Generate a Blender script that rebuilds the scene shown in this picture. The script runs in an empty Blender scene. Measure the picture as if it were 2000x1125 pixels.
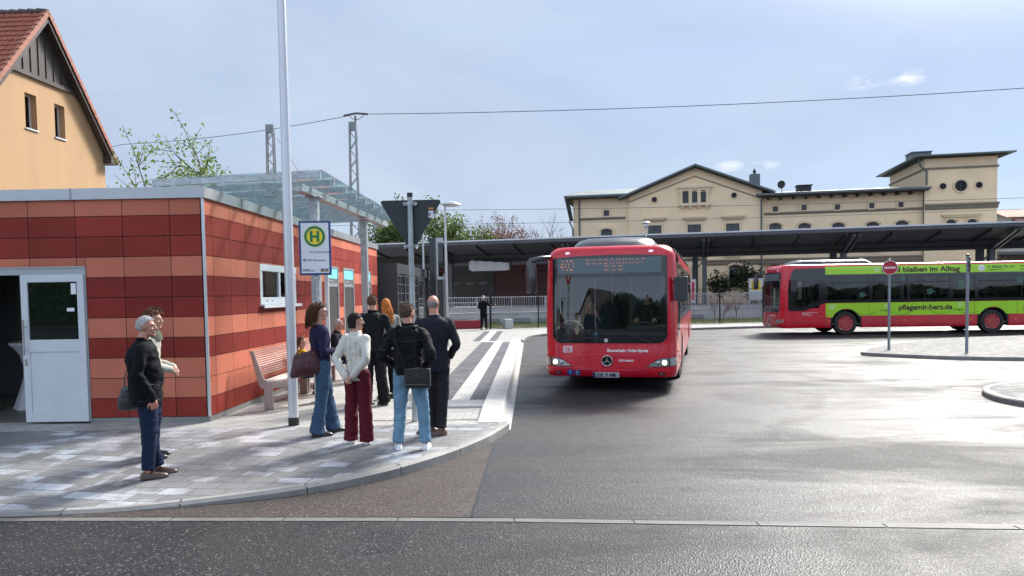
import bpy, math, random
from mathutils import Vector, Matrix, noise, Euler
R_ = math.radians
scene = bpy.context.scene
COL = scene.collection
# ---------------------------------------------------------------- camera
CZ = 1.93; FPX = 1400.0; PITCH = R_(2.5); ROLL = -0.016; PPY = 634.0
cam_d = bpy.data.cameras.new('camera'); cam = bpy.data.objects.new('camera', cam_d); COL.objects.link(cam)
scene.camera = cam
cam_d.sensor_width = 36.0; cam_d.lens = 36.0 * FPX / 2000.0
cam_d.shift_y = (PPY - 562.5) / 2000.0
cam_d.clip_start = 0.1; cam_d.clip_end = 3000
RC = Matrix.Rotation(math.pi / 2 - PITCH, 3, 'X') @ Matrix.Rotation(ROLL, 3, 'Z')
cam.matrix_world = Matrix.Translation((0, 0, CZ)) @ RC.to_4x4()
# ---------------------------------------------------------------- sky and sun
SUN_AZ = R_(37); SUN_EL = R_(41)
w = bpy.data.worlds.new('World'); scene.world = w; w.use_nodes = True
nt = w.node_tree; N = nt.nodes; L = nt.links
for n in list(N): N.remove(n)
wo = N.new('ShaderNodeOutputWorld'); bg = N.new('ShaderNodeBackground'); L.new(bg.outputs[0], wo.inputs[0])
sky = N.new('ShaderNodeTexSky'); sky.sky_type = 'NISHITA'; sky.sun_disc = False
sky.sun_elevation = SUN_EL; sky.sun_rotation = SUN_AZ
sky.air_density = 1.0; sky.dust_density = 0.15; sky.ozone_density = 1.6
tc = N.new('ShaderNodeTexCoord')
mp = N.new('ShaderNodeMapping'); mp.inputs['Scale'].default_value = (1.0, 1.0, 3.2)
L.new(tc.outputs['Generated'], mp.inputs[0])
n1 = N.new('ShaderNodeTexNoise'); n1.inputs['Scale'].default_value = 1.6; n1.inputs['Detail'].default_value = 7; n1.inputs['Roughness'].default_value = 0.5; n1.inputs['Distortion'].default_value = 0.5
L.new(mp.outputs[0], n1.inputs[0])
cr = N.new('ShaderNodeValToRGB'); cr.color_ramp.elements[0].position = 0.33; cr.color_ramp.elements[0].color = (.62, .62, .62, 1)
cr.color_ramp.elements[1].position = 0.66; cr.color_ramp.elements[1].color = (.97, .97, .97, 1)
L.new(n1.outputs[0], cr.inputs[0])
# the veil is thinner to the right of the view (azimuth) and near the horizon
sep = N.new('ShaderNodeSeparateXYZ'); L.new(tc.outputs['Generated'], sep.inputs[0])
mr = N.new('ShaderNodeMapRange'); mr.inputs[1].default_value = -0.15; mr.inputs[2].default_value = 0.75; mr.inputs[3].default_value = 1.05; mr.inputs[4].default_value = 0.72
L.new(sep.outputs[0], mr.inputs[0])
mm = N.new('ShaderNodeMath'); mm.operation = 'MULTIPLY'; mm.use_clamp = True; L.new(cr.outputs[0], mm.inputs[0]); L.new(mr.outputs[0], mm.inputs[1])
sc_ = N.new('ShaderNodeMix'); sc_.data_type = 'RGBA'; sc_.blend_type = 'MULTIPLY'; sc_.inputs[0].default_value = 1.0
L.new(sky.outputs[0], sc_.inputs[6]); sc_.inputs[7].default_value = (.085, .088, .095, 1)
mx = N.new('ShaderNodeMix'); mx.data_type = 'RGBA'
L.new(mm.outputs[0], mx.inputs[0]); L.new(sc_.outputs[2], mx.inputs[6]); 
n3 = N.new('ShaderNodeTexNoise'); n3.inputs['Scale'].default_value = 2.1; n3.inputs['Detail'].default_value = 8; n3.inputs['Roughness'].default_value = .55; n3.inputs['Distortion'].default_value = .8
mp3 = N.new('ShaderNodeMapping'); mp3.inputs['Scale'].default_value = (1.0, 1.0, 2.4); mp3.inputs['Location'].default_value = (3.1, 1.7, .4); L.new(tc.outputs['Generated'], mp3.inputs[0]); L.new(mp3.outputs[0], n3.inputs[0])
r3 = N.new('ShaderNodeValToRGB'); r3.color_ramp.elements[0].position = .36; r3.color_ramp.elements[0].color = (.378, .448, .570, 1); r3.color_ramp.elements[1].position = .64; r3.color_ramp.elements[1].color = (.450, .528, .645, 1)
L.new(n3.outputs[0], r3.inputs[0])
# veil brightened behind the viewer: unseen fill added to lift faces turned from the sun
bk = N.new('ShaderNodeMapRange'); bk.interpolation_type = 'SMOOTHSTEP'; bk.inputs[1].default_value = .10; bk.inputs[2].default_value = -.55; bk.inputs[3].default_value = 1.0; bk.inputs[4].default_value = 1.95; L.new(sep.outputs[1], bk.inputs[0])
bs_ = N.new('ShaderNodeVectorMath'); bs_.operation = 'SCALE'; L.new(r3.outputs[0], bs_.inputs[0]); L.new(bk.outputs[0], bs_.inputs[3]); L.new(bs_.outputs[0], mx.inputs[7])
# two small bright cloud wisps low on the right
n2 = N.new('ShaderNodeTexNoise'); n2.inputs['Scale'].default_value = 26; n2.inputs['Detail'].default_value = 6; n2.inputs['Roughness'].default_value = .6
mp2 = N.new('ShaderNodeMapping'); mp2.inputs['Scale'].default_value = (1, 1, 2.2); L.new(tc.outputs['Generated'], mp2.inputs[0]); L.new(mp2.outputs[0], n2.inputs[0])
acc = None
for (px, py, rad) in ((1770, 152, .030), (1690, 160, .026), (1495, 323, .022), (1425, 325, .022)):
    dv = (RC @ Vector(((px - 1000) / FPX, (PPY - py) / FPX, -1))).normalized()
    sb = N.new('ShaderNodeVectorMath'); sb.operation = 'SUBTRACT'; L.new(tc.outputs['Generated'], sb.inputs[0]); sb.inputs[1].default_value = dv
    sv = N.new('ShaderNodeVectorMath'); sv.operation = 'MULTIPLY'; L.new(sb.outputs[0], sv.inputs[0]); sv.inputs[1].default_value = (1, 1, 2.6)
    ln = N.new('ShaderNodeVectorMath'); ln.operation = 'LENGTH'; L.new(sv.outputs[0], ln.inputs[0])
    m_ = N.new('ShaderNodeMapRange'); m_.inputs[1].default_value = 0; m_.inputs[2].default_value = rad; m_.inputs[3].default_value = 1; m_.inputs[4].default_value = 0
    L.new(ln.outputs[1], m_.inputs[0])
    if acc is None: acc = m_
    else:
        ad = N.new('ShaderNodeMath'); ad.operation = 'ADD'; L.new(acc.outputs[0], ad.inputs[0]); L.new(m_.outputs[0], ad.inputs[1]); acc = ad
pm = N.new('ShaderNodeMapRange'); pm.inputs[1].default_value = .42; pm.inputs[2].default_value = .72; L.new(n2.outputs[0], pm.inputs[0])
pw = N.new('ShaderNodeMath'); pw.operation = 'MULTIPLY'; pw.use_clamp = True; L.new(pm.outputs[0], pw.inputs[0]); L.new(acc.outputs[0], pw.inputs[1])
mx2 = N.new('ShaderNodeMix'); mx2.data_type = 'RGBA'; L.new(pw.outputs[0], mx2.inputs[0]); L.new(mx.outputs[2], mx2.inputs[6]); mx2.inputs[7].default_value = (.95, .95, .98, 1)
# bright aureole of the sun behind thin cloud (outside the frame, up and right)
dn = N.new('ShaderNodeVectorMath'); dn.operation = 'DOT_PRODUCT'; L.new(tc.outputs['Generated'], dn.inputs[0])
dn.inputs[1].default_value = (math.sin(SUN_AZ) * math.cos(SUN_EL), math.cos(SUN_AZ) * math.cos(SUN_EL), math.sin(SUN_EL))
ac = N.new('ShaderNodeMath'); ac.operation = 'ARCCOSINE'; L.new(dn.outputs['Value'], ac.inputs[0])
dv_ = N.new('ShaderNodeMath'); dv_.operation = 'DIVIDE'; L.new(ac.outputs[0], dv_.inputs[0]); dv_.inputs[1].default_value = R_(9.5)
sq_ = N.new('ShaderNodeMath'); sq_.operation = 'POWER'; L.new(dv_.outputs[0], sq_.inputs[0]); sq_.inputs[1].default_value = 2.0
ng = N.new('ShaderNodeMath'); ng.operation = 'MULTIPLY'; L.new(sq_.outputs[0], ng.inputs[0]); ng.inputs[1].default_value = -1.0
ex_ = N.new('ShaderNodeMath'); ex_.operation = 'EXPONENT'; L.new(ng.outputs[0], ex_.inputs[0])
am = N.new('ShaderNodeMath'); am.operation = 'MULTIPLY'; L.new(ex_.outputs[0], am.inputs[0]); am.inputs[1].default_value = 60.0
au = N.new('ShaderNodeMix'); au.data_type = 'RGBA'; au.blend_type = 'ADD'; au.inputs[0].default_value = 1.0; L.new(mx2.outputs[2], au.inputs[6])
cm = N.new('ShaderNodeVectorMath'); cm.operation = 'SCALE'; cm.inputs[0].default_value = (1, .96, .90); L.new(am.outputs[0], cm.inputs[3]); L.new(cm.outputs[0], au.inputs[7])
L.new(au.outputs[2], bg.inputs[0]); bg.inputs[1].default_value = 1.0

sun_d = bpy.data.lights.new('sun', 'SUN'); sun_d.energy = 1.9; sun_d.angle = R_(5.0); sun_d.color = (1.0, .95, .87)
sun = bpy.data.objects.new('sun', sun_d); COL.objects.link(sun)
to_sun = Vector((math.sin(SUN_AZ) * math.cos(SUN_EL), math.cos(SUN_AZ) * math.cos(SUN_EL), math.sin(SUN_EL)))
sun.rotation_euler = to_sun.to_track_quat('Z', 'Y').to_euler(); sun.location = (20, 30, 60)
scene.view_settings.view_transform = 'Standard'; scene.view_settings.look = 'None'
scene.view_settings.exposure = 0.5; scene.view_settings.gamma = 1.0
scene.render.engine = 'CYCLES'
scene.cycles.max_bounces = 6; scene.cycles.transparent_max_bounces = 12; scene.cycles.caustics_reflective = False; scene.cycles.caustics_refractive = False
try: scene.cycles.use_denoising = True
except Exception: pass

# ---------------------------------------------------------------- helpers
def ray(px, py): return RC @ Vector(((px - 1000) / FPX, (PPY - py) / FPX, -1))
def G(px, py, z=0.0):
    d = ray(px, py); t = (z - CZ) / d.z; return Vector((d.x * t, d.y * t, z))
def atY(px, py, Y):
    d = ray(px, py); t = Y / d.y; return Vector((d.x * t, Y, CZ + d.z * t))
class Frame:                       # a vertical plane through p0 along u: pixel -> (s, z) on it
    def __init__(s, p0, u):
        s.p0 = Vector(p0[:2]); s.u = Vector(u[:2]).normalized(); s.ang = math.atan2(s.u.y, s.u.x)
        s.n = Vector((-s.u.y, s.u.x))
    def __call__(s, px, py, off=0.0):
        d = ray(px, py); t = (s.n.dot(s.p0) + off) / s.n.dot(Vector((d.x, d.y)))
        q = Vector((d.x, d.y)) * t - s.p0
        return q.dot(s.u), CZ + d.z * t

MATS = {}
def mat(name, color, rough=.6, metal=0.0, var=0.0, vscale=3.0, bump=0.0, bscale=40.0, spec=.5, emit=None, estr=1.0, coat=0.0, stretch=None, var2=0.0):
    if name in MATS: return MATS[name]
    m = bpy.data.materials.new(name); m.use_nodes = True
    n = m.node_tree.nodes; l = m.node_tree.links; p = n['Principled BSDF']
    p.inputs['Base Color'].default_value = (*color, 1); p.inputs['Roughness'].default_value = rough
    p.inputs['Metallic'].default_value = metal; p.inputs['Specular IOR Level'].default_value = spec
    if coat: p.inputs['Coat Weight'].default_value = coat; p.inputs['Coat Roughness'].default_value = .08
    if emit: p.inputs['Emission Color'].default_value = (*emit, 1); p.inputs['Emission Strength'].default_value = estr
    t = n.new('ShaderNodeTexCoord'); src = t.outputs['Object']
    if stretch:
        mpn = n.new('ShaderNodeMapping'); mpn.inputs['Scale'].default_value = stretch; l.new(src, mpn.inputs[0]); src = mpn.outputs[0]
    if var:
        a = n.new('ShaderNodeTexNoise'); a.inputs['Scale'].default_value = vscale; a.inputs['Detail'].default_value = 6; a.inputs['Roughness'].default_value = .6
        l.new(src, a.inputs[0])
        mrn = n.new('ShaderNodeMapRange'); mrn.inputs[1].default_value = .3; mrn.inputs[2].default_value = .7; mrn.inputs[3].default_value = 1 - var; mrn.inputs[4].default_value = 1 + var
        l.new(a.outputs[0], mrn.inputs[0])
        h = n.new('ShaderNodeHueSaturation'); h.inputs['Color'].default_value = (*color, 1); l.new(mrn.outputs[0], h.inputs['Value'])
        l.new(h.outputs[0], p.inputs['Base Color'])
        mr2 = n.new('ShaderNodeMapRange'); mr2.inputs[3].default_value = max(0, rough - .12 * (var > 0)); mr2.inputs[4].default_value = min(1, rough + .12)
        l.new(a.outputs[0], mr2.inputs[0]); l.new(mr2.outputs[0], p.inputs['Roughness'])
    if bump:
        b = n.new('ShaderNodeTexNoise'); b.inputs['Scale'].default_value = bscale; b.inputs['Detail'].default_value = 4
        l.new(src, b.inputs[0])
        bp = n.new('ShaderNodeBump'); bp.inputs['Strength'].default_value = bump; bp.inputs['Distance'].default_value = .02
        l.new(b.outputs[0], bp.inputs['Height']); l.new(bp.outputs[0], p.inputs['Normal'])
    MATS[name] = m; return m

def glass(name, tint=(.5, .6, .6), alpha=.35, rough=.02, ior=1.5, refl=1.25):
    """thin glass: transparent tint + fresnel gloss"""
    if name in MATS: return MATS[name]
    m = bpy.data.materials.new(name); m.use_nodes = True
    n = m.node_tree.nodes; l = m.node_tree.links
    for x in list(n): n.remove(x)
    o = n.new('ShaderNodeOutputMaterial'); mixs = n.new('ShaderNodeMixShader'); tr = n.new('ShaderNodeBsdfTransparent'); gl = n.new('ShaderNodeBsdfGlossy')
    tr.inputs[0].default_value = (*[c * alpha for c in tint], 1); gl.inputs[0].default_value = (.95, .97, 1, 1); gl.inputs[1].default_value = rough
    lw = n.new('ShaderNodeLayerWeight'); lw.inputs[0].default_value = .5
    pw_ = n.new('ShaderNodeMath'); pw_.operation = 'POWER'; pw_.inputs[1].default_value = 4.6; l.new(lw.outputs['Facing'], pw_.inputs[0])
    fr = n.new('ShaderNodeMapRange'); fr.inputs[3].default_value = ((ior - 1) / (ior + 1)) ** 2 * refl; fr.inputs[4].default_value = 1.0; l.new(pw_.outputs[0], fr.inputs[0])
    l.new(fr.outputs[0], mixs.inputs[0]); l.new(tr.outputs[0], mixs.inputs[1]); l.new(gl.outputs[0], mixs.inputs[2]); l.new(mixs.outputs[0], o.inputs[0])
    MATS[name] = m; return m

class MB:
    def __init__(s): s.v = []; s.f = []; s.mi = []; s.cur = 0
    def add(s, vs, fs):
        b = len(s.v); s.v += [tuple(v) for v in vs]; s.f += [tuple(b + i for i in f) for f in fs]; s.mi += [s.cur] * len(fs); return s
    def box(s, x0, x1, y0, y1, z0, z1):
        x0, x1 = min(x0, x1), max(x0, x1); y0, y1 = min(y0, y1), max(y0, y1); z0, z1 = min(z0, z1), max(z0, z1)
        return s.add([(x0,y0,z0),(x1,y0,z0),(x1,y1,z0),(x0,y1,z0),(x0,y0,z1),(x1,y0,z1),(x1,y1,z1),(x0,y1,z1)],
            [(0,3,2,1),(4,5,6,7),(0,1,5,4),(1,2,6,5),(2,3,7,6),(3,0,4,7)])
    def quad(s, a, b, c, d): return s.add([a, b, c, d], [(0, 1, 2, 3)])
    def poly(s, pts): return s.add(pts, [tuple(range(len(pts)))])
    def prism(s, pts, d):             # pts: 3D polygon; extruded by vector d
        n = len(pts); d = Vector(d); a = [Vector(p) for p in pts]
        s.add([*a, *[p + d for p in a]], [tuple(range(n - 1, -1, -1)), tuple(range(n, 2 * n))] + [(i, (i + 1) % n, n + (i + 1) % n, n + i) for i in range(n)])
        return s
    def beam(s, p, q, w, h=None, up=(0, 0, 1)):
        h = h or w; p = Vector(p); q = Vector(q); d = (q - p).normalized(); up = Vector(up)
        if abs(d.dot(up)) > .99: up = Vector((0, 1, 0))
        x = d.cross(up).normalized() * w / 2; y = x.cross(d).normalized() * h / 2
        return s.add([p-x-y, p+x-y, p+x+y, p-x+y, q-x-y, q+x-y, q+x+y, q-x+y], [(0,1,2,3),(7,6,5,4),(0,4,5,1),(1,5,6,2),(2,6,7,3),(3,7,4,0)])
    def tube(s, pts, r, n=8, cap=True):
        pts = [Vector(p) for p in pts]; m = len(pts); rs = r if isinstance(r, (list, tuple)) else [r] * m
        vs = []; fs = []; prev = None
        for i, p in enumerate(pts):
            t = ((pts[min(i + 1, m - 1)] - pts[max(i - 1, 0)])).normalized()
            if prev is None:
                a = Vector((0, 0, 1)) if abs(t.z) < .9 else Vector((1, 0, 0)); x = t.cross(a).normalized()
            else: x = (prev - t * prev.dot(t)).normalized()
            prev = x; y = t.cross(x)
            rr = rs[i]; rx, ry = rr if isinstance(rr, (tuple, list)) else (rr, rr)
            for k in range(n):
                a = 2 * math.pi * k / n; vs.append(p + x * math.cos(a) * rx + y * math.sin(a) * ry)
        for i in range(m - 1):
            for k in range(n): fs.append((i*n+k, i*n+(k+1)%n, (i+1)*n+(k+1)%n, (i+1)*n+k))
        if cap: fs.append(tuple(range(n - 1, -1, -1))); fs.append(tuple((m-1)*n + k for k in range(n)))
        return s.add(vs, fs)
    def rings(s, rings_, closed=True, cap=True):       # rings: lists of equal length of points
        n = len(rings_[0]); vs = [p for r in rings_ for p in r]; fs = []
        for i in range(len(rings_) - 1):
            for k in range(n if closed else n - 1): fs.append((i*n+k, i*n+(k+1)%n, (i+1)*n+(k+1)%n, (i+1)*n+k))
        if cap: fs.append(tuple(range(n - 1, -1, -1))); fs.append(tuple((len(rings_)-1)*n + k for k in range(n)))
        return s.add(vs, fs)
    def lathe(s, c, prof, n=16, axis='z', cap=True):             # prof: (r, h)
        c = Vector(c); rr = []
        for r, h in prof:
            ring = []
            for k in range(n):
                a = 2 * math.pi * k / n; u, v = r * math.cos(a), r * math.sin(a)
                ring.append(c + (Vector((u, v, h)) if axis == 'z' else Vector((h, u, v)) if axis == 'x' else Vector((v, h, u))))
            rr.append(ring)
        return s.rings(rr, cap=cap)
    def ball(s, c, r, n=10, m=7, rot=None):
        c = Vector(c); r = Vector(r) if hasattr(r, '__len__') else Vector((r, r, r)); rr = []
        for j in range(m + 1):
            t = math.pi * j / m; t = min(max(t, .02), math.pi - .02)
            ring = []
            for k in range(n):
                a = 2 * math.pi * k / n; q = Vector((r.x*math.sin(t)*math.cos(a), r.y*math.sin(t)*math.sin(a), -r.z*math.cos(t)))
                if rot: q = rot @ q
                ring.append(c + q)
            rr.append(ring)
        return s.rings(rr)
    def xf(s, M, start=0):
        for i in range(start, len(s.v)): s.v[i] = tuple(M @ Vector(s.v[i]))
        return s
    def mesh(s, name, mats, smooth=None):
        me = bpy.data.meshes.new(name); me.from_pydata(s.v, [], s.f); me.update()
        for m in (mats if isinstance(mats, (list, tuple)) else [mats]): me.materials.append(m)
        if any(s.mi): me.polygons.foreach_set('material_index', s.mi)
        if smooth is not None:
            me.polygons.foreach_set('use_smooth', [True] * len(me.polygons))
            if smooth < 179:
                me.set_sharp_from_angle(angle=R_(smooth))
        return me
    def build(s, name, mats, parent=None, smooth=None, bevel=0, loc=None, label=None):
        o = bpy.data.objects.new(name, s.mesh(name, mats, smooth)); COL.objects.link(o)
        if parent: o.parent = parent
        if loc is not None: o.location = loc
        if label: o['label'] = label
        if bevel:
            b = o.modifiers.new('bevel', 'BEVEL'); b.width = bevel; b.segments = 2; b.limit_method = 'ANGLE'; b.angle_limit = R_(35)
        return o

def tag(o, label, cat, group=None, kind=None):
    if label: o['label'] = label
    if cat: o['category'] = cat
    if group: o['group'] = group
    if kind: o['kind'] = kind
    return o
def thing(name, label, cat, loc=(0, 0, 0), rz=0.0, group=None):
    o = bpy.data.objects.new(name, None); COL.objects.link(o); o.empty_display_size = .2
    o.location = loc; o.rotation_euler = (0, 0, rz); return tag(o, label, cat, group)
def struct(name, mb, m, **k):
    o = mb.build(name, m, **k); o['kind'] = 'structure'; return o
def copy_tree(o, parent=None):
    c = o.copy(); COL.objects.link(c)
    if parent is not None: c.parent = parent
    for ch in list(o.children): copy_tree(ch, c)
    return c
def disc(c, r, n=24, axis='y', th=.004):
    return MB().lathe(c, [(r, 0), (r, th)], n, axis)
def text(name, s, size, m, parent, loc, rot=(math.pi/2, 0, 0), ext=.002, align='LEFT', bold=0.0, sx=1.0, shear=0.0, valign='BOTTOM_BASELINE', label=None, space=1.0):
    cu = bpy.data.curves.new('t', 'FONT'); cu.body = s; cu.size = size; cu.extrude = ext; cu.align_x = align; cu.offset = bold; cu.shear = shear; cu.resolution_u = 3; cu.space_character = space
    o = bpy.data.objects.new('t', cu); COL.objects.link(o)
    dg = bpy.context.evaluated_depsgraph_get(); me = bpy.data.meshes.new_from_object(o.evaluated_get(dg)); bpy.data.objects.remove(o)
    for v in me.vertices: v.co.x *= sx
    me.materials.clear(); me.materials.append(m)
    q = bpy.data.objects.new(name, me); COL.objects.link(q); q.parent = parent; q.location = loc; q.rotation_euler = rot
    if label: q['label'] = label
    return q
# ================================================================= GROUND
def ground_mat(name, kind):
    m = bpy.data.materials.new(name); m.use_nodes = True; n = m.node_tree.nodes; l = m.node_tree.links; p = n['Principled BSDF']
    g = n.new('ShaderNodeNewGeometry'); P_ = g.outputs['Position']
    def noi(sc, det=5, ro=.6, src=None, dist=0):
        a = n.new('ShaderNodeTexNoise'); a.inputs['Scale'].default_value = sc; a.inputs['Detail'].default_value = det; a.inputs['Roughness'].default_value = ro; a.inputs['Distortion'].default_value = dist
        l.new(src or P_, a.inputs[0]); return a.outputs[0]
    def ramp(src, a, b, lo=0., hi=1.):
        r = n.new('ShaderNodeMapRange'); r.inputs[1].default_value = a; r.inputs[2].default_value = b; r.inputs[3].default_value = lo; r.inputs[4].default_value = hi; l.new(src, r.inputs[0]); return r.outputs[0]
    def math_(op, a, b):
        r = n.new('ShaderNodeMath'); r.operation = op
        for i, x in enumerate((a, b)):
            if isinstance(x, (int, float)): r.inputs[i].default_value = x
            else: l.new(x, r.inputs[i])
        return r.outputs[0]
    def mixc(f, a, b):
        r = n.new('ShaderNodeMix'); r.data_type = 'RGBA'; 
        if isinstance(f, (int, float)): r.inputs[0].default_value = f
        else: l.new(f, r.inputs[0])
        for i, x in ((6, a), (7, b)):
            if isinstance(x, tuple): r.inputs[i].default_value = (*x, 1)
            else: l.new(x, r.inputs[i])
        return r.outputs[2]
    def bump(h, st, dist, nrm=None):
        b = n.new('ShaderNodeBump'); b.inputs['Strength'].default_value = st; b.inputs['Distance'].default_value = dist; l.new(h, b.inputs['Height'])
        if nrm: l.new(nrm, b.inputs['Normal'])
        return b.outputs[0]
    if kind == 'asphalt':
        dark = {'road': (.020, .0205, .022), 'plaza': (.028, .028, .030), 'patch': (.056, .044, .038)}[name]
        vo = n.new('ShaderNodeTexVoronoi'); vo.inputs['Scale'].default_value = 72; l.new(P_, vo.inputs[0])
        vc = n.new('ShaderNodeSeparateColor'); l.new(vo.outputs['Color'], vc.inputs[0])
        c = mixc(ramp(vc.outputs[0], 0, 1, 0, 1), tuple(x * .5 for x in dark), tuple(x * 1.8 for x in dark))
        # pale chippings in the surface
        c = mixc(ramp(vc.outputs[1], .94, .97, 0, .4), c, (.30, .29, .27))
        wet = noi(.38, 7, .62, None, 1.6)           # drying patches
        mpn = n.new('ShaderNodeMapping'); mpn.inputs['Rotation'].default_value = (0, 0, .42); mpn.inputs['Scale'].default_value = (.22, 1.15, 1); l.new(P_, mpn.inputs[0])
        tr = noi(.75, 6, .6, mpn.outputs[0], 1.0)   # sweeping tyre bands
        dryf = ramp(math_('ADD', math_('MULTIPLY', wet, .45), math_('MULTIPLY', tr, .55)), .43, .58)
        wetf = math_('SUBTRACT', 1.0, dryf)
        c = mixc(wetf, mixc(.45, c, (.022, .022, .021)), c)
        oil = ramp(noi(1.6, 4, .5, None, .4), .70, .76)
        c = mixc(math_('MULTIPLY', oil, .5), c, (.012, .012, .013))
        l.new(c, p.inputs['Base Color'])
        l.new(ramp(wetf, 0, 1, .70, .42), p.inputs['Roughness'])
        p.inputs['Specular IOR Level'].default_value = .26
        h = bump(vo.outputs['Distance'], .55, .008)
        h = bump(noi(28, 4, .6), .22, .01, h)
        h = bump(noi(.7, 3, .5), .25, .03, h)
        l.new(h, p.inputs['Normal'])
    elif kind in ('slab', 'paver', 'darkpaver', 'isle'):
        prm = {'slab': (.34, .205, (.19, .19, .19), (.31, .31, .312)), 'paver': (.21, .105, (.33, .32, .305), (.43, .42, .40)),
               'darkpaver': (.2, .1, (.085, .088, .10), (.15, .155, .17)), 'isle': (.21, .105, (.13, .128, .125), (.24, .237, .23))}[kind]
        mpn = n.new('ShaderNodeMapping'); mpn.inputs['Rotation'].default_value = (0, 0, {'slab': .17, 'paver': .03, 'darkpaver': .03, 'isle': -.3}[kind]); l.new(P_, mpn.inputs[0])
        bt = n.new('ShaderNodeTexBrick'); bt.inputs['Scale'].default_value = 1.0; bt.inputs['Brick Width'].default_value = prm[0]; bt.inputs['Row Height'].default_value = prm[1]
        bt.inputs['Mortar Size'].default_value = .006 if kind == 'slab' else .004; bt.inputs['Mortar Smooth'].default_value = .3; bt.inputs['Bias'].default_value = 0
        bt.inputs['Color1'].default_value = (0, 0, 0, 1); bt.inputs['Color2'].default_value = (1, 1, 1, 1); bt.inputs['Mortar'].default_value = (.5, .5, .5, 1)
        l.new(mpn.outputs[0], bt.inputs[0])
        sc = n.new('ShaderNodeSeparateColor'); l.new(bt.outputs['Color'], sc.inputs[0]); rnd = sc.outputs[0]
        c = mixc(rnd, prm[2], prm[3])
        c = mixc(ramp(noi(180, 3, .7), .35, .65, 0, .28), c, tuple(x * .45 for x in prm[2]))
        c = mixc(ramp(noi(2.2, 6, .65), .45, .75, 0, .35), c, tuple(x * .6 for x in prm[2]))
        if kind == 'slab':      # damp slabs, and puddly films with pale sheen painted in: per slab plus soft patches
            damp = ramp(math_('ADD', math_('MULTIPLY', rnd, .34), math_('MULTIPLY', noi(1.1, 6, .6, None, .8), .9)), .50, .68)
            c = mixc(damp, c, mixc(.45, c, (.05, .05, .055)))
            film_sheen = ramp(math_('ADD', math_('MULTIPLY', rnd, .26), math_('MULTIPLY', noi(1.3, 5, .6, None, .6), .95)), .60, .74)
            l.new(ramp(film_sheen, 0, 1, .60, .20), p.inputs['Roughness'])
            c = mixc(film_sheen, c, mixc(.7, c, (.56, .59, .64)))
        else:
            l.new(ramp(noi(3, 4), .3, .7, .6, .85), p.inputs['Roughness']); p.inputs['Specular IOR Level'].default_value = .18
        c = mixc(bt.outputs['Fac'], c, tuple(x * .30 for x in prm[2]))
        l.new(c, p.inputs['Base Color'])
        inv = math_('SUBTRACT', 1.0, bt.outputs['Fac'])
        h = bump(inv, .6, .006); h = bump(noi(160, 3), .25, .003, h); h = bump(rnd, .15, .004, h)
        l.new(h, p.inputs['Normal'])
    elif kind == 'concrete':
        k_ = .40 if name == 'gutter' else .85; c = mixc(ramp(noi(1.7, 6, .65), .35, .7), tuple(k_ * v for v in (.24, .23, .215)), tuple(k_ * v for v in (.38, .37, .355)))
        c = mixc(ramp(noi(90, 3, .7), .4, .7, 0, .35), c, (.12, .12, .115))
        l.new(c, p.inputs['Base Color']); p.inputs['Roughness'].default_value = .7
        l.new(bump(noi(120, 4), .3, .004), p.inputs['Normal'])
    elif kind == 'white':
        c = mixc(ramp(noi(3.5, 6, .65), .4, .7), (.37, .366, .355), (.50, .495, .48))
        c = mixc(ramp(noi(26, 4, .7), .55, .75, 0, .5), c, (.28, .265, .245))
        l.new(c, p.inputs['Base Color']); p.inputs['Roughness'].default_value = .65; p.inputs['Specular IOR Level'].default_value = .25
        l.new(bump(noi(120, 4), .25, .003), p.inputs['Normal'])
    elif kind == 'earth':
        c = mixc(ramp(noi(.6, 6, .65), .35, .7), (.07, .065, .05), (.13, .12, .09))
        l.new(c, p.inputs['Base Color']); p.inputs['Roughness'].default_value = .95
        l.new(bump(noi(20, 4), .6, .03), p.inputs['Normal'])
    MATS[name] = m; return m
M_road = ground_mat('road', 'asphalt'); M_plaza = ground_mat('plaza', 'asphalt'); M_patch = ground_mat('patch', 'asphalt')
M_slab = ground_mat('slab', 'slab'); M_paver = ground_mat('paver', 'paver'); M_dpaver = ground_mat('dpaver', 'darkpaver'); M_isle = ground_mat('isle', 'isle')
M_kerb = ground_mat('kerb', 'concrete'); M_white = ground_mat('whitekerb', 'white'); M_earth = ground_mat('earth', 'earth')

struct('ground', MB().quad((-600, -250, -.012), (600, -250, -.012), (600, 1500, -.012), (-600, 1500, -.012)), M_earth)
# asphalt: foreground street, bus square beyond the gutter strip, browner patch by the kerb
SEAM = [(-40, 6.10), (-4.6, 6.27), (-.38, 6.05), (4.04, 5.62), (40, 3.4)]
def seam_y(x):
    for (a, b), (c, d) in zip(SEAM, SEAM[1:]):
        if x <= c: return b + (d - b) * (x - a) / (c - a)
    return SEAM[-1][1]
street = MB()
pts = [(x, seam_y(x), 0.0) for x in (-40, -4.6, -.38, 4.04, 40)]
street.poly([(-40, -30, 0), (40, -30, 0)] + pts[::-1]); struct('road', street, M_road)
sq = MB(); sq.poly([(-.38, 6.05, 0), (4.04, 5.62, 0), (40, 3.4, 0), (70, 3.4, 0), (70, 48, 0), (-3, 48, 0), (-3, 9.05, 0), (-.253, 9.05, 0)])
struct('bus_square_road', sq, M_plaza)
pa = MB(); pa.poly([(-40, 6.1, 0.0), (-4.6, 6.27, 0.0), (-.38, 6.05, 0.0), (-.253, 9.05, 0.0), (-3, 9.05, 0), (-40, 9.05, 0)]); struct('asphalt_patch', pa, M_patch)
g = MB()       # flush concrete gutter strip, cut in 1 m stones, and tar joint along it
x = -12.0
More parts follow.
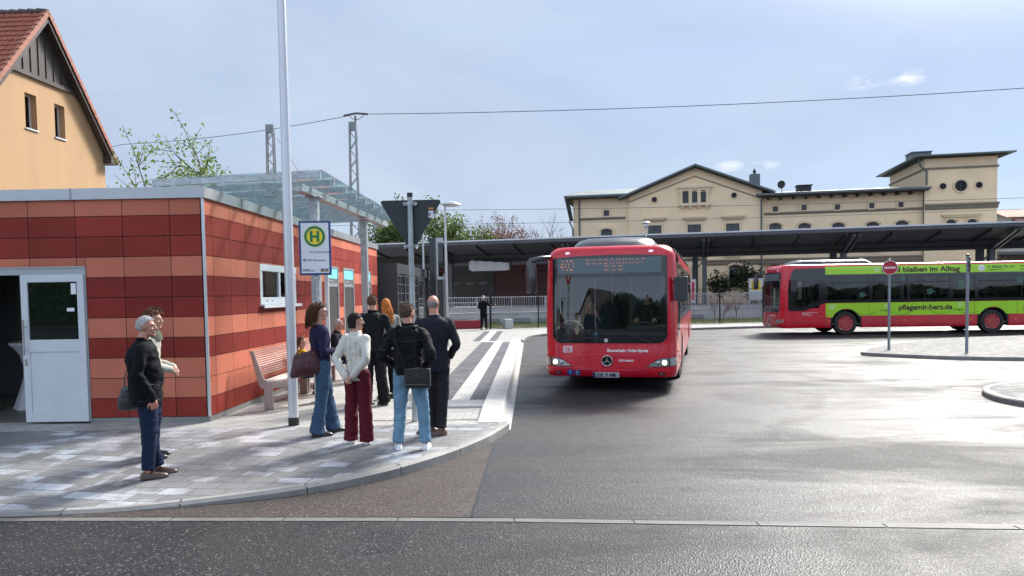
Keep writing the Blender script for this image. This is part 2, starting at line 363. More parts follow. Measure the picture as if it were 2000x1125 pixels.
while x < 24:
    x2 = x + .985
    g.box(x, x2, 0, 0, 0, 0) if False else g.prism([(x, seam_y(x) - .045, -.05), (x2, seam_y(x2) - .045, -.05), (x2, seam_y(x2) + .045, -.05), (x, seam_y(x) + .045, -.05)], (0, 0, .056))
    x += 1.0
M_gut = ground_mat('gutter', 'concrete'); struct('gutter_strip', g, M_gut)
tar = mat('tar', (.018, .018, .02), .35)
j = MB()
for (a, b) in (((-.38, 6.11), (-.253, 9.05)), ((-12, seam_y(-12) + .06), (-4.6, seam_y(-4.6) + .06)), ((-4.6, seam_y(-4.6) + .06), (-.38, 6.115)), ((-.38, 6.115), (4.04, 5.685)), ((4.04, 5.685), (24, 4.46)), ((5.6, 18.6), (6.9, 14.4)), ((6.9, 14.4), (7.7, 12.9)), ((7.2, 20.4), (5.6, 18.6))):
    a = Vector((*a, .004)); b = Vector((*b, .004)); d = (b - a).normalized(); nn = Vector((-d.y, d.x, 0)) * .011
    j.quad(a - nn, b - nn, b + nn, a + nn)
struct('tar_joint', j, tar)

# ---- pavement outline (outer kerb edge at road level)
KE = [(-14, 6.40), (-9, 6.37), (-6.4, 6.35), (-4.615, 6.345), (-3.9, 6.40), (-3.31, 6.49), (-2.65, 6.68), (-2.03, 6.935), (-1.375, 7.42), (-.95, 7.93), (-.637, 8.45), (-.36, 9.05), (-.17, 9.62), (-.06, 10.05)]
KE2 = [(.43, 27.7), (.52, 29.2), (.76, 30.7), (1.48, 32.0), (3.5, 33.2), (6.0, 34.1), (9, 34.8), (12.2, 35.6), (17, 36.3), (24, 36.9), (45, 38.5)]
def smooth_pts(P, k=3):
    out = []
    P = [Vector((*p, 0)) for p in P]
    for i in range(len(P) - 1):
        p0 = P[max(i - 1, 0)]; p1 = P[i]; p2 = P[i + 1]; p3 = P[min(i + 2, len(P) - 1)]
        for q in range(k):
            t = q / k
            out.append(.5 * ((2 * p1) + (p2 - p0) * t + (2 * p0 - 5 * p1 + 4 * p2 - p3) * t * t + (3 * p1 - p0 - 3 * p2 + p3) * t ** 3))
    out.append(P[-1]); return out
def offset(P, d):
    o = []
    for i, p in enumerate(P):
        t = (P[min(i + 1, len(P) - 1)] - P[max(i - 1, 0)]).normalized(); o.append(p + Vector((-t.y, t.x, 0)) * d)
    return o
def kerb_run(mb, P, w=.13, h=lambda i: .12, bev=.03):
    """kerb stones along a polyline: vertical face, bevelled nose, flat top. inner side is to the left of travel"""
    I = offset(P, w); Bv = offset(P, bev)
    rings = []
    for i, p in enumerate(P):
        hh = h(i); q = Vector((0, 0, hh))
        rings.append([p + Vector((0, 0, -.05)), p + q - Vector((0, 0, bev)), Bv[i] + q, I[i] + q, I[i] + Vector((0, 0, -.05))])
    mb.rings(rings)
    return I
k1 = smooth_pts(KE); k2 = smooth_pts(KE2)
def h1(i):
    x = k1[i].x
    return .03 + .09 * max(0, min(1, (x + 3.6) / 2.6)) if x > -3.6 else .03
kb = MB(); I1 = kerb_run(kb, k1, .10, lambda i: h1(i) + .004 ); struct('kerb', kb, M_kerb, smooth=30)
# joints between kerb stones
kj = MB(); acc_ = 0
for i in range(1, len(k1)):
    acc_ += (k1[i] - k1[i - 1]).length
    if acc_ > .95:
        acc_ = 0; p = k1[i]; q = I1[i]; hh = h1(i) + .0065; d = (k1[i] - k1[i-1]).normalized() * .006
        kj.quad(p - d + Vector((0, 0, .0)), p + d, p + d + Vector((0, 0, hh - .02)), p - d + Vector((0, 0, hh - .02)))
        kj.quad(p - d + (q - p) * .15 + Vector((0, 0, hh)), p + d + (q - p) * .15 + Vector((0, 0, hh)), q + d + Vector((0, 0, hh)), q - d + Vector((0, 0, hh)))
struct('kerb_joint', kj, tar)
kb2 = MB(); I2 = kerb_run(kb2, k2, .13, lambda i: .124); struct('far_kerb', kb2, M_kerb, smooth=30)
# high white bus-boarding kerb with concave face (stones of 1 m)
A = Vector((-.045, 10.0, 0)); Bk = Vector((.44, 27.6, 0)); dk = (Bk - A).normalized(); nk = Vector((-dk.y, dk.x, 0))
KH = .19
def kprof(q, hgt):  # profile outward->inward
    z = lambda v: Vector((0, 0, v))
    return [q + z(-.05), q + z(.012), q + nk * .05 + z(.016), q + nk * .085 + z(.05), q + nk * .12 + z(hgt - .05), q + nk * .135 + z(hgt - .012), q + nk * .16 + z(hgt), q + nk * .46 + z(hgt), q + nk * .46 + z(-.05)]
wk = MB(); t = 0.0; Ltot = (Bk - A).length
while t < Ltot - .1:
    e = min(t + .994, Ltot)
    ha = .125 + (KH - .125) * min(1, (t) / 1.0); hb = .125 + (KH - .125) * min(1, (e) / 1.0)
    if Ltot - t < 1.2: ha, hb = KH, KH
    wk.rings([kprof(A + dk * t, ha), kprof(A + dk * e, hb)]); t += 1.0
struct('boarding_kerb', wk, M_white)
# pavement surfaces at +0.12 (near zone ramps down to 0.03 left where the kerb is lowered)
def pz(x, y): return .12
def inner(p): return (p.x, p.y)
plat = A + dk * 0 + nk * .46
zone = MB()
near = [(p.x, p.y, h1(i)) for i, p in enumerate(I1)]
# slab zone: between kerb and line y=yl behind; gently rising to 0.12 at y 8.2
YS = 9.35
cols = near + [(plat.x, YS + .62, .122)]
rows = []
for (x_, y_, z_) in near:
    r = []
    yb = 9.9 if x_ < -.5 else 10.0
    for k in range(9):
        f = k / 8; yy = y_ + (max(yb, y_ + .02) - y_) * f
        r.append(Vector((x_, yy, z_ + (.12 - z_) * min(1, f * 1.6))))
    rows.append(r)
zone.rings(rows, closed=False, cap=False)
struct('slab_pavement', zone, M_slab)
pv = MB()
far_edge = [(p.x, p.y, .12) for p in I2]
pv.poly([(-14, 9.7, .12), (I1[-1].x - .02, 9.7, .12), (I1[-1].x, 10.0, .12), (plat.x, plat.y, .12), ((Bk + nk * .46).x, (Bk + nk * .46).y, .12)] + far_edge + [(45, 60, .12), (-30, 60, .12), (-30, 9.9, .12)])
pave = struct('paver_pavement', MB().add([(v[0], v[1], .1165) for v in pv.v], pv.f), M_paver)
# the platform: slabs continue left of the platform up to y=10.6; tactile strips
def along(t, off, z=.124): return A + dk * t + nk * off + Vector((0, 0, z))
def strip(mb, t0, t1, o0, o1, z=.124): mb.quad(along(t0, o1, z), along(t0, o0, z), along(t1, o0, z), along(t1, o1, z))
pk = MB(); strip(pk, .25, Ltot, .46, 2.05, .124); struct('platform_paving', pk, M_paver)
dk_ = MB(); strip(dk_, 2.1, 16.6, .462, .76, .128); strip(dk_, 2.1, 16.6, 1.07, 1.55, .128); strip(dk_, 1.25, 1.42, .46, 1.9, .128); strip(dk_, 2.1, 3.0, 1.55, 2.05, .128)
strip(dk_, 17.2, 24.5, 1.05, 1.34, .128); strip(dk_, 17.2, 24.5, 1.66, 1.95, .128); struct('dark_paving_band', dk_, M_dpaver)
def ribbed(mb, t0, t1, o0, o1, alongrib=True, pitch=.05):
    strip(mb, t0, t1, o0, o1, .130)
    if alongrib:
        o = o0 + .015
        while o < o1 - .02:
            for seg in range(int((t1 - t0) / .3 + .5)):
                a = t0 + seg * .3; b = min(a + .292, t1)
                mb.rings([[along(a, o + .022, .1305), along(a, o + .017, .136), along(a, o + .005, .136), along(a, o, .1305)], [along(b, o + .022, .1305), along(b, o + .017, .136), along(b, o + .005, .136), along(b, o, .1305)]])
            o += pitch
    else:
        t_ = t0 + .01
        while t_ < t1 - .02:
            mb.rings([[along(t_, o0, .1305), along(t_ + .006, o0, .136), along(t_ + .018, o0, .136), along(t_ + .024, o0, .1305)][::-1], [along(t_, o1, .1305), along(t_ + .006, o1, .136), along(t_ + .018, o1, .136), along(t_ + .024, o1, .1305)][::-1]])
            t_ += pitch
tg = MB(); ribbed(tg, 2.1, 16.6, .76, 1.07); ribbed(tg, 1.42, 2.1, .5, 1.75, False, .045)
tg_end = MB(); strip(tg_end, 16.62, 17.2, .76, 1.66, .130); ribbed(tg_end, 17.2, 24.5, 1.34, 1.66, True, .06); strip(tg_end, 24.5, 25.1, 1.0, 2.3, .130)
tg.v and struct('tactile_strip', tg, M_white); struct('far_tactile_strip', tg_end, M_white)
# islands
def island(name, pts, kind_mat):
    P = [Vector((*p, 0)) for p in pts]
    I = []
    n_ = len(P); cx = sum((p for p in P), Vector()) / n_
    out = smooth_closed(P); inn = [c + (cx - c).normalized() * .12 for c in out]
    mb = MB(); up = Vector((0, 0, .10)); m_ = len(out)
    rr = [[p + Vector((0, 0, -.04)) for p in out], [p + Vector((0, 0, .08)) for p in out], [p + (q - p) * .2 + up for p, q in zip(out, inn)], [q + up for q in inn], [q + Vector((0, 0, -.04)) for q in inn]]
    mb.rings(rr, cap=False); k = struct(name + '_kerb', mb, M_kerb, smooth=30)
    s_ = MB(); s_.poly([q + Vector((0, 0, .097)) for q in inn]); return struct(name, s_, kind_mat)
def smooth_closed(P, k=4):
    out = []; n_ = len(P)
    for i in range(n_):
        p0, p1, p2, p3 = P[i - 1], P[i], P[(i + 1) % n_], P[(i + 2) % n_]
        for q in range(k):
            t = q / k; out.append(.5 * ((2 * p1) + (p2 - p0) * t + (2 * p0 - 5 * p1 + 4 * p2 - p3) * t * t + (3 * p1 - p0 - 3 * p2 + p3) * t ** 3))
    return out
island('traffic_island', [(10.25, 20.9), (10.05, 20.2), (11.35, 18.9), (13.0, 18.15), (16, 17.3), (20, 16.6), (26, 16.4), (30, 20), (30, 26), (24, 26.8), (18.6, 26.1), (15.4, 25.3), (13, 23.8), (11.1, 22.1)], M_isle)
island('near_traffic_island', [(8.35, 12.7), (8.1, 12.1), (8.05, 11.5), (8.4, 10.9), (10, 10.4), (14, 10), (18, 10.5), (18, 13.2), (14, 14.2), (11, 14.0), (9.6, 13.6), (8.8, 13.2)], M_isle)
iron = mat('cast_iron', (.06, .05, .045), .45, .6, var=.3, bump=.4, bscale=60)
mh = MB().lathe((6.1, 22.8, -.02), [(.36, 0), (.36, .026), (.33, .026), (.33, .022)], 32)
tag(struct('manhole_cover', mh, iron), 'round iron manhole cover in the wet asphalt behind the oncoming red bus', 'manhole cover').pop('kind', None)
# ================================================================= KIOSK (red panelled pavilion)
def panel_mat(name, col):
    m = mat(name, col, .6, spec=.12)
    n = m.node_tree.nodes; l = m.node_tree.links; p = n['Principled BSDF']
    g = n.new('ShaderNodeNewGeometry'); r = n.new('ShaderNodeMapRange'); r.inputs[3].default_value = .86; r.inputs[4].default_value = 1.14
    l.new(g.outputs['Random Per Island'], r.inputs[0])
    a = n.new('ShaderNodeTexNoise'); a.inputs['Scale'].default_value = 1.1; a.inputs['Detail'].default_value = 8; l.new(g.outputs['Position'], a.inputs[0])
    r2 = n.new('ShaderNodeMapRange'); r2.inputs[1].default_value = .3; r2.inputs[2].default_value = .7; r2.inputs[3].default_value = .88; r2.inputs[4].default_value = 1.1; l.new(a.outputs[0], r2.inputs[0])
    f = n.new('ShaderNodeTexNoise'); f.inputs['Scale'].default_value = 240; l.new(g.outputs['Position'], f.inputs[0])
    r3 = n.new('ShaderNodeMapRange'); r3.inputs[1].default_value = .3; r3.inputs[2].default_value = .7; r3.inputs[3].default_value = .9; r3.inputs[4].default_value = 1.1; l.new(f.outputs[0], r3.inputs[0])
    x = n.new('ShaderNodeMath'); x.operation = 'MULTIPLY'; l.new(r.outputs[0], x.inputs[0]); l.new(r2.outputs[0], x.inputs[1])
    y = n.new('ShaderNodeMath'); y.operation = 'MULTIPLY'; l.new(x.outputs[0], y.inputs[0]); l.new(r3.outputs[0], y.inputs[1])
    h = n.new('ShaderNodeHueSaturation'); h.inputs['Color'].default_value = (*col, 1); l.new(y.outputs[0], h.inputs['Value']); l.new(h.outputs[0], p.inputs['Base Color'])
    return m
M_sal = panel_mat('panel_salmon', (.49, .155, .098)); M_brk = panel_mat('panel_brick', (.25, .037, .027)); M_drk = panel_mat('panel_dark', (.205, .028, .022))
M_blk = mat('black_backing', (.012, .012, .013), .8)
M_alu = mat('aluminium', (.42, .44, .46), .38, .6, var=.12, vscale=2)
M_rivet = mat('rivet', (.30, .13, .10), .5, .2)
M_wht = mat('white_frame', (.58, .61, .64), .4, var=.04)
M_gglass = glass('window_glass', (.35, .42, .42), .25, .015)
M_galv = mat('galvanised', (.40, .43, .45), .42, .55, var=.28, vscale=14, bump=.08, bscale=60)
M_dark = mat('anthracite', (.045, .05, .055), .45, .2, var=.1)
M_floor_in = mat('indoor_floor', (.10, .095, .09), .4)
M_inwall = mat('indoor_wall', (.16, .16, .17), .8)
kiosk = thing('kiosk_building', 'single storey pavilion clad in salmon and brick red panels with a pale metal coping', 'building', (-4.464, 10.47, 0), -.0171)
ROWS = [3.39, 3.144, 2.848, 2.552, 2.256, 1.960, 1.664, 1.368, 1.072, .776, .480, .197]
RT = [0, 1, 1, 0, 2, 2, 0, 2, 0, 0, 1]
LX, LY = 9.0, 12.3
def cladding(cols, openings, P3, out):
    """cols: positions along; P3(s, z, d) -> local point d outwards"""
    mb = MB(); rv = MB()
    for a, b in zip(cols, cols[1:]):
        for r in range(11):
            z1, z0 = ROWS[r], ROWS[r + 1]
            segs = [(a, b, z0, z1)]
            for (oa, ob, oz0, oz1) in openings:
                ns = []
                for (p, q, u, v) in segs:
                    if q <= oa or p >= ob or v <= oz0 or u >= oz1: ns.append((p, q, u, v)); continue
                    if p < oa: ns.append((p, oa, u, v))
                    if q > ob: ns.append((ob, q, u, v))
                    pp, qq = max(p, oa), min(q, ob)
                    if u < oz0: ns.append((pp, qq, u, oz0))
                    if v > oz1: ns.append((pp, qq, oz1, v))
                segs = ns
            for (p, q, u, v) in segs:
                if q - p < .03 or v - u < .03: continue
                e = .005; mb.cur = RT[r]
                c = [P3(p + e, u + e, .012), P3(q - e, u + e, .012), P3(q - e, v - e, .012), P3(p + e, v - e, .012)]
                o = Vector(P3(0, 0, .004)) - Vector(P3(0, 0, .012))
                mb.prism(c, o)
                if q - p > .2 and v - u > .15:
                    for (x, z) in ((p + .035, u + .035), (q - .035, u + .035), (p + .035, v - .035), (q - .035, v - .035)):
                        rv.prism([P3(x + .006 * math.cos(t * math.pi / 3), z + .006 * math.sin(t * math.pi / 3), .0145) for t in range(6)], o * .25)
    return mb, rv
fcols = [0.03, .484, 1.178, 1.872, 2.566, 3.26, 3.95, 4.65, 5.34, 6.04, 6.73, 7.42, 8.12, 9.0]
FO = [(1.745, 4.6, .0, 2.41)]
mb, rv = cladding(fcols, FO, lambda s, z, d: (-s, -d, z), None)
mb.build('front_cladding', [M_sal, M_brk, M_drk], kiosk); 
rv2 = rv
scols = [.03, .26] + [.26 + .636 * k for k in range(1, 19)] + [LY]
SO = [(2.16, 4.17, 1.80, 2.52), (6.40, 7.50, 0, 2.66), (8.0, 9.12, 0, 2.66), (10.3, 11.3, 0, 2.66)]
mb, rv = cladding(scols, SO, lambda s, z, d: (d, s, z), None)
M_lit1 = M_sal; mb.build('side_cladding', [M_sal, M_brk, M_drk], kiosk)
rv.v += []; rr = MB(); rr.v = rv2.v + rv.v; rr.f = rv2.f + [tuple(i + len(rv2.v) for i in f) for f in rv.f]; rr.mi = [0] * len(rr.f); rr.build('rivets', M_rivet, kiosk)
wl = MB()      # backing wall with openings, room behind
def wall_grid(mb, s0, s1, z0, z1, ops, P3, th):
    ss = sorted({s0, s1, *[o[0] for o in ops], *[o[1] for o in ops]}); zs = sorted({z0, z1, *[max(z0, o[2]) for o in ops], *[min(z1, o[3]) for o in ops]})
    for a, b in zip(ss, ss[1:]):
        for c, d in zip(zs, zs[1:]):
            if any(a >= o[0] - 1e-6 and b <= o[1] + 1e-6 and c >= o[2] - 1e-6 and d <= o[3] + 1e-6 for o in ops): continue
            p = [P3(a, c, 0), P3(b, c, 0), P3(b, d, 0), P3(a, d, 0)]; mb.prism(p, Vector(P3(0, 0, -th)) - Vector(P3(0, 0, 0)))
wall_grid(wl, .0, LX, .12, 3.42, [(1.745, 4.6, .12, 2.41)], lambda s, z, d: (-s, -d - .0, z), .12)
wall_grid(wl, .12, LY, .12, 3.42, [(2.16, 4.17, 1.80, 2.52)], lambda s, z, d: (d, s, z), .12)
wl.box(-LX, -.12, LY - .12, LY, .12, 3.42); wl.box(-LX, -LX + .12, .12, LY - .12, .12, 3.42)
wl.build('wall', M_blk, kiosk)
pl = MB(); pl.box(-1.745, .0, -.005, .01, .0, .192); pl.box(-.01, .006, .012, LY, .0, .192); pl.box(-LX, -4.6, -.005, .01, .0, .192); pl.build('plinth', M_kerb, kiosk)
rfm = MB(); rfm.box(-LX + .01, -.01, .01, LY - .01, 3.42, 3.47); rfm.build('flat_roof', mat('roof_felt', (.12, .12, .12), .9, var=.2), kiosk)
cp = MB()
def coping(mb, pts, closed):
    n_ = len(pts); rg = []
    for (x, y, ox, oy) in pts:   # outward diagonal
        rg.append([Vector((x + ox * .05, y + oy * .05, 3.385)), Vector((x + ox * .05, y + oy * .05, 3.545)), Vector((x - ox * .25, y - oy * .25, 3.53)), Vector((x - ox * .25, y - oy * .25, 3.42)), Vector((x + ox * .02, y + oy * .02, 3.385))])
    mb.rings(rg, cap=True)
coping(cp, [(-LX, 0, -1, -1), (0, 0, 1, -1), (0, LY, 1, 1), (-LX, LY, -1, 1), (-LX, .01, -1, -1)], True)
cp.build('coping', M_alu, kiosk)
mj = mat('alu_joint', (.30, .31, .33), .4, .5)
for s in (1.9, 3.9, 5.9): MB().box(-s - .012, -s + .012, -.056, -.04, 3.383, 3.549).build('coping_joint', mj, kiosk)
for s in (1.35, 3.35, 5.35, 7.35, 9.35): MB().box(.04, .056, s - .012, s + .012, 3.383, 3.549).build('coping_joint', mj, kiosk)
ct = MB(); ct.box(-.012, .022, -.022, .012, .197, 3.39); ct.build('corner_trim', mat('trim', (.55, .56, .58), .35, .7), kiosk)
# front entrance
fr = MB(); fr.box(-4.6, -1.745, -.02, .10, 2.31, 2.41); fr.box(-1.765, -1.745, -.02, .1, .13, 2.31); fr.box(-4.62, -1.735, -.035, -.012, 2.405, 2.425)
fr.build('door_frame', mat('frame_grey', (.36, .38, .39), .4, .3), kiosk)
dl = MB()
d0, d1 = -2.70, -1.768
dl.box(d0, d0 + .10, -.045, .015, .15, 2.308); dl.box(d1 - .10, d1, -.045, .015, .15, 2.308); dl.box(d0 + .1, d1 - .1, -.045, .015, 2.20, 2.308); dl.box(d0 + .1, d1 - .1, -.045, .015, 1.18, 1.36); dl.box(d0 + .1, d1 - .1, -.045, .015, .15, .30); dl.box(d0 + .1, d1 - .1, -.034, .008, .30, 1.18)
leaf = dl.build('entrance_door', M_wht, kiosk, bevel=.004)
MB().box(d0 + .1, d1 - .1, -.02, -.008, 1.36, 2.20).build('pane', M_gglass, leaf)
hb = MB(); hb.tube([(d0 + .06, -.10, 1.14), (d0 + .06, -.10, 1.66)], .011); hb.tube([(d0 + .06, -.045, 1.22), (d0 + .06, -.10, 1.22)], .008); hb.tube([(d0 + .06, -.045, 1.55), (d0 + .06, -.10, 1.55)], .008)
hb.box(d0 + .025, d0 + .06, -.054, -.045, .98, 1.08); hb.build('handle', mat('steel', (.5, .5, .5), .25, .9), leaf, smooth=40)
for bx in ((d1 - .20, d1 - .125, 2.02, 2.18), (d1 - .27, d1 - .16, 1.77, 1.82)): MB().box(bx[0], bx[1], -.0225, -.021, bx[2], bx[3]).build('notice', mat('paper', (.75, .76, .78), .6), leaf)
# inside of the room
rm = MB(); rm.box(-LX + .12, -.12, .12, 5.0, .12, .14); rm.build('indoor_floor', M_floor_in, kiosk)
rw = MB(); rw.box(-LX + .12, -.12, 3.2, 3.3, .14, 3.4); rw.box(-1.5, -1.42, .12, 3.2, .14, 3.4); rw.box(-LX + .12, -.12, .12, 3.3, 2.85, 2.9); rw.build('indoor_wall', M_inwall, kiosk)
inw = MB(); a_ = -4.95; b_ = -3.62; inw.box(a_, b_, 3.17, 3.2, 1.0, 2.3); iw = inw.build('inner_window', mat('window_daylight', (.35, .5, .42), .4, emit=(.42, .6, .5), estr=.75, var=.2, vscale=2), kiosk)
iwf = MB(); iwf.box(b_ - .05, b_ + .05, 3.12, 3.2, .95, 2.35); iwf.box(b_ - .28, b_ - .23, 3.14, 3.18, .95, 2.3); iwf.box(a_, b_ + .05, 3.13, 3.2, 2.3, 2.37); iwf.box(a_, b_ + .05, 3.13, 3.2, .93, 1.0); iwf.box(b_ - .02, b_ + .02, 3.06, 3.12, 1.45, 1.58); iwf.build('inner_window_frame', M_wht, iw)
# side window
wf = MB()
for (y0, y1, z0, z1) in ((2.16, 4.17, 2.40, 2.52), (2.16, 2.24, 1.80, 2.40), (4.09, 4.17, 1.80, 2.40), (3.14, 3.24, 1.93, 2.40), (2.24, 4.09, 1.80, 1.93), (2.24, 2.30, 1.93, 2.40), (4.03, 4.09, 1.93, 2.40)):
    wf.box(-.06, .004 if z0 < 2.39 else .016, y0, y1, z0, z1)
sw = wf.build('window', M_wht, kiosk, bevel=.005)
MB().box(-.045, -.035, 2.30, 4.03, 1.93, 2.40).build('pane', M_gglass, sw)
MB().box(.0045, .10, 2.10, 4.23, 1.77, 1.798).box(.085, .10, 2.10, 4.23, 1.74, 1.77).build('sill', M_wht, sw)
MB().box(-.35, -.34, 2.4, 4.0, 1.85, 2.45).build('blind', mat('blind', (.22, .22, .21), .8), sw)
for (y, z) in ((2.5, 1.865), (2.75, 1.865), (3.6, 1.865), (3.85, 1.865)): MB().lathe((.004, y, z), [(.018, 0), (.018, .004)], 10, 'x').build('vent_hole', M_blk, sw)
# three metal doors with lit signs above
M_door = mat('door_steel', (.17, .165, .15), .38, .5, var=.35, vscale=3, stretch=(1, 3, .6)); M_cyan = mat('cyan_panel', (.18, .55, .6), .4, emit=(.15, .5, .55), estr=.35)
for (a, b) in ((6.40, 7.50), (8.0, 9.12), (10.3, 11.3)):
    f = MB(); f.box(-.08, .02, a, a + .07, .13, 2.66); f.box(-.08, .02, b - .07, b, .13, 2.66); f.box(-.08, .02, a + .07, b - .07, 2.60, 2.66); f.box(-.08, .01, a + .07, b - .07, 2.16, 2.24)
    dd = f.build('door', M_galv, kiosk); MB().box(-.05, -.02, a + .07, b - .07, .13, 2.16).build('leaf', M_door, dd)
    MB().box(-.03, .012, a + .10, b - .10, 2.36, 2.59).build('sign_panel', M_cyan, dd)
    q = MB(); q.box(-.03, .008, a + .08, b - .08, 2.24, 2.355); q.build('transom', mat('transom', (.2, .21, .21), .4, .4), dd)
    q = MB(); q.tube([(.05, b - .16, 1.0), (.05, b - .16, 1.3)], .012); q.box(-.02, .02, b - .2, b - .12, 1.0, 1.15); q.build('handle', mat('steel', (.5, .5, .5), .25, .9), dd)
    q = MB(); [q.ball((.012, a + .3 + .09 * k, 2.29), .016) for k in range(3)]; q.build('lamp', mat('lamp_dot', (.8, .8, .75), .3), dd)
# conduit/threshold drain by the wall
dr = MB(); dr.box(.14, .30, .5, 5.2, .12, .1265); tag(dr.build('drain_channel', M_galv, None, loc=(-4.464, 10.47, 0)), 'flat metal drainage grate in the paving along the red panelled wall', 'drain').rotation_euler = (0, 0, -.0171)
# bar table inside the doorway
bt = thing('bar_table', 'standing table under a grey white stretch cover inside the open doorway', 'table', (-8.07, 12.0, .14))
prof = [(.29, 0), (.27, .03), (.20, .25), (.13, .5), (.12, .7), (.17, .9), (.26, 1.02), (.315, 1.07), (.315, 1.10), (.0, 1.10)]
cv = MB(); rg = []
for r, h in prof:
    rg.append([Vector((r * (1 + (.16 * math.cos(4 * a) if h < .3 else 0)) * math.cos(a), r * (1 + (.16 * math.cos(4 * a) if h < .3 else 0)) * math.sin(a), h)) for a in [2 * math.pi * k / 24 for k in range(24)]])
cv.rings(rg); cv.build('stretch_cover', mat('spandex', (.48, .49, .52), .7), bt, smooth=50)
MB().lathe((0, 0, 1.101), [(.31, 0), (.31, .012)], 24).build('table_top', mat('tabletop', (.12, .11, .10), .4), bt)

# ================================================================= GLASS CANOPY
can = thing('glass_canopy', 'galvanised steel canopy with glass roof beside the red pavilion', 'canopy', (-3.31, 12.2, .12), -.0171)
# local origin at the near post
for i, y in enumerate((0, 3.75)):
    p = MB(); p.box(-.07, .07, y - .07, y + .07, 0, 3.47); p.box(-.13, .13, y - .10, y + .10, 3.47, 3.487); p.box(-.13, .13, y - .13, y + .13, 0, .012)
    p.build('post', M_galv, can, bevel=.008)
mbm = MB(); mbm.beam((-.06, -.75, 3.55), (.02, 6.1, 3.60), .15, .115); mbm.beam((-.06, -.765, 3.55), (-.06, -.75, 3.55), .19, .15); mbm.build('main_beam', M_galv, can, bevel=.006)
cby = [-.95 + .805 * k for k in range(9)]
for k, y in enumerate(cby):
    c = MB(); c.beam((-2.25, y, 3.61), (.38 - .0 * k, y, 3.70), .05, .09); c.box(.378, .386, y - .03, y + .03, 3.64, 3.765); c.build('cross_beam', M_galv, can)
gp = MB(); gp.prism([(-2.3, cby[0] - .03, 3.672), (.42, cby[0] - .03, 3.765), (.42, cby[-1] + .06, 3.765), (-2.3, cby[-1] + .06, 3.672)], (0, 0, .012)); gp.build('glass_roof', glass('roof_glass', (.86, .96, .96), .95, .02), can)
tr_ = MB(); tr_.beam((-2.0, cby[0], 3.56), (-1.9, cby[-1], 3.57), .06, .06); tr_.build('rear_beam', M_galv, can)

# ================================================================= BENCHES
M_bench = mat('bench_metal', (.40, .33, .31), .4, .5, var=.1)
def make_bench():
    b = thing('bench', 'slatted brown metal bench, its near end empty, beside the flagpole', 'bench', (-4.02, 11.45, .12), -.0171, 'metal benches along the red pavilion')
    Lb = 1.9
    # side frames: L-shaped plates
    for y in (0.0, Lb - .06):
        f = MB(); pts = [(-.20, .95), (-.13, .95), (.02, .50), (.10, .46), (.50, .44), (.52, .38), (.10, .34), (-.02, .34), (-.06, .40)]
        f.prism([(x, y, z) for x, z in pts], (0, .045, 0)); f.build('side_frame', M_bench, b, bevel=.006)
        l_ = MB(); l_.box(.02, .16, y, y + .05, 0, .345); l_.build('leg', M_bench, b, bevel=.006)
        l_ = MB(); l_.box(.40, .46, y, y + .05, 0, .385); l_.build('leg', M_bench, b, bevel=.006)
    s = MB()
    for k in range(12):
        z = .94 - k * .034; x = -.165 + (.94 - z) * .36
        s.tube([(x, .045, z), (x, Lb - .06, z)], .0085, 6)
    s.build('backrest', M_bench, b, smooth=60)
    s = MB()
    for k in range(14):
        x = .02 + k * .035; s.tube([(x, .045, .47 - .012 * math.sin(k / 13 * 3.14)), (x, Lb - .06, .47 - .012 * math.sin(k / 13 * 3.14))], .010, 6)
    s.build('seat', M_bench, b, smooth=60); return b
bench = make_bench(); b2 = copy_tree(bench); b2.location = (-3.99, 13.42, .12); b2['label'] = 'slatted brown metal bench where an older man sits, behind the curly haired woman'

# ================================================================= FLAGPOLE
fp = thing('flagpole', 'tall white aluminium flagpole with a black foot sleeve in front of the pavilion', 'flagpole', (-3.106, 10.065, .12))
q = MB(); rr_ = []
for (z, r) in ((0, .068), (.5, .068), (3, .064), (6, .055), (9, .045)):
    rr_.append([Vector((r * (1 + .035 * math.cos(12 * a / 1)) * math.cos(a), r * (1 + .035 * math.cos(12 * a)) * math.sin(a), z)) for a in [2 * math.pi * k / 48 for k in range(48)]])
q.rings(rr_); q.build('pole', mat('flagpole_alu', (.62, .63, .66), .32, .45, var=.08, stretch=(1, 1, .1)), fp, smooth=60)
q = MB(); q.lathe((0, 0, 0), [(.075, 0), (.075, .11), (.068, .115)], 32); q.build('foot_sleeve', mat('rubber', (.015, .015, .016), .5), fp, smooth=40)
q = MB(); q.ball((0, 0, 9.05), .08); q.build('finial', M_alu, fp, smooth=80)

# ================================================================= BUS STOP SIGN
M_blue = mat('sign_blue', (.012, .045, .17), .4); M_swht = mat('sign_white', (.66, .69, .74), .4); M_yel = mat('sign_yellow', (.78, .60, .01), .4); M_grn = mat('sign_green', (.01, .17, .07), .4); M_ink = mat('ink', (.02, .02, .05), .5)
bs = thing('bus_stop_sign', 'white bus stop board with blue border and a green H in a yellow disc', 'bus stop sign', (-3.03, 11.2, .12), R_(3))
q = MB(); q.tube([(0, 0, 0), (0, 0, 3.03)], .035, 16); q.lathe((0, 0, 3.03), [(.037, 0), (.037, .02), (.0, .03)], 16); q.build('post', M_galv, bs, smooth=40)
q = MB(); q.box(-.242, .242, -.075, -.045, 2.14, 2.975); bd = q.build('board', M_blue, bs, bevel=.004)
MB().box(-.212, .212, -.078, -.0735, 2.172, 2.945).build('face', M_swht, bd)
q = MB(); q.lathe((0, -.078, 2.735), [(.172, 0), (.172, -.002)], 48, 'y'); q.build('pale_ring', mat('pale_yellow', (.66, .72, .40), .5), bd)  # plain pale yellow ring, wider than the green disc
q = MB(); q.lathe((0, -.0802, 2.735), [(.160, 0), (.160, -.002)], 48, 'y'); q.build('green_disc', M_grn, bd)
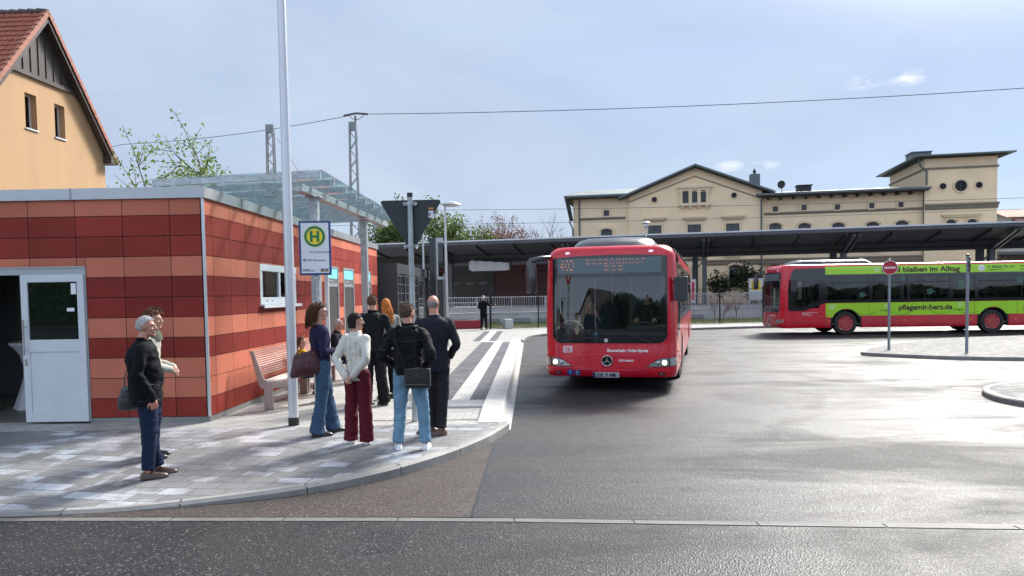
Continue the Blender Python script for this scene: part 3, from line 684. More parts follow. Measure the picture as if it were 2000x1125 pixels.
q = MB(); q.lathe((0, -.0824, 2.735), [(.120, 0), (.120, -.002)], 48, 'y'); q.build('yellow_disc', M_yel, bd)
q = MB(); q.box(-.072, -.030, -.087, -.0846, 2.65, 2.82); q.box(.030, .072, -.087, -.0846, 2.65, 2.82); q.box(-.030, .030, -.087, -.0846, 2.717, 2.753); q.build('letter_h', M_grn, bd)
text('lettering', 'Bf., Glashüttenstraße', .036, M_ink, bd, (-.07, -.0785, 2.485))
text('lettering', '400 Beeskow', .048, M_ink, bd, (-.132, -.0785, 2.355), space=1.12)
q = MB(); q.lathe((-.165, -.0782, 2.372), [(.022, 0), (.022, -.002)], 16, 'y'); q.build('line_symbol', M_ink, bd); MB().box(-.178, -.152, -.0825, -.0805, 2.366, 2.376).build('line_symbol_bar', M_swht, bd)
text('lettering', 'Busverkehr\nODER-SPREE GmbH', .022, M_ink, bd, (-.195, -.0785, 2.222), bold=.0006)
MB().box(.07, .195, -.0805, -.0785, 2.190, 2.200).build('logo_line', M_yel, bd)
text('lettering', 'BOS', .064, M_ink, bd, (.075, -.0812, 2.195), bold=.002, shear=.25)
MB().box(-.205, .205, -.0793, -.0783, 2.475, 2.477).box(-.205, .205, -.0793, -.0783, 2.52, 2.522).build('rule', mat('rule', (.45, .48, .52), .5), bd)
q = MB(); 
for z in (2.10, 2.16, 2.90): q.box(-.06, .06, -.05, .045, z - .018, z + .018)
q.build('clamp', M_galv, bs)
sc2 = thing('bus_stop_sign_post', 'thin pale square post right behind the bus stop board', 'post', (-3.02, 11.75, .12)); MB().box(-.03, .03, -.03, .03, 0, 2.85).build('post', mat('pale_post', (.6, .61, .62), .4, .4), sc2, bevel=.004)

# ================================================================= GIVE-WAY SIGN (seen from the back)
gw = thing('give_way_sign', 'dark grey back of a triangular give way sign on a galvanised post', 'road sign', (-1.415, 10.2, .12), R_(-2))
q = MB(); q.tube([(0, 0, 0), (0, 0, 3.22)], .038, 16); q.build('post', mat('galv_old', (.36, .40, .41), .45, .45, var=.35, vscale=9, stretch=(1, 1, .35), bump=.1), gw, smooth=40)
MB().lathe((0, 0, 3.22), [(.041, -.03), (.041, .03), (.0, .035)], 16).build('cap', mat('rubber', (.015, .015, .016), .5), gw, smooth=40)
def round_poly(P, r, k=5):
    o = []
    for i in range(len(P)):
        p = Vector(P[i]); a = (Vector(P[i - 1]) - p).normalized(); b = (Vector(P[(i + 1) % len(P)]) - p).normalized()
        s = p + a * r; e = p + b * r
        for t in range(k + 1):
            t /= k; o.append((1 - t) ** 2 * s + 2 * t * (1 - t) * p + t * t * e)
    return o
M_sback = mat('sign_back', (.028, .032, .036), .5, .2, var=.12)
tri = round_poly([(-.45, 3.155), (0, 2.40), (.45, 3.155)], .07)
q = MB(); q.prism([(x, .045, z) for x, z in tri], (0, .012, 0)); pl_ = q.build('plate', M_sback, gw)
q = MB(); q.prism([(x * .998, .0572, z) for x, z in tri], (0, .002, 0)); q.build('red_border', mat('sign_red', (.5, .01, .012), .4), pl_)
tri2 = round_poly([(-.33, 3.095), (0, 2.53), (.33, 3.095)], .03); MB().prism([(x, .0594, z) for x, z in tri2], (0, .002, 0)).build('white_field', M_swht, pl_)
for z in (3.10, 2.50):
    q = MB(); q.box(-.085, .085, .035, .045, z - .025, z + .025); q.lathe((0, 0, z - .022), [(.046, 0), (.046, .044)], 14)
    for x in (-.085, .085): q.tube([(x, .044, z - .03), (x - .01, .02, z - .03), (x, .0, z - .03), (x + .01 if x < 0 else x - .01, -.02, z - .03)], .008, 6); q.lathe((x, .02, z), [(.018, -.02), (.018, .015)], 10, 'y')
    q.build('bracket', M_galv, gw, smooth=40)
q = MB(); q.box(.255, .325, .0435, .045, 2.90, 3.0); st = q.build('sticker', M_swht, pl_); MB().box(.262, .285, .0425, .0435, 2.93, 2.97).build('print', mat('sticker_red', (.3, .02, .03), .5), st)
MB().box(.255, .325, .0435, .045, 3.02, 3.045).build('sticker', mat('sticker_orange', (.55, .25, .02), .5), pl_)
# ================================================================= NO ENTRY + SECOND SIGN ON THE ISLAND
M_sred = mat('no_entry_red', (.42, .012, .025), .4, var=.05); M_pole = mat('sign_pole', (.24, .28, .31), .5, .4, var=.12, vscale=6)
ne = thing('no_entry_sign', 'round red no entry sign with white bar on a grey pole on the island', 'road sign', (11.017, 20.921, .10), R_(-12))
q = MB(); q.tube([(0, 0, 0), (0, 0, 2.62)], .038, 14); q.build('post', M_pole, ne, smooth=40)
q = MB(); q.lathe((0, -.045, 2.40), [(.21, 0), (.21, -.004), (.20, -.012)], 40, 'y'); d_ = q.build('disc', M_swht, ne, smooth=30)
MB().lathe((0, -.0572, 2.40), [(.192, 0), (.192, -.002)], 40, 'y').build('red_field', M_sred, d_)
MB().box(-.15, .15, -.063, -.0596, 2.372, 2.425).build('white_bar', mat('bar_white', (.72, .62, .62), .4), d_)
MB().lathe((0, 0, 2.62), [(.040, 0), (.040, .03), (.01, .045)], 12).build('cap', MATS['rubber'], ne)
ss = thing('side_on_road_sign', 'grey pole on the island with a road sign seen edge-on from behind', 'road sign', (12.426, 19.552, .10), R_(-100))
q = MB(); q.tube([(0, 0, 0), (0, 0, 2.66)], .038, 14); q.build('post', M_pole, ss, smooth=40)
ss.rotation_euler = (0, 0, R_(62))
q = MB(); q.lathe((0, -.045, 2.42), [(.21, 0), (.21, -.006), (.2, -.012)], 40, 'y'); d_ = q.build('disc', M_sback, ss, smooth=30)
MB().box(-.05, .05, .0, .0, 0, 0) if False else MB().lathe((0, 0, 2.66), [(.042, -.02), (.042, .03), (.01, .045)], 12).build('cap', MATS['rubber'], ss)
for z in (2.50, 2.30): MB().box(-.04, .04, -.06, .04, z, z + .04).build('bracket', M_galv, ss)
# ================================================================= STREET LAMPS
M_lampw = mat('lamp_white', (.52, .54, .56), .35, .2)
def lamp(loc, h, r, label, head='dish'):
    t = thing('street_lamp', label, 'street lamp', loc)
    MB().tube([(0, 0, 0), (0, 0, 1.2), (0, 0, h)], [.055, .05, .035], 12).build('post', M_lampw, t, smooth=50)
    q = MB()
    if head == 'dish': q.lathe((.22, 0, h), [(.03, -.03), (r * .6, -.02), (r, .02), (r * .92, .07), (r * .5, .12), (.05, .14)], 24)
    else: q.lathe((0, 0, h), [(.05, -.02), (.10, .0), (.16, .08), (.13, .2), (.16, .22), (r, .28), (r * .6, .36), (.05, .38)], 20)
    q.build('lamp_head', M_lampw, t, smooth=50); return t
lamp((-2.26, 25.0, .12), 4.88, .33, 'white street lamp with a flat mushroom head right of the give way sign')
pt = atY(1262, 470, 43); lamp((pt.x, 43.0, .12), 5.6, .27, 'white street lamp with a round head rising above the oncoming red bus', 'pot')
pt = atY(826, 470, 34); lamp((pt.x, 34.0, .12), 6.0, .22, 'white street lamp partly hidden behind the give way sign', 'dish')
# ================================================================= TREES
M_bark = mat('bark', (.09, .07, .055), .9, var=.3, vscale=12, bump=.5, bscale=30)
M_barkr = mat('bark_reddish', (.16, .10, .09), .9, var=.2)
def leaf_mat(name, c1, c2, trans=.35):
    m = bpy.data.materials.new(name); m.use_nodes = True; n = m.node_tree.nodes; l = m.node_tree.links; p = n['Principled BSDF']
    g = n.new('ShaderNodeNewGeometry'); mx_ = n.new('ShaderNodeMix'); mx_.data_type = 'RGBA'; mx_.inputs[6].default_value = (*c1, 1); mx_.inputs[7].default_value = (*c2, 1)
    l.new(g.outputs['Random Per Island'], mx_.inputs[0]); l.new(mx_.outputs[2], p.inputs['Base Color']); p.inputs['Roughness'].default_value = .55
    tl = n.new('ShaderNodeBsdfTranslucent'); l.new(mx_.outputs[2], tl.inputs[0]); ms = n.new('ShaderNodeMixShader'); ms.inputs[0].default_value = trans
    l.new(p.outputs[0], ms.inputs[1]); l.new(tl.outputs[0], ms.inputs[2]); l.new(ms.outputs[0], n['Material Output'].inputs[0]); return m
M_leafl = leaf_mat('leaf_light', (.11, .19, .04), (.23, .33, .085), .4); M_leafd = leaf_mat('leaf_dark', (.045, .08, .02), (.15, .21, .055), .45); M_bud = leaf_mat('leaf_bud', (.16, .07, .06), (.24, .13, .10), .2)
M_leafx = leaf_mat('leaf_deep', (.012, .028, .01), (.04, .07, .02), .2)
def tree(name, label, loc, height, seed, leaf, leafn=6, leafsize=.07, spread=.6, levels=4, trunk_r=.12, bark=None, fork=.28, nb=(2, 4), droop=0.0, group=None, leafspread=.18, cat='tree', decay=.74):
    rnd = random.Random(seed); t = thing(name, label, cat, loc, rnd.random() * 6, group)
    wood = MB(); lv = MB()
    def br(p, d, ln, r, lev):
        pts = [p]; n_ = 4; q = p.copy(); dd = d.copy()
        for i in range(n_):
            dd = (dd + Vector((rnd.gauss(0, .11), rnd.gauss(0, .11), rnd.gauss(.05, .06) - droop))).normalized(); q = q + dd * ln / n_; pts.append(q.copy())
        wood.tube(pts, [r * (1 - .42 * i / n_) for i in range(n_ + 1)], 6 if lev < 2 else 4 if lev < 3 else 3, cap=False)
        if leaf and lev >= levels - 1:
            for i in range(leafn):
                f = rnd.random(); k = min(int(f * n_), n_ - 1); c = pts[k].lerp(pts[k + 1], f * n_ - k) + Vector((rnd.gauss(0, leafspread), rnd.gauss(0, leafspread), rnd.gauss(0, leafspread)))
                for _ in range(2):
                    a = Vector((rnd.gauss(0, 1), rnd.gauss(0, 1), rnd.gauss(0, .7))).normalized(); b = a.orthogonal().normalized(); b = (Matrix.Rotation(rnd.random() * 6.3, 3, a) @ b); s = leafsize * rnd.uniform(.6, 1.3)
                    cc = c + Vector((rnd.gauss(0, s), rnd.gauss(0, s), rnd.gauss(0, s)))
                    x = b.cross(a) * s * .55; lv.quad(cc - b * s, cc + x, cc + b * s, cc - x)
        if lev < levels:
            for k in range(rnd.randint(*nb)):
                f = rnd.uniform(.35, 1.0); i = min(int(f * n_), n_ - 1); base = pts[i].lerp(pts[i + 1], f * n_ - i)
                ax = dd.orthogonal().normalized(); ax = Matrix.Rotation(rnd.random() * 6.3, 3, dd) @ ax
                nd = (Matrix.Rotation(rnd.uniform(.5, 1.1) * spread, 3, ax) @ dd).normalized()
                br(base, nd, ln * decay * rnd.uniform(.75, 1.15), r * .55, lev + 1)
            br(pts[-1], dd, ln * decay, r * .6, lev + 1)
    br(Vector((0, 0, 0)), Vector((0, 0, 1)), height * fork, trunk_r, 0)
    wood.build('trunk', bark or M_bark, t, smooth=60)
    if lv.v: lv.build('crown', leaf, t)
    return t
p = atY(325, 560, 27); tree('young_tree', 'taller sparse young tree with fresh leaves and bare twigs beside the yellow house', (p.x, 27, 0), 10.0, 5, M_leafl, 9, .078, 1.25, 4, .13, fork=.32, decay=.74, nb=(3, 4), leafspread=.12)
tree('young_tree', 'low sparse leafy treetop right of the taller young tree, above the canopy edge', (atY(405, 560, 30).x, 30, 0), 8.6, 12, M_leafl, 9, .075, 1.1, 4, .08, fork=.36, decay=.64)
for i, (px, Y, h, sd) in enumerate(((762, 76, 13.0, 3), (815, 78, 15.0, 8), (866, 77, 14.0, 21), (738, 78, 12.0, 33), (893, 80, 11.8, 37))):
    lb = ['round green tree under the left corner of the give way sign', 'tallest green tree directly behind the give way sign', 'dense green tree right of the street lamp post', 'green tree seen between the canopy posts and the give way sign', 'smaller green tree at the right edge of the leafy group'][i]
    tree('leafy_tree', lb, (atY(px, 560, Y).x, Y, 0), h, sd, M_leafd, 10, .18, .85, 4, .2, fork=.30, decay=.74, nb=(2, 3), leafspread=.34, group='green trees behind the give way sign')
for i, (px, Y, h, sd, lf) in enumerate(((932, 86, 14.5, 5, 0), (985, 88, 13.2, 41, 1), (1022, 84, 13.4, 42, 1), (1066, 89, 13.6, 43, 0), (1098, 87, 12.0, 47, 0))):
    lb = ['bare pale tree left of the reddish budding trees', 'reddish budding tree, left one of the reddish pair above the platform roof', 'reddish budding tree, right one of the reddish pair above the platform roof', 'tall bare tree right of the reddish trees above the platform roof', 'bare tree next to the left corner of the station building'][i]
    tree('bare_tree', lb, (atY(px, 560, Y).x, Y, 0), h, sd, M_bud if lf else None, 5, .12, .85, 4, .14, bark=M_barkr, fork=.30, nb=(2, 4), leafspread=.2, group='bare trees beyond the platform roof')

# ================================================================= YELLOW HOUSE
M_render = mat('yellow_render', (.44, .275, .145), .85, var=.08, vscale=1.2, bump=.25, bscale=50, stretch=(1, 1, .25))
M_tile = mat('roof_tile', (.31, .088, .052), .7, var=.3, vscale=6); M_tile2 = mat('verge_tile', (.33, .12, .075), .7, var=.2); M_browns = mat('brown_metal', (.075, .06, .055), .45, .3, var=.1); M_brownd = mat('brown_soffit', (.05, .035, .03), .6)
ha = R_(3)
house = thing('yellow_house', 'tall yellow rendered house with red tiled roof and a brown metal clad gable top', 'house', (-17.89, 32.0, 0), -ha)
# local: +y along the gable plane away from camera, -x into the house; corner at origin
S = 3.78
apex = 12.95; eave = 8.35; ov = .35
gw_ = MB()
def gline(r): return apex - abs(r - S) * (apex - eave) / S      # roof height over distance r toward the camera
wins = [(4.15, 4.77, 8.45, 9.77), (2.55, 3.15, 8.45, 9.77)]
rs = sorted({0, .6, 1.3, 2.01, 5.4, 6.3, 2 * S, *[w_[0] for w_ in wins], *[w_[1] for w_ in wins], S}); 
for a, b in zip(rs, rs[1:]):
    mid = (a + b) / 2; ops = [w_ for w_ in wins if w_[0] <= mid <= w_[1]]
    ta, tb = min(gline(a), 10.5), min(gline(b), 10.5)
    if ops:
        o = ops[0]; gw_.prism([(0, -a, 0), (0, -b, 0), (0, -b, o[2]), (0, -a, o[2])], (-.3, 0, 0)); gw_.prism([(0, -a, o[3]), (0, -b, o[3]), (0, -b, tb), (0, -a, ta)], (-.3, 0, 0))
    else: gw_.prism([(0, -a, 0), (0, -b, 0), (0, -b, tb), (0, -a, ta)], (-.3, 0, 0))
gw_.box(-9, -.3, -.3, 0, 0, eave); gw_.box(-9, -.3, -2 * S, -2 * S + .3, 0, eave)
gw_.build('wall', M_render, house)
for w_ in wins:
    f = MB(); a, b, c, d = w_
    for bx in ((a, a + .06, c, d), (b - .06, b, c, d), (a + .06, b - .06, c, c + .06), (a + .06, b - .06, d - .06, d)): f.box(-.30, -.24, -bx[0], -bx[1], bx[2], bx[3])
    fo = f.build('window', M_wht, house); MB().box(-.28, -.275, -a - .06, -b + .06, c + .06, d - .06).build('pane', M_gglass, fo)
    MB().box(-.9, -.89, -a, -b, c, d).build('blind', MATS['blind'], fo)
    MB().box(-.24, .05, -a + .03, -b - .03, c - .05, c).build('sill', M_wht, fo)
# metal gable cladding
tri = [(0.02, -(S - (apex - 10.5) / (apex - eave) * S), 10.5), (0.02, -(S + (apex - 10.5) / (apex - eave) * S), 10.5), (0.02, -S, apex)]
q = MB(); q.prism(tri, (-.1, 0, 0)); cl = q.build('gable_cladding', M_browns, house)
q = MB()
r = S - 1.9
while r < S + 2.0:
    top = gline(r) - .06
    if top > 10.6: q.box(.02, .055, -r - .012, -r + .012, 10.5, top)
    r += .42
q.build('standing_seam', M_brownd, cl)
q = MB(); q.box(.02, .10, tri[0][1] + .12, tri[1][1] - .12, 10.40, 10.56); q.build('ledge', M_browns, cl)
# verge boards + tiled slopes
sl = math.atan2(apex - eave, S); Lr = math.hypot(apex - eave + .35 * math.tan(sl), S + .35)
def slope_pt(side, dist, x, h=0):   # dist down the slope from ridge; side -1 = near camera
    yy = -S + (1 if side > 0 else -1) * dist * math.cos(sl); zz = apex + .12 - dist * math.sin(sl)
    return Vector((x, yy + (h * math.sin(sl)) * (1 if side > 0 else -1), zz + h * math.cos(sl)))
for side in (1, -1):
    vb = MB(); vb.rings([[slope_pt(side, 0, ov - .03, -.24), slope_pt(side, 0, ov, -.24), slope_pt(side, 0, ov, 0), slope_pt(side, 0, ov - .03, 0)], [slope_pt(side, Lr, ov - .03, -.24), slope_pt(side, Lr, ov, -.24), slope_pt(side, Lr, ov, 0), slope_pt(side, Lr, ov - .03, 0)]])
    vb.rings([[slope_pt(side, 0, -9, -.16), slope_pt(side, 0, ov - .04, -.16), slope_pt(side, 0, ov - .04, -.02), slope_pt(side, 0, -9, -.02)], [slope_pt(side, Lr, -9, -.16), slope_pt(side, Lr, ov - .04, -.16), slope_pt(side, Lr, ov - .04, -.02), slope_pt(side, Lr, -9, -.02)]])
    vb.build('verge_board', M_brownd, house)
    tl = MB(); rows_ = int(Lr / .32) + 1; cols_ = int(9.3 / .05) + 1
    for k in range(rows_):
        d0 = k * .32; d1 = min(d0 + .36, Lr + .04); ra = []; rb = []
        for c in range(cols_):
            x = ov - .02 - c * .05; h = .035 * abs(math.sin(x * math.pi / .22))
            ra.append(slope_pt(side, d0, x, h + .0)); rb.append(slope_pt(side, d1, x, h + .045))
        rc = [p_ + (slope_pt(side, 0, 0, -.04) - slope_pt(side, 0, 0, 0)) for p_ in rb]
        tl.rings([ra, rb, rc], closed=False, cap=False)
    rf_ = tl.build('roof', M_tile, house)
    vt = MB()
    for k in range(rows_):
        d0 = k * .32; d1 = min(d0 + .34, Lr + .05)
        vt.rings([[slope_pt(side, d0, ov + .03, -.10), slope_pt(side, d0, ov + .05, -.10), slope_pt(side, d0, ov + .05, .05), slope_pt(side, d0, ov - .10, .075), slope_pt(side, d0, ov - .10, .04)], [slope_pt(side, d1, ov + .03, -.08), slope_pt(side, d1, ov + .05, -.08), slope_pt(side, d1, ov + .05, .09), slope_pt(side, d1, ov - .10, .11), slope_pt(side, d1, ov - .10, .07)]])
    vt.build('verge_tiles', M_tile2, rf_)
q = MB(); x = ov
while x > -9: q.tube([(x, -S, apex + .13), (x - .40, -S, apex + .16)], [.10, .125], 10); x -= .36
q.build('ridge_tiles', mat('ridge', (.07, .045, .04), .6, var=.3), house, smooth=50)
q = MB(); q.box(-.2, ov + .02, -.12, .42, eave - .42, eave - .05); q.build('eave_box', M_brownd, house)

# ================================================================= STATION BUILDING
M_cream = mat('cream_render', (.80, .62, .41), .85, var=.06, vscale=.8, bump=.1, bscale=30); M_trim = mat('stone_trim', (.68, .54, .36), .8, var=.08)
M_cdark = mat('cornice_dark', (.20, .17, .125), .8); M_zinc = mat('zinc_roof', (.12, .15, .155), .5, .3, var=.15, vscale=1.5); M_soff = mat('soffit', (.03, .028, .026), .7)  # cornices and string courses in one dark tone on all faces
M_wfr = mat('window_frame_dark', (.02, .018, .022), .5); M_pane = glass('station_pane', (.2, .22, .28), .5, .03)
M_curt = mat('curtain', (.40, .40, .42), .8, var=.2, vscale=6)
FS = Frame((17.7, 62.0), (.98, -.2))
st = thing('station_building', 'cream rendered station building with a wide central gable and a square tower at its right', 'building', (17.7, 62.0, 0), FS.ang)
def sx(px, py=450, off=0): return FS(px, py, off)[0]
def sz(px, py, off=0): return FS(px, py, off)[1]
wall = MB(); CO = -.25   # central part stands 25 cm proud
def rect(mb, s0, s1, z0, z1, y0=0.0, y1=.3): mb.box(s0, s1, y0, y1, z0, z1)
def win(px0, px1, py0, py1, nv=2, nh=2, off=0.0, arch=False, surround=True, curtain=False, label=None):
    s0, z1 = FS(px0, py0, off); s1, z0 = FS(px1, py1, off); y = off
    f = MB(); w_ = .07
    f.box(s0, s1, y - .02, y - .005, z0, z1) if False else None
    f.box(s0, s0 + w_, y - .06, y - .004, z0, z1); f.box(s1 - w_, s1, y - .06, y - .004, z0, z1); f.box(s0 + w_, s1 - w_, y - .06, y - .004, z1 - w_, z1); f.box(s0 + w_, s1 - w_, y - .06, y - .004, z0, z0 + w_)
    for k in range(1, nv): x = s0 + (s1 - s0) * k / nv; f.box(x - .035, x + .035, y - .05, y - .012, z0 + w_, z1 - w_)
    for k in range(1, nh): z = z0 + (z1 - z0) * k / nh; f.box(s0 + w_, s1 - w_, y - .048, y - .014, z - .025, z + .025)
    o = f.build('window', M_wfr, st)
    MB().box(s0 + w_ * .5, s1 - w_ * .5, y - .022, y - .018, z0, z1).build('pane', M_pane, o)
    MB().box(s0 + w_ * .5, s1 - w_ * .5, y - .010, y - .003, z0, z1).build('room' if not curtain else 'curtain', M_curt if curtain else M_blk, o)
    if surround:
        q = MB(); b = .16
        q.box(s0 - b, s0, y - .09, y - .003, z0, z1); q.box(s1, s1 + b, y - .09, y - .003, z0, z1)
        if arch:
            n_ = 10; cx = (s0 + s1) / 2; hw = (s1 - s0) / 2; rise = .22
            for k in range(n_):
                a, c = -1 + 2 * k / n_, -1 + 2 * (k + 1) / n_
                za, zc = z1 + rise * (1 - a * a), z1 + rise * (1 - c * c)
                q.prism([(cx + a * (hw + b), y - .11, za), (cx + c * (hw + b), y - .11, zc), (cx + c * (hw + b), y - .11, zc + .16), (cx + a * (hw + b), y - .11, za + .16)], (0, .108, 0))
                if True: f2 = None
        else: q.box(s0 - b, s1 + b, y - .09, y - .003, z1, z1 + b)
        q.build('surround', M_trim, o)
        MB().box(s0 - .12, s1 + .12, y - .14, y - .003, z0 - .10, z0).build('sill', M_trim, o)
        if arch:
            q = MB(); q.poly([(s0, y - .03, z1 - .001)] + [(cx + hw * a, y - .03, z1 + .20 * (1 - a * a)) for a in (-.8, -.5, -.2, .2, .5, .8)] + [(s1, y - .03, z1 - .001)]); q.build('arch_light', M_wfr, o)
    return o
# wings and central body
sL0, sL1 = sx(1120, 430), sx(1228, 430); sC1 = sx(1488, 430); sR1 = sx(1806, 430)
zLw = sz(1170, 388); zCl = sz(1228, 384, CO); zCr = sz(1488, 376, CO)
pa_, za_ = FS(1357, 322, CO)
zEl = sz(1212, 387, CO); 
q = MB(); q.box(sL0, sL1, 0, 11, 0, zLw + .15); q.build('wall', M_cream, st)
zE = (sz(1228, 383, CO) + sz(1488, 377, CO)) / 2
slp = (za_ - zE) / (((sx(1509, 376, CO) - sx(1210, 385, CO)) / 2))
zc = lambda s_: za_ - abs(s_ - pa_) * slp - .12
q = MB(); q.prism([(sL1, CO, 0), (sC1, CO, 0), (sC1, CO, zc(sC1)), (pa_, CO, zc(pa_)), (sL1, CO, zc(sL1))], (0, 11, 0)); q.build('wall', M_cream, st)
zR0 = sz(1495, 384); zR1 = sz(1800, 374)
zR = (zR0 + zR1) / 2
q = MB(); q.box(sC1, sR1, 0, 9, 0, zR); q.build('wall', M_cream, st)
# gable roof slabs
q = MB()
for sgn in (-1, 1):
    h_ = (sx(1509, 376, CO) - sx(1210, 385, CO)) / 2 + .1
    s_e = pa_ + sgn * h_; z_e = za_ - h_ * slp
    q.prism([(pa_, CO - .7, za_), (s_e, CO - .7, z_e), (s_e, CO - .7, z_e - .16), (pa_, CO - .7, za_ - .16)], (0, 12.4, 0))
q.build('roof', M_zinc, st)
q = MB()
for sgn in (-1, 1):
    h_ = (sx(1509, 376, CO) - sx(1210, 385, CO)) / 2
    q.prism([(pa_, CO - .6, za_ - .17), (pa_ + sgn * h_, CO - .6, za_ - h_ * slp - .17), (pa_ + sgn * h_, CO - .6, za_ - h_ * slp - .27), (pa_, CO - .6, za_ - .27)], (0, .6, 0))
q.build('soffit', M_soff, st)
# left wing roof: overhang with dark soffit on the left
q = MB(); a = sx(1104, 395) ; b_ = sL1 - .0
q.prism([(a, -.9, zLw + .10), (a, -.9, zLw + .25), (a + 1, 6, zLw + 1.6), (a + 1, 12, zLw + .25), (a, 12, zLw + .1)], (b_ - a, 0, 0)); q.build('roof', M_zinc, st)
q = MB(); q.box(a + .05, b_, -.85, 0, zLw - .02, zLw + .10); q.box(a + .05, sL0, 0, 11.5, zLw - .02, zLw + .10); 
q.prism([(a + .05, -.85, zLw - .02), (a + .05, 0, zLw - .02), (a + .4, 0, zLw - 1.9), (a + .4, -.3, zLw - 1.9)], (sL0 - a - .4, 0, 0)); q.build('soffit', M_soff, st)
q = MB(); c_ = sx(1187, 382); q.box(c_ - .9, c_ + .9, 2, 4, zLw + .1, zLw + .75 ); q.build('roof_vent', M_soff, st)
# right wing roof
q = MB(); b_ = sx(1810, 372)
q.prism([(sC1 - .5, -1.1, zR + .05), (sC1 - .5, -1.1, zR + .20), (sC1 - .5, 4.5, zR + .95), (sC1 - .5, 10, zR + .2), (sC1 - .5, 10, zR + .05)], (b_ - sC1 + .5, 0, 0)); q.build('roof', M_zinc, st)
q = MB(); q.box(sC1, b_ - .1, -1.05, 0, zR - .05, zR + .05)
s_ = sC1 + .5
while s_ < b_ - .3: q.box(s_ - .09, s_ + .09, -.95, -.0, zR - .28, zR - .05); s_ += 1.0
q.build('eave_brackets', M_soff, st)
for px in (1581,): c_ = sx(px, 370); MB().box(c_ - .55, c_ + .55, 2, 3, zR + .3, zR + 1.1).box(c_ - .65, c_ + .65, 1.9, 3.1, zR + 1.1, zR + 1.18).build('roof_vent', M_soff, st)
c_ = sx(1475, 345, 4); MB().box(c_ - .42, c_ + .42, 4, 5, za_ - 3.4, za_ - .35).build('chimney', mat('slate', (.10, .12, .135), .5, .2, var=.15), st)
q = MB(); q.lathe((c_, 4.5, za_ - .35), [(.12, 0), (.12, .25), (.2, .27), (.06, .45), (.05, .55)], 10); q.build('chimney_pot', M_soff, st)
# strings and cornices
q = MB()
def string(px0, py0, px1, py1, h=.12, off=0.0, pr=.1):
    a, z0 = FS(px0, py0, off); b, z1 = FS(px1, py1, off); z = (z0 + z1) / 2; q.box(a, b, off - pr, off - .003, z - h / 2, z + h / 2); q.box(a + .03, b - .03, off - pr * .5, off - .004, z - h / 2 - .1, z - h / 2 - .002)
string(1130, 428, 1222, 424); string(1492, 418, 1804, 405); string(1806, 400.5, 1951, 396.5, .16, -.4, .16); string(1806, 406.5, 1950, 403, .1, -.4, .08); string(1380, 508.5, 1950, 497, .14, CO, .1); string(1380, 514, 1950, 504, .1, CO - .01, .06)
string(1128, 508.5, 1380, 508.5, .14, CO, .1)
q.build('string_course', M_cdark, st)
# raking moulding on gable
q = MB(); z_l = sz(1228, 395, CO); pk, zk = FS(1357, 344, CO); z_r = sz(1487, 388, CO)
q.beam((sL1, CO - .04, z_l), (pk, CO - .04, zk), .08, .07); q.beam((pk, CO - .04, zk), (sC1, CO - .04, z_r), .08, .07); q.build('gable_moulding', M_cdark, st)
# window hoods
def hood(px0, px1, py, h, off=CO):
    a, z = FS(px0, py, off); b, _ = FS(px1, py, off); m_ = MB(); m_.box(a, b, off - .30, off - .004, z - h * .45, z); m_.box(a + .15, b - .15, off - .2, off - .004, z - h, z - h * .45); m_.build('window_hood', M_trim, st)
hood(1257, 1302, 425.5, .32); hood(1334, 1380, 424, .32); hood(1409, 1455, 421.5, .32); hood(1324, 1391, 365, .38); hood(1838, 1917, 419, .26, -.4)
q = MB(); a, z = FS(1325, 402, CO); b, _ = FS(1389, 402, CO); q.box(a, b, CO - .28, CO - .004, z - .05, z + .18)
for k in range(4):
    x = a + (b - a) * (k + .5) / 4; q.box(x - .15, x + .15, CO - .22, CO - .004, z - .25, z - .05)
q.build('window_ledge', M_trim, st)
for k, px in enumerate((1339, 1356.5, 1373.5)): win(px - 5.5, px + 5.5, 375, 401, 2, 3, CO, surround=False, curtain=True)
for px in (1329.5, 1348, 1365, 1382):
    a, z1 = FS(px, 371, CO); _, z0 = FS(px, 401, CO); MB().box(a - .14, a + .14, CO - .16, CO - .004, z0, z1).box(a - .19, a + .19, CO - .19, CO - .004, z1 - .22, z1).build('pilaster', M_trim, st)
for px0, px1, py in ((1266, 1292, 441), (1343, 1369, 439), (1418, 1444, 437)): win(px0, px1, py, py + 62, 2, 3, CO, curtain=True)
win(1179, 1190, 411, 422, 2, 2); win(1174, 1196, 452, 505, 2, 3, 0, True)
for px, py in ((1514, 408.5), (1570, 405.5), (1635, 404.5), (1702, 402), (1759, 400)): win(px - 5, px + 5, py - 5, py + 5, 2, 2)
for px, py in ((1514, 441), (1571, 441), (1637, 440), (1704, 438.5), (1761, 436)): win(px - 12, px + 12, py, py + 50, 2, 3, 0, True)
for px, py in ((1857, 434), (1898, 433)): win(px - 9, px + 9, py, py + 50, 2, 3, -.4, True)
for px0, px1, py0, py1 in ((1424, 1449, 522, 562), (1352, 1362, 524, 566), (1502, 1528, 522, 562), (1585, 1611, 520, 562), (1690, 1716, 520, 562), (1790, 1800, 520, 562), (1180, 1205, 522, 562), (1275, 1300, 522, 562)): win(px0, px1, py0, py1, 2, 3, CO if px0 < 1480 else 0, True)
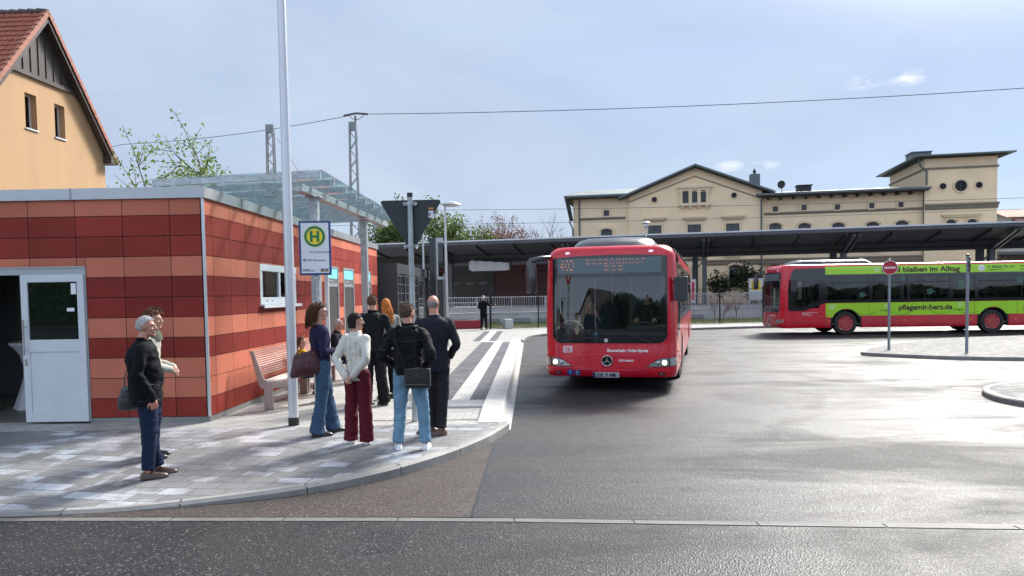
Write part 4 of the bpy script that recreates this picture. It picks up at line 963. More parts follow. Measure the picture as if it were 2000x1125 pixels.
def rwin(px, py, rp, off, cross=False):
    a, z = FS(px, py, off); r = rp / 1400 * 60.5
    m_ = MB(); m_.lathe((a, off - .01, z), [(r * 1.05, 0), (r * 1.05, -.10), (r * 1.28, -.10), (r * 1.28, 0)], 28, 'y')
    fr_ = m_.build('round_window', M_trim, st, smooth=30)
    MB().lathe((a, off - .012, z), [(r * 1.05, .0), (r * 1.05, -.03)], 28, 'y').build('pane', mat('dull_pane', (.05, .055, .075), .08, spec=.8), fr_)
    m_ = MB(); m_.lathe((a, off - .044, z), [(r, 0), (r, -.05), (r * .82, -.05), (r * .82, 0)], 28, 'y')
    if cross: m_.box(a - .03, a + .03, off - .08, off - .045, z - r * .9, z + r * .9); m_.box(a - r * .9, a - .03, off - .08, off - .045, z - .03, z + .03); m_.box(a + .03, a + r * .9, off - .08, off - .045, z - .03, z + .03)
    m_.build('frame', M_wfr, fr_)
rwin(1278, 390, 5, CO); rwin(1433.5, 381.5, 5, CO); rwin(1841, 364, 5.5, -.4); rwin(1876, 363, 10, -.4, True); rwin(1911.5, 361.5, 5.5, -.4)
# tower
t0, t1 = sx(1806, 350, -.4), sx(1948, 350, -.4); zT = sz(1876, 305, -.4)
tdp = 8.5
q = MB(); q.box(t0, t1, -.4, tdp, 0, zT); q.build('tower_wall', M_cream, st)
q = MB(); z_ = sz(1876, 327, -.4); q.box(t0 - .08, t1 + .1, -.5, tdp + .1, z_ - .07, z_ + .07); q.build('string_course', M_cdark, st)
q = MB(); o_ = .95
cxx = (t0 + t1) / 2; cy_ = (tdp - .4) / 2
base_ = [(t0 - o_, -.4 - o_, zT), (t1 + o_, -.4 - o_, zT), (t1 + o_, tdp + o_, zT), (t0 - o_, tdp + o_, zT)]
q.rings([[Vector(v) for v in base_], [Vector((v[0], v[1], zT + .10)) for v in base_], [Vector((cxx + (v[0] - cxx) * .1, cy_ + (v[1] - cy_) * .1, zT + .75)) for v in base_]]); q.build('roof', M_zinc, st)
q = MB(); q.box(t0 - .5, t1 + .5, -.9, tdp + .5, zT - .09, zT - .003); q.build('soffit', M_soff, st)
a = sx(1792, 300, 3); MB().box(a - .55, a + .95, 2.6, 4.2, zT + .1, zT + .98).box(a - .62, a + 1.02, 2.5, 4.3, zT + .98, zT + 1.05).build('chimney', mat('slate', (.10, .12, .135), .5, .2, var=.15), st)
# downpipes
dp = mat('downpipe', (.11, .125, .13), .5, .4)
def pipe(pts): MB().tube(pts, .07, 8).build('downpipe', dp, st, smooth=60)
for px, off in ((1132, 0), (1804, -.15)): a = sx(px, 470, off - .1); pipe([(a, off - .1, 0), (a, off - .1, (zLw if px < 1200 else zR) - .1)])
a = sx(1487, 470, CO); pipe([(a, CO - .08, 0), (a, CO - .08, zR - .2)])
a = sx(1800, 350, -.6); pipe([(t0 - .5, -.6, zT - .1), (t0 - .35, -.52, zT - .7), (t0 + .12, -.5, zT - 1.1), (t0 + .12, -.5, zR + .4)])
a = sx(1119, 440); pipe([(a - .3, -.2, zLw - 1.9), (a, -.15, zLw - 2.6), (a + .1, -.1, 0)])
# satellite dish
dshp = thing('satellite_dish', 'dark satellite dish on the station roof ridge right of the chimney', 'satellite dish', (0, 0, 0))
pp = FS.p0 + FS.u * sx(1527, 362, 2) ; zq = sz(1527, 378, 2)
dshp.location = (pp.x + FS.n.x * 2, pp.y + FS.n.y * 2, zR + .55); dshp.rotation_euler = (0, 0, R_(-40))
q = MB(); q.lathe((0, -.1, .72), [(.02, .1), (.2, .06), (.34, -.02), (.34, -.04), (.2, .03), (.02, .06)], 20, 'y'); q.build('dish', M_soff, dshp, smooth=60)
q = MB(); q.tube([(0, 0, 0), (0, 0, .7)], .03); q.tube([(0, -.1, .35), (0, -.7, .62)], .015); q.ball((0, -.7, .64), .05); q.build('mount', M_soff, dshp)

# ================================================================= PLATFORM ROOF
M_pf = mat('platform_steel', (.085, .095, .105), .45, .35, var=.15, vscale=2); M_pfd = mat('platform_dark', (.035, .038, .042), .6, .2, var=.1); M_pfl = mat('platform_edge_skylit', (.55, .58, .62), .5, .1, var=.1); M_und = mat('roof_underside', (.070, .074, .080), .6, .1, var=.1, vscale=1)
FP = Frame((13.7, 47.8), (.969, -.246))
pr = thing('platform_roof', 'long dark steel butterfly roof over the railway platform on paired columns', 'platform roof', (13.7, 47.8, 0), FP.ang)
S0, S1 = -29.0, 40.0
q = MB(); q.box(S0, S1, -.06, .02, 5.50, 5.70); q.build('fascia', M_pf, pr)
q = MB(); q.box(S0, S1, -.14, .25, 5.703, 5.80); q.build('roof_edge', M_pfl, pr)  # edge strip's pale colour paints in the light from the sky
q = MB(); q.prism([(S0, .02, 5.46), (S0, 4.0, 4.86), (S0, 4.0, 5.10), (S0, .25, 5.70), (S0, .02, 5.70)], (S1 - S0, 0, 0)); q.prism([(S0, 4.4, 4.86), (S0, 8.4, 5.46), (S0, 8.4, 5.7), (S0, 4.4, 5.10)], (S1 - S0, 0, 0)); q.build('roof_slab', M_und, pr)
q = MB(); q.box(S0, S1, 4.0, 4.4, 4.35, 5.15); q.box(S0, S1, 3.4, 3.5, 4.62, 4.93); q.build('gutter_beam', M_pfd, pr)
s_ = S0 + 1.2; k = 0
fj = MB()
while s_ < S1:
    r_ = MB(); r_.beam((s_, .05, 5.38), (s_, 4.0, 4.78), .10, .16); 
    fj.box(s_ + .3, s_ + .33, -.065, -.06, 5.50, 5.70) ; r_.build('rafter', M_pfd, pr); s_ += 2.75; k += 1
fj.build('fascia_joint', M_pfd, pr)
for i, px in enumerate((640, 880, 1120, 1376, 1648, 1937)):
    s_ = FP(px, 540, 4.0)[0]
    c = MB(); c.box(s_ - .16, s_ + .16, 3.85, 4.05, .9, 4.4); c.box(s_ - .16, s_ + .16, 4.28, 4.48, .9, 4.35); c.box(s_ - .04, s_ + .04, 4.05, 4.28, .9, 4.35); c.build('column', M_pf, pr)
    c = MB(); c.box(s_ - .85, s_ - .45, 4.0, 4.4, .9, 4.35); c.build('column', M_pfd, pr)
    c = MB(); c.beam((s_ - .1, .2, 5.30), (s_ - .1, 3.9, 4.35), .16, .14); c.beam((s_ + .22, .2, 5.30), (s_ + .22, 3.9, 4.35), .10, .14); c.beam((s_ - .5, 4.1, 3.6), (s_ - .16, 4.1, 3.95), .1, .1); c.build('bracket', M_pf, pr)
# hanging sign box under the roof (covered in pale sheeting)
a, z1 = FP(917, 509, 3); b, z0 = FP(996, 528, 3)
hs = thing('hanging_sign_box', 'long sign box wrapped in pale sheeting hanging under the platform roof', 'sign', (13.7, 47.8, 0), FP.ang)
q = MB(); n_ = 14; rg = []
for k in range(n_ + 1):
    x = a + (b - a) * k / n_; up_ = z1 - (z1 - z0) * .30 * (k / n_) + .03 * math.sin(k * 1.9); e = .12 if k in (0, n_) else 0
    rg.append([Vector((x, 2.85, z0 + e)), Vector((x, 2.80, (z0 + up_) / 2)), Vector((x, 2.85, up_ - e)), Vector((x, 3.2, up_ - e)), Vector((x, 3.2, z0 + e))])
q.rings(rg); q.build('sheeting', mat('pale_sheet', (.50, .52, .54), .5, var=.12, vscale=2), hs, smooth=50)
q = MB(); q.box(a + .3, a + .36, 2.98, 3.04, z1 - .1, 4.75); q.box(b - .36, b - .3, 2.98, 3.04, z1 - .3, 4.75); q.box(b + .01, b + .08, 2.8, 3.25, z0 - .05, z1 - .1); q.build('hanger', M_pfd, hs)
# platform body, wall, kerb
pfm = MB(); q = pfm; q.box(S0 - 20, S1 + 20, 1.0, 9.5, 0, .9); o = struct('platform', pfm, mat('platform_concrete', (.36, .36, .36), .8, var=.12), loc=(13.7, 47.8, 0)); o.rotation_euler = (0, 0, FP.ang)
# low front retaining wall with railing (nearer, parallel to the fence)
FF = Frame((-1.84, 36.7), (15.26, 2.4))
rw_ = thing('retaining_wall', 'low pale concrete wall behind the mesh fence carrying a galvanised railing', 'wall', (-1.84, 36.7, 0), FF.ang)
q = MB(); q.box(-3.6, 45, 4.0, 4.3, 0, .80); q.box(-3.6, 45, 3.96, 4.34, .80, .86); q.build('wall', mat('pale_concrete', (.45, .46, .46), .8, var=.15, vscale=1.2), rw_)
q = MB(); s_ = -3.5
q.box(-3.5, 45, 4.12, 4.17, 1.70, 1.75); q.box(-3.5, 45, 4.13, 4.16, .95, .98)
while s_ < 45: q.box(s_ - .012, s_ + .012, 4.135, 4.155, .98, 1.70); s_ += .13
s_ = -3.5
while s_ < 45: q.box(s_ - .03, s_ + .03, 4.12, 4.17, .86, 1.75); s_ += 2.0
q.build('railing', M_galv, rw_)
q = MB(); s_ = -3
while s_ < 14: q.box(s_, s_ + 1.3, 3.86, 3.955, .28, .50); s_ += 1.75
q.build('cable_duct', mat('duct', (.26, .28, .30), .6, .3), rw_)
# near short railing and coloured barrier base at the platform end of the square
br_ = thing('barrier', 'dark red and grey barrier base with a galvanised railing beyond the boarding strip', 'barrier', (-1.84, 36.7, 0), FF.ang)
q = MB(); q.box(-1.9, .35, .55, .75, .12, .55); q.build('red_base', mat('barrier_red', (.30, .015, .03), .5), br_)
q = MB(); q.prism([(-2.15, .53, .12), (-1.55, .53, .12), (-1.25, .53, .56), (-1.85, .53, .56)], (0, .23, 0)); q.build('grey_stripe', mat('barrier_grey', (.10, .12, .14), .5), br_)
q = MB(); q.box(-3.4, .6, 1.2, 1.24, 1.45, 1.5); q.box(-3.4, .6, 1.2, 1.24, .65, .68); s_ = -3.4
while s_ < .6: q.box(s_ - .01, s_ + .01, 1.21, 1.23, .68, 1.45); s_ += .14
for s_ in (-3.4, -1.4, .6): q.box(s_ - .03, s_ + .03, 1.19, 1.25, .12, 1.5)
q.build('railing', M_galv, br_)
sb_ = thing('concrete_block', 'small pale concrete block at the foot of the man leaning on the fence', 'block', (-.35, 36.75, .12), FF.ang); MB().box(-.0, .42, 0, .6, 0, .48).build('block', mat('pale_concrete', (.45, .46, .46)), sb_, bevel=.02)
# mesh fence
M_fence = mat('fence_black', (.012, .016, .014), .5, .3)
fc = thing('mesh_fence', 'black wire mesh fence along the grass strip behind the buses', 'fence', (-1.84, 36.7, .12), FF.ang)
for k in range(15):
    s_ = .75 + k * 2.5; q = MB(); q.box(s_ - .03, s_ + .03, -.03, .03, -.1, 1.95 if k else 2.0); q.box(s_ - .035, s_ + .035, -.035, .035, 1.95, 1.98)
    if k == 0: q.box(s_ - .05, s_ + .05, -.05, .05, -.1, 1.98)
    q.build('post', M_fence, fc)
    if k < 14:
        q = MB(); 
        for j in range(10): z = .06 + j * .2; q.box(s_ + .03, s_ + 2.47, -.004, .004, z - .003, z + .003)
        for j in range(1, 49): x = s_ + .05 * j; q.box(x - .0022, x + .0022, -.0022, .0022, .04, 1.9)
        q.box(s_ + .03, s_ + 2.47, -.008, .008, 1.86, 1.885); q.build('mesh_panel', M_fence, fc)
# grass strip as tufts
M_grass = leaf_mat('grass_blade', (.05, .09, .015), (.22, .26, .09), .3)
rnd = random.Random(4); gq = MB()
for i in range(15000):
    s_ = rnd.uniform(.6, 33); d_ = rnd.uniform(.12, 3.8); p_ = FF.p0 + FF.u * s_ + FF.n * d_
    h = rnd.uniform(.08, .28) * (1 + .9 * noise.noise(Vector((s_ * .7, d_ * .7, 0)))); a = rnd.random() * 6.3; w_ = .010; l_ = rnd.gauss(0, .4) * h
    x, y = p_; dx, dy = math.cos(a), math.sin(a)
    gq.add([(x - dy * w_, y + dx * w_, .1), (x + dy * w_, y - dx * w_, .1), (x + dx * l_, y + dy * l_, .1 + h)], [(0, 1, 2)])
tag(gq.build('grass', M_grass, None), 'unmown grass and weeds between the fence and the low wall', 'grass', kind='stuff')
q = MB(); P_ = [FF.p0 + FF.u * s_ + FF.n * d_ for s_, d_ in ((.6, .06), (40, .06), (40, 3.96), (.6, 3.96))]; q.poly([(v.x, v.y, .128) for v in P_]); struct('verge', q, ground_mat('verge_soil', 'earth'))
# bare shrubs at the fence
for i, (px, sd) in enumerate(((1412, 3), (1438, 9), (1395, 14))):
    o = tree('bare_shrub', ['bare shrub behind the fence right of the oncoming bus mirror', 'bare shrub nearest the other bus, behind the fence', 'leftmost bare shrub behind the fence beside the oncoming bus'][i], (atY(px, 600, 39.8).x, 39.8, .1), 1.9, sd, None, 0, .05, .7, 3, .02, bark=M_barkr, fork=.35, nb=(3, 5), group='bare shrubs behind the fence', cat='shrub')
for i, (px, Y, h, sd) in enumerate(((1400, 55, 3.4, 61), (1455, 55, 4.4, 62), (1475, 53, 3.2, 63))):
    tree('climbing_shrub', ['low scrub in front of the station wall left of its green window', 'twiggy leafy shrub right of the ground floor station window', 'scrub behind the yellow timetable case'][i], (atY(px, 600, Y).x, Y, .5), h, sd, M_leafx, 6, .10, .8, 3, .04, fork=.32, nb=(3, 4), group='scrub in front of the station wall', cat='shrub')
# timetable shelter with yellow poster, right; red poster behind bus
def glass_case(px0, px1, py0, py1, Y, label, yellow=(.66, .55, .03), split=.55, name='timetable_case', cat='timetable case'):
    a = atY(px0, py1, Y); b = atY(px1, py0, Y); t = thing(name, label, cat, (a.x, Y, 0)); w_ = b.x - a.x; z0, z1 = a.z, b.z
    q = MB(); q.box(-.06, 0, -.04, .04, .12, z1 + .06); q.box(w_, w_ + .06, -.04, .04, .12, z1 + .06); q.box(0, w_, -.04, .04, z1, z1 + .06); q.box(0, w_, -.04, .04, z0 - .06, z0); q.build('frame', M_alu, t)
    q = MB(); q.box(0, w_, -.01, .0, z0, z1); pn = q.build('board', mat('poster_white', (.55, .57, .58), .5), t)
    q = MB(); q.box(w_ * .12, w_ * .88, -.014, -.011, z0 + (z1 - z0) * (1 - split), z1 - (z1 - z0) * .08); q.build('poster', mat('poster_%.2f' % yellow[0], yellow, .5), pn)
    q = MB()
    for k in range(9): zz = z1 - (z1 - z0) * (.14 + k * .045); q.box(w_ * .16, w_ * (.84 - .1 * (k % 3)), -.016, -.0145, zz, zz + .02)
    q.build('print', M_ink, pn); return t
glass_case(1464, 1489, 545, 585, 44, 'timetable case with a large yellow departure sheet behind the parked bus mirror')
glass_case(757, 768, 571, 596, 31, 'small timetable case with a yellow sheet inside the dark shelter')
q = glass_case(1350.5, 1357, 547, 590, 44, 'narrow red poster panel beside the platform column right of the red bus', (.5, .012, .03), .9, 'poster_panel', 'poster')
# parked train under the roof
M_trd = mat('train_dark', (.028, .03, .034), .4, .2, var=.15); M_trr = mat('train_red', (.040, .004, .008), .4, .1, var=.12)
tr = thing('railway_carriage', 'dark red and black railway carriage standing in the shade behind the platform roof', 'train', (13.7, 47.8, 0), FP.ang)
a = FP(700, 560, 9.9)[0]; b = FP(966, 560, 9.9)[0]; c = FP(1130, 560, 9.9)[0]
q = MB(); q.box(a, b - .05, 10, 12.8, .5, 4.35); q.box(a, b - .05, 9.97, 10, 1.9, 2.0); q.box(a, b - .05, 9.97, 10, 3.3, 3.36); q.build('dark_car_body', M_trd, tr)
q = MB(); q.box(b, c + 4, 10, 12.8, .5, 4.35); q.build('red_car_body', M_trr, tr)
q = MB(); s_ = a + 3
while s_ < b - 1: q.box(s_, s_ + .7, 9.95, 9.99, 2.75, 2.95); s_ += 1.2
q.build('vent_row', mat('vent_light', (.12, .13, .13), .6), tr)
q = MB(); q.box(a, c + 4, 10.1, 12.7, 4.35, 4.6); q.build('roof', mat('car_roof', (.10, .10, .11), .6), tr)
# dark shelter structure behind the pavilion
sh = thing('bicycle_shelter', 'dark grey steel shelter with slatted panels behind the red pavilion', 'shelter', (-3.70, 23.3, .12), -.0171)
q = MB(); q.box(-4.5, 0, 0, 14.5, 2.52, 2.86); q.build('roof_band', M_dark, sh)
for y in (0, 1.45, 2.95, 4.5, 7.5, 10.9, 14.3):
    q = MB(); q.box(-.14, 0.01, y, y + .13, 0, 2.52); q.build('post', M_dark, sh)
MB().box(-.75, -.14, .0, .13, 0, 2.52).build('corner_panel', M_dark, sh); MB().box(-4.5, -4.3, 0, .13, 0, 2.52).build('corner_panel', M_dark, sh)
M_slat = mat('slat', (.09, .10, .105), .5, .4)
for (y0, y1) in ((.16, 1.42), (1.6, 2.92), (3.1, 4.46), (8, 10.6)):
    q = MB(); q.box(-.06, -.04, y0, y1, .05, 2.45); pn = q.build('panel', mat('smoked_panel', (.018, .02, .024), .25), sh)
    q = MB(); z = .08
    while z < 2.46: q.box(-.038, -.02, y0, y1, z, z + .03); z += .295
    q.box(-.038, -.018, (y0 + y1) / 2 - .02, (y0 + y1) / 2 + .02, .05, 2.45); q.build('slats', M_slat, pn)
q = MB(); x = -4.3
while x < -.8: q.box(x, x + .03, .05, .08, 0, 2.1); x += .11
q.box(-4.3, -.75, .04, .09, 2.1, 2.14); q.box(-4.3, -.75, .04, .09, 1.1, 1.14); q.box(-4.3, -.75, .04, .09, 2.3, 2.34); q.build('bars', M_slat, sh)
for i, (px, Y, zt, w_) in enumerate(((847, 31, 4.35, .26), (862, 30.2, 4.15, .22))):
    p_ = atY(px, 560, Y); t = thing('steel_pylon', ['tall dark steel pylon rising above the shelter left of the street lamp', 'glazed dark pylon just left of the street lamp post'][i], 'pylon', (p_.x, Y, .12), -.0171)
    MB().box(-w_ / 2, w_ / 2, -.2, .2, 0, zt - .12 - (1.6 if i else 0)).build('body', M_dark, t, bevel=.01)
    if i: MB().box(-w_ / 2, -w_ / 2 + .04, -.5, .3, zt - 1.7, zt).box(-w_ / 2 + .04, w_ / 2 + .05, -.5, -.45, zt - 1.7, zt - 1.6).box(-w_ / 2 + .04, w_ / 2 + .05, -.5, -.45, zt - .2, zt).build('display_frame', M_galv, t); MB().box(-w_ / 2 + .05, w_ / 2 + .03, -.48, -.46, zt - 1.6, zt - .2).build('display_glass', M_gglass, t)
# ================================================================= CATENARY MASTS AND WIRES
M_mast = mat('mast_steel', (.20, .23, .25), .5, .4, var=.15)
def mast(px, Y, ztop, w_, label, arm=False):
    p_ = atY(px, 400, Y); t = thing('lattice_mast', label, 'mast', (p_.x, Y, 0))
    q = MB(); wt = w_ * .36; wb = w_ * .62
    for sx_ in (-1, 1):
        for sy in (-1, 1): q.beam((sx_ * wb, sy * wb * .6, 0), (sx_ * wt, sy * wt * .6, ztop), .08, .08)
    q.build('legs', M_mast, t)
    q = MB(); z = 0; k = 0
    while z < ztop - .6:
        f0 = z / ztop; f1 = (z + .5) / ztop; a0 = wb + (wt - wb) * f0; a1 = wb + (wt - wb) * f1
        s0_ = 1 if k % 2 else -1
        for sy in (-1, 1): q.beam((s0_ * a0, sy * a0 * .6, z), (-s0_ * a1, sy * a1 * .6, z + .5), .035, .035)
        z += .5; k += 1
    q.box(-wt - .04, wt + .04, -wt * .6 - .04, wt * .6 + .04, ztop - .45, ztop); q.build('lattice', M_mast, t)
    if arm:
        q = MB(); q.tube([(0.15, 0, ztop), (.15, 0, ztop + .35)], .05); q.beam((-.5, .02, ztop + .36), (.18, 0, ztop + .48), .09, .09); q.beam((.18, 0, ztop + .48), (.85, -.02, ztop + .42), .09, .09); q.build('crossarm', mat('insulator', (.06, .045, .045), .4), t)
    return t
mast(532, 42, 11.9, .50, 'lattice mast behind the canopy and the flagpole, without a crossarm'); mast(693, 40, 11.5, .46, 'lattice mast with a small crossarm on top, carrying the overhead wire', True)
def wire(label, pts, r=.012, sag=.0):
    if len(pts) > 2: pts = [pts[0] + (pts[0] - pts[1]) * .8] + list(pts) + [pts[-1] + (pts[-1] - pts[-2]) * .8]
    P_ = []
    for a, b in zip(pts, pts[1:]):
        a = Vector(a); b = Vector(b)
        for k in range(10): f = k / 10; P_.append(a.lerp(b, f) - Vector((0, 0, sag * 4 * f * (1 - f))))
    P_.append(Vector(pts[-1])); o = MB().tube(P_, r, 4).build('overhead_wire', mat('wire', (.08, .09, .10), .5, .5), None); return tag(o, label, 'wire')
w0 = atY(240, 282, 46); w1 = atY(681, 226, 40.05); w2 = atY(712, 223, 40); w3 = atY(2010, 171.5, 36.5)
wire('long overhead wire running over the lattice mast and across the whole sky', [w0, w1, w2, w3], .018, .25)
wire('lower contact wire in front of the station facade', [atY(560, 411, 58), atY(1180, 407, 57), atY(2010, 386, 52)], .016, .05)
wire('second contact wire low in front of the station facade', [atY(560, 441, 58), atY(1180, 433, 57), atY(2010, 408, 52)], .014, .05)
wire('stay wire descending steeply right of the first lattice mast', [atY(541, 270, 42), atY(590, 345, 42)], .012)
# far house and brown shed at right
fh = thing('distant_house', 'pale house with brick red roof at the far right behind the platform roof', 'house', (0, 0, 0))
p_ = atY(1966, 500, 95); fh.location = (p_.x, 95, 0)
zt = atY(1970, 403, 95).z; ze = atY(1970, 422, 95).z
q = MB(); q.box(.2, 14, 0, 8, 0, ze); q.prism([(.2, .2, ze), (.2, 7.8, ze), (.2, 4, zt - .2)], (.1, 0, 0)); q.build('wall', mat('pale_wall', (.42, .39, .33), .8, var=.08), fh)
q = MB(); q.prism([(-.3, -.4, ze - .15), (-.3, 4, zt), (-.3, 8.4, ze - .15), (-.3, 4, zt - .25)], (15, 0, 0)); q.prism([(.6, -.9, ze - .6), (.6, 2, ze + .2), (.6, 2, ze + .0), (.6, -.9, ze - .8)], (12, 0, 0)); q.build('roof', mat('far_tile', (.25, .09, .06), .8, var=.2), fh)
q = MB(); [q.box(2 + 2.2 * k, 3 + 2.2 * k, -.03, 0, ze - 3.2, ze - 1.8) for k in range(4)]; q.build('windows', M_wfr, fh)
bsh = thing('brown_shed', 'low dark brown station outbuilding at the far right under the platform roof', 'building', (0, 0, 0)); p_ = atY(1948, 500, 60); bsh.location = (p_.x, 60, 0); zt = atY(1960, 492, 60).z
MB().box(0, 9, 0, 5, 0, zt - .25).build('wall', mat('brown_board', (.06, .04, .035), .7, var=.2, stretch=(8, 1, 1)), bsh); MB().box(-.5, 9.5, -.5, 5.4, zt - .25, zt).build('roof', M_pf, bsh)
MB().tube([(.6, -.06, 0), (.6, -.06, zt - .25)], .05).build('downpipe', dp, bsh)
# distant tree belt behind the station so no bare horizon shows under the roof
for i, (x, y, h, sd) in enumerate(((-60, 120, 12, 71), (-42, 118, 13, 72), (-24, 122, 11, 73), (-8, 110, 8, 74), (0, 104, 7, 75), (8, 112, 8, 76), (95, 120, 9, 77))):
    tree('distant_tree', ['far tree at the left end of the belt beyond the yellow house', 'second far tree of the belt beyond the yellow house', 'third far tree beyond the yellow house', 'far tree seen under the platform roof left of the carriage end', 'far tree seen under the platform roof above the carriage', 'far tree behind the left corner of the station building', 'far tree right of the station tower'][i], (x, y, 0), h, sd, M_leafd, 8, .3, .9, 4, .25, nb=(2, 3), leafspread=.5, group='far trees on the horizon')
# ================================================================= BUSES
import bmesh
def paint(name, col, rough=.28, var=.04):
    m = mat(name, col, rough, 0, var=var, vscale=1.3, coat=.35); return m
M_red = paint('bus_red', (.56, .006, .024)); M_redd = paint('bus_red_dusty', (.50, .022, .035), .42, .12); M_green = paint('advert_green', (.33, .62, .012), .35, .06)
M_bmask = mat('black_gloss', (.010, .011, .013), .12, 0, spec=.5, coat=.3); M_brub = mat('black_rubber', (.02, .02, .021), .6); M_tyre = mat('tyre', (.022, .021, .020), .8, var=.25, vscale=8, bump=.2)
M_wind = glass('windscreen', (.80, .90, .88), .85, .008, refl=1.9); M_sideg = glass('side_glass', (.5, .58, .6), .34, .01); M_lens = glass('lens', (.95, .95, .95), .92, .02)
M_podd = mat('roof_pod', (.035, .037, .042), .3, 0, var=.05, coat=.3); M_rimr = mat('rim_red', (.42, .06, .06), .5, .2, var=.2); M_chr = mat('chrome', (.6, .62, .64), .15, 1.0); M_int = mat('interior', (.16, .165, .17), .7); M_seat = mat('seat_cloth', (.03, .05, .11), .8); M_intl = mat('interior_light', (.28, .29, .30), .6)
M_glow = mat('bulb', (1, .9, .7), .3, emit=(1, .80, .45), estr=9.0); M_led = mat('led_orange', (.9, .3, .1), .4, emit=(1, .25, .12), estr=.35); M_lcd = mat('display_panel', (.09, .13, .15), .35); M_pink = mat('marker_lamp', (.75, .6, .68), .3, emit=(.9, .7, .8), estr=.35)
M_orange = mat('side_marker', (.8, .22, .02), .3); M_bwhite = mat('decal_white', (.75, .72, .73), .5); M_brown = mat('decal_brown', (.045, .012, .012), .5); M_refl = mat('reflector', (.55, .56, .58), .18, .8, var=.3, vscale=30)
HW = 1.275; ZT = 2.82; ZR = 2.56; ZB = .30; BL = 11.95
def Wd(z):
    w_ = HW
    if z > 1.2: w_ -= .045 * ((z - 1.2) / 1.6) ** 2
    if z > ZR: t = min(1, (z - ZR) / (ZT - ZR)); w_ -= .20 * (1 - math.sqrt(max(0, 1 - t * t)))
    if z < .45: w_ -= .03 * ((.45 - z) / .15) ** 2
    return w_
def SF(x, z):                                   # y of the front skin
    w_ = Wd(z); u = min(1, abs(x) / w_); X = u * HW
    t = max(0, min(1, (X - 1.02) / .255))
    y = .07 * u * u + .26 * (1 - math.sqrt(max(0, 1 - t * t)))
    if z > 1.0: y += .07 * ((z - 1.0) / 1.8) ** 1.6
    elif z < .95: y -= .035 * math.sin(min(1, (.95 - z) / .5) * math.pi / 2)
    if z > ZR: tt = min(1, (z - ZR) / (ZT - ZR)); y += .24 * (1 - math.sqrt(max(0, 1 - tt * tt)))
    if z < .42: y += .05 * ((.42 - z) / .12) ** 2
    return y
def mapF(x, z, off): return (x, SF(x, z) - off, z)
def mapS(y, z, off, side=1): return (side * (Wd(z) + off), y, z)
def patch(poly, m, parent, name, fn, off=.003, th=.004, da=.12, db=.22, label=None, smooth=35, holes=()):
    bm = bmesh.new()
    vs = [bm.verts.new((p[0], p[1], 0)) for p in poly]; bm.faces.new(vs)
    bmesh.ops.triangulate(bm, faces=bm.faces[:])
    xs = [p[0] for p in poly]; zs = [p[1] for p in poly]
    def cut(lo, hi, d, no):
        k = math.floor(lo / d) + 1
        while k * d < hi - 1e-4:
            co = Vector((k * d, 0, 0)) if no == 0 else Vector((0, k * d, 0))
            bmesh.ops.bisect_plane(bm, geom=bm.verts[:] + bm.edges[:] + bm.faces[:], plane_co=co, plane_no=Vector((1, 0, 0)) if no == 0 else Vector((0, 1, 0)), dist=1e-5); k += 1
    cut(min(xs), max(xs), da, 0); cut(min(zs), max(zs), db, 1)
    if th:
        r = bmesh.ops.extrude_face_region(bm, geom=bm.faces[:]); ex = [e for e in r['geom'] if isinstance(e, bmesh.types.BMVert)]; exs = set(ex)
    else: exs = set()
    for v in bm.verts: v.co = Vector(fn(v.co.x, v.co.y, off + (th if v in exs else 0)))
    bmesh.ops.recalc_face_normals(bm, faces=bm.faces[:])
    me = bpy.data.meshes.new(name); bm.to_mesh(me); bm.free(); me.materials.append(m)
    me.polygons.foreach_set('use_smooth', [True] * len(me.polygons)); me.set_sharp_from_angle(angle=R_(smooth))
    o = bpy.data.objects.new(name, me); COL.objects.link(o); o.parent = parent
    if label: o['label'] = label
    return o
def rrect(x0, x1, z0, z1, r=.03, k=4):
    o = []
    rr_ = r if isinstance(r, (list, tuple)) else [r] * 4          # bl, br, tr, tl
    for (cx, cz, a0, q) in ((x0, z0, math.pi, rr_[0]), (x1, z0, 1.5 * math.pi, rr_[1]), (x1, z1, 0, rr_[2]), (x0, z1, .5 * math.pi, rr_[3])):
        sx_ = 1 if cx == x0 else -1; sz_ = 1 if cz == z0 else -1
        if q <= 0: o.append((cx, cz)); continue
        for i in range(k + 1):
            a = a0 + i / k * math.pi / 2; o.append((cx + sx_ * q + q * math.cos(a), cz + sz_ * q + q * math.sin(a)))
    return o
def circ(x, z, r, n=20, rx=1.0): return [(x + r * rx * math.cos(2 * math.pi * i / n), z + r * math.sin(2 * math.pi * i / n)) for i in range(n)]
def mtext(s, size, m, parent, name, fn, x, z, off=.006, bold=0.0, sx=1.0, align='LEFT', shear=0.0, space=1.0, ext=.0015):
    o = text(name, s, size, m, parent, (0, 0, 0), (0, 0, 0), ext, align, bold, sx, shear, space=space)
    for v in o.data.vertices: v.co = Vector(fn(x + v.co.x, z + v.co.y, off + v.co.z))
    o.data.update(); return o
def strokes(pts_list, w_, m, parent, name, fn, off=.006):
    mb = MB()
    for pts in pts_list:
        V2 = [Vector(p) for p in pts]; n_ = len(V2)
        if n_ < 2: continue
        lr = []
        for i, p in enumerate(V2):
            d = (V2[min(i + 1, n_ - 1)] - V2[max(i - 1, 0)]).normalized(); nn = Vector((-d.y, d.x)) * w_ / 2; lr.append((p - nn, p + nn))
        for (a, b), (c, d) in zip(lr, lr[1:]): mb.quad(*[fn(q.x, q.y, off) for q in (a, c, d, b)])
    return mb.build(name, m, parent)
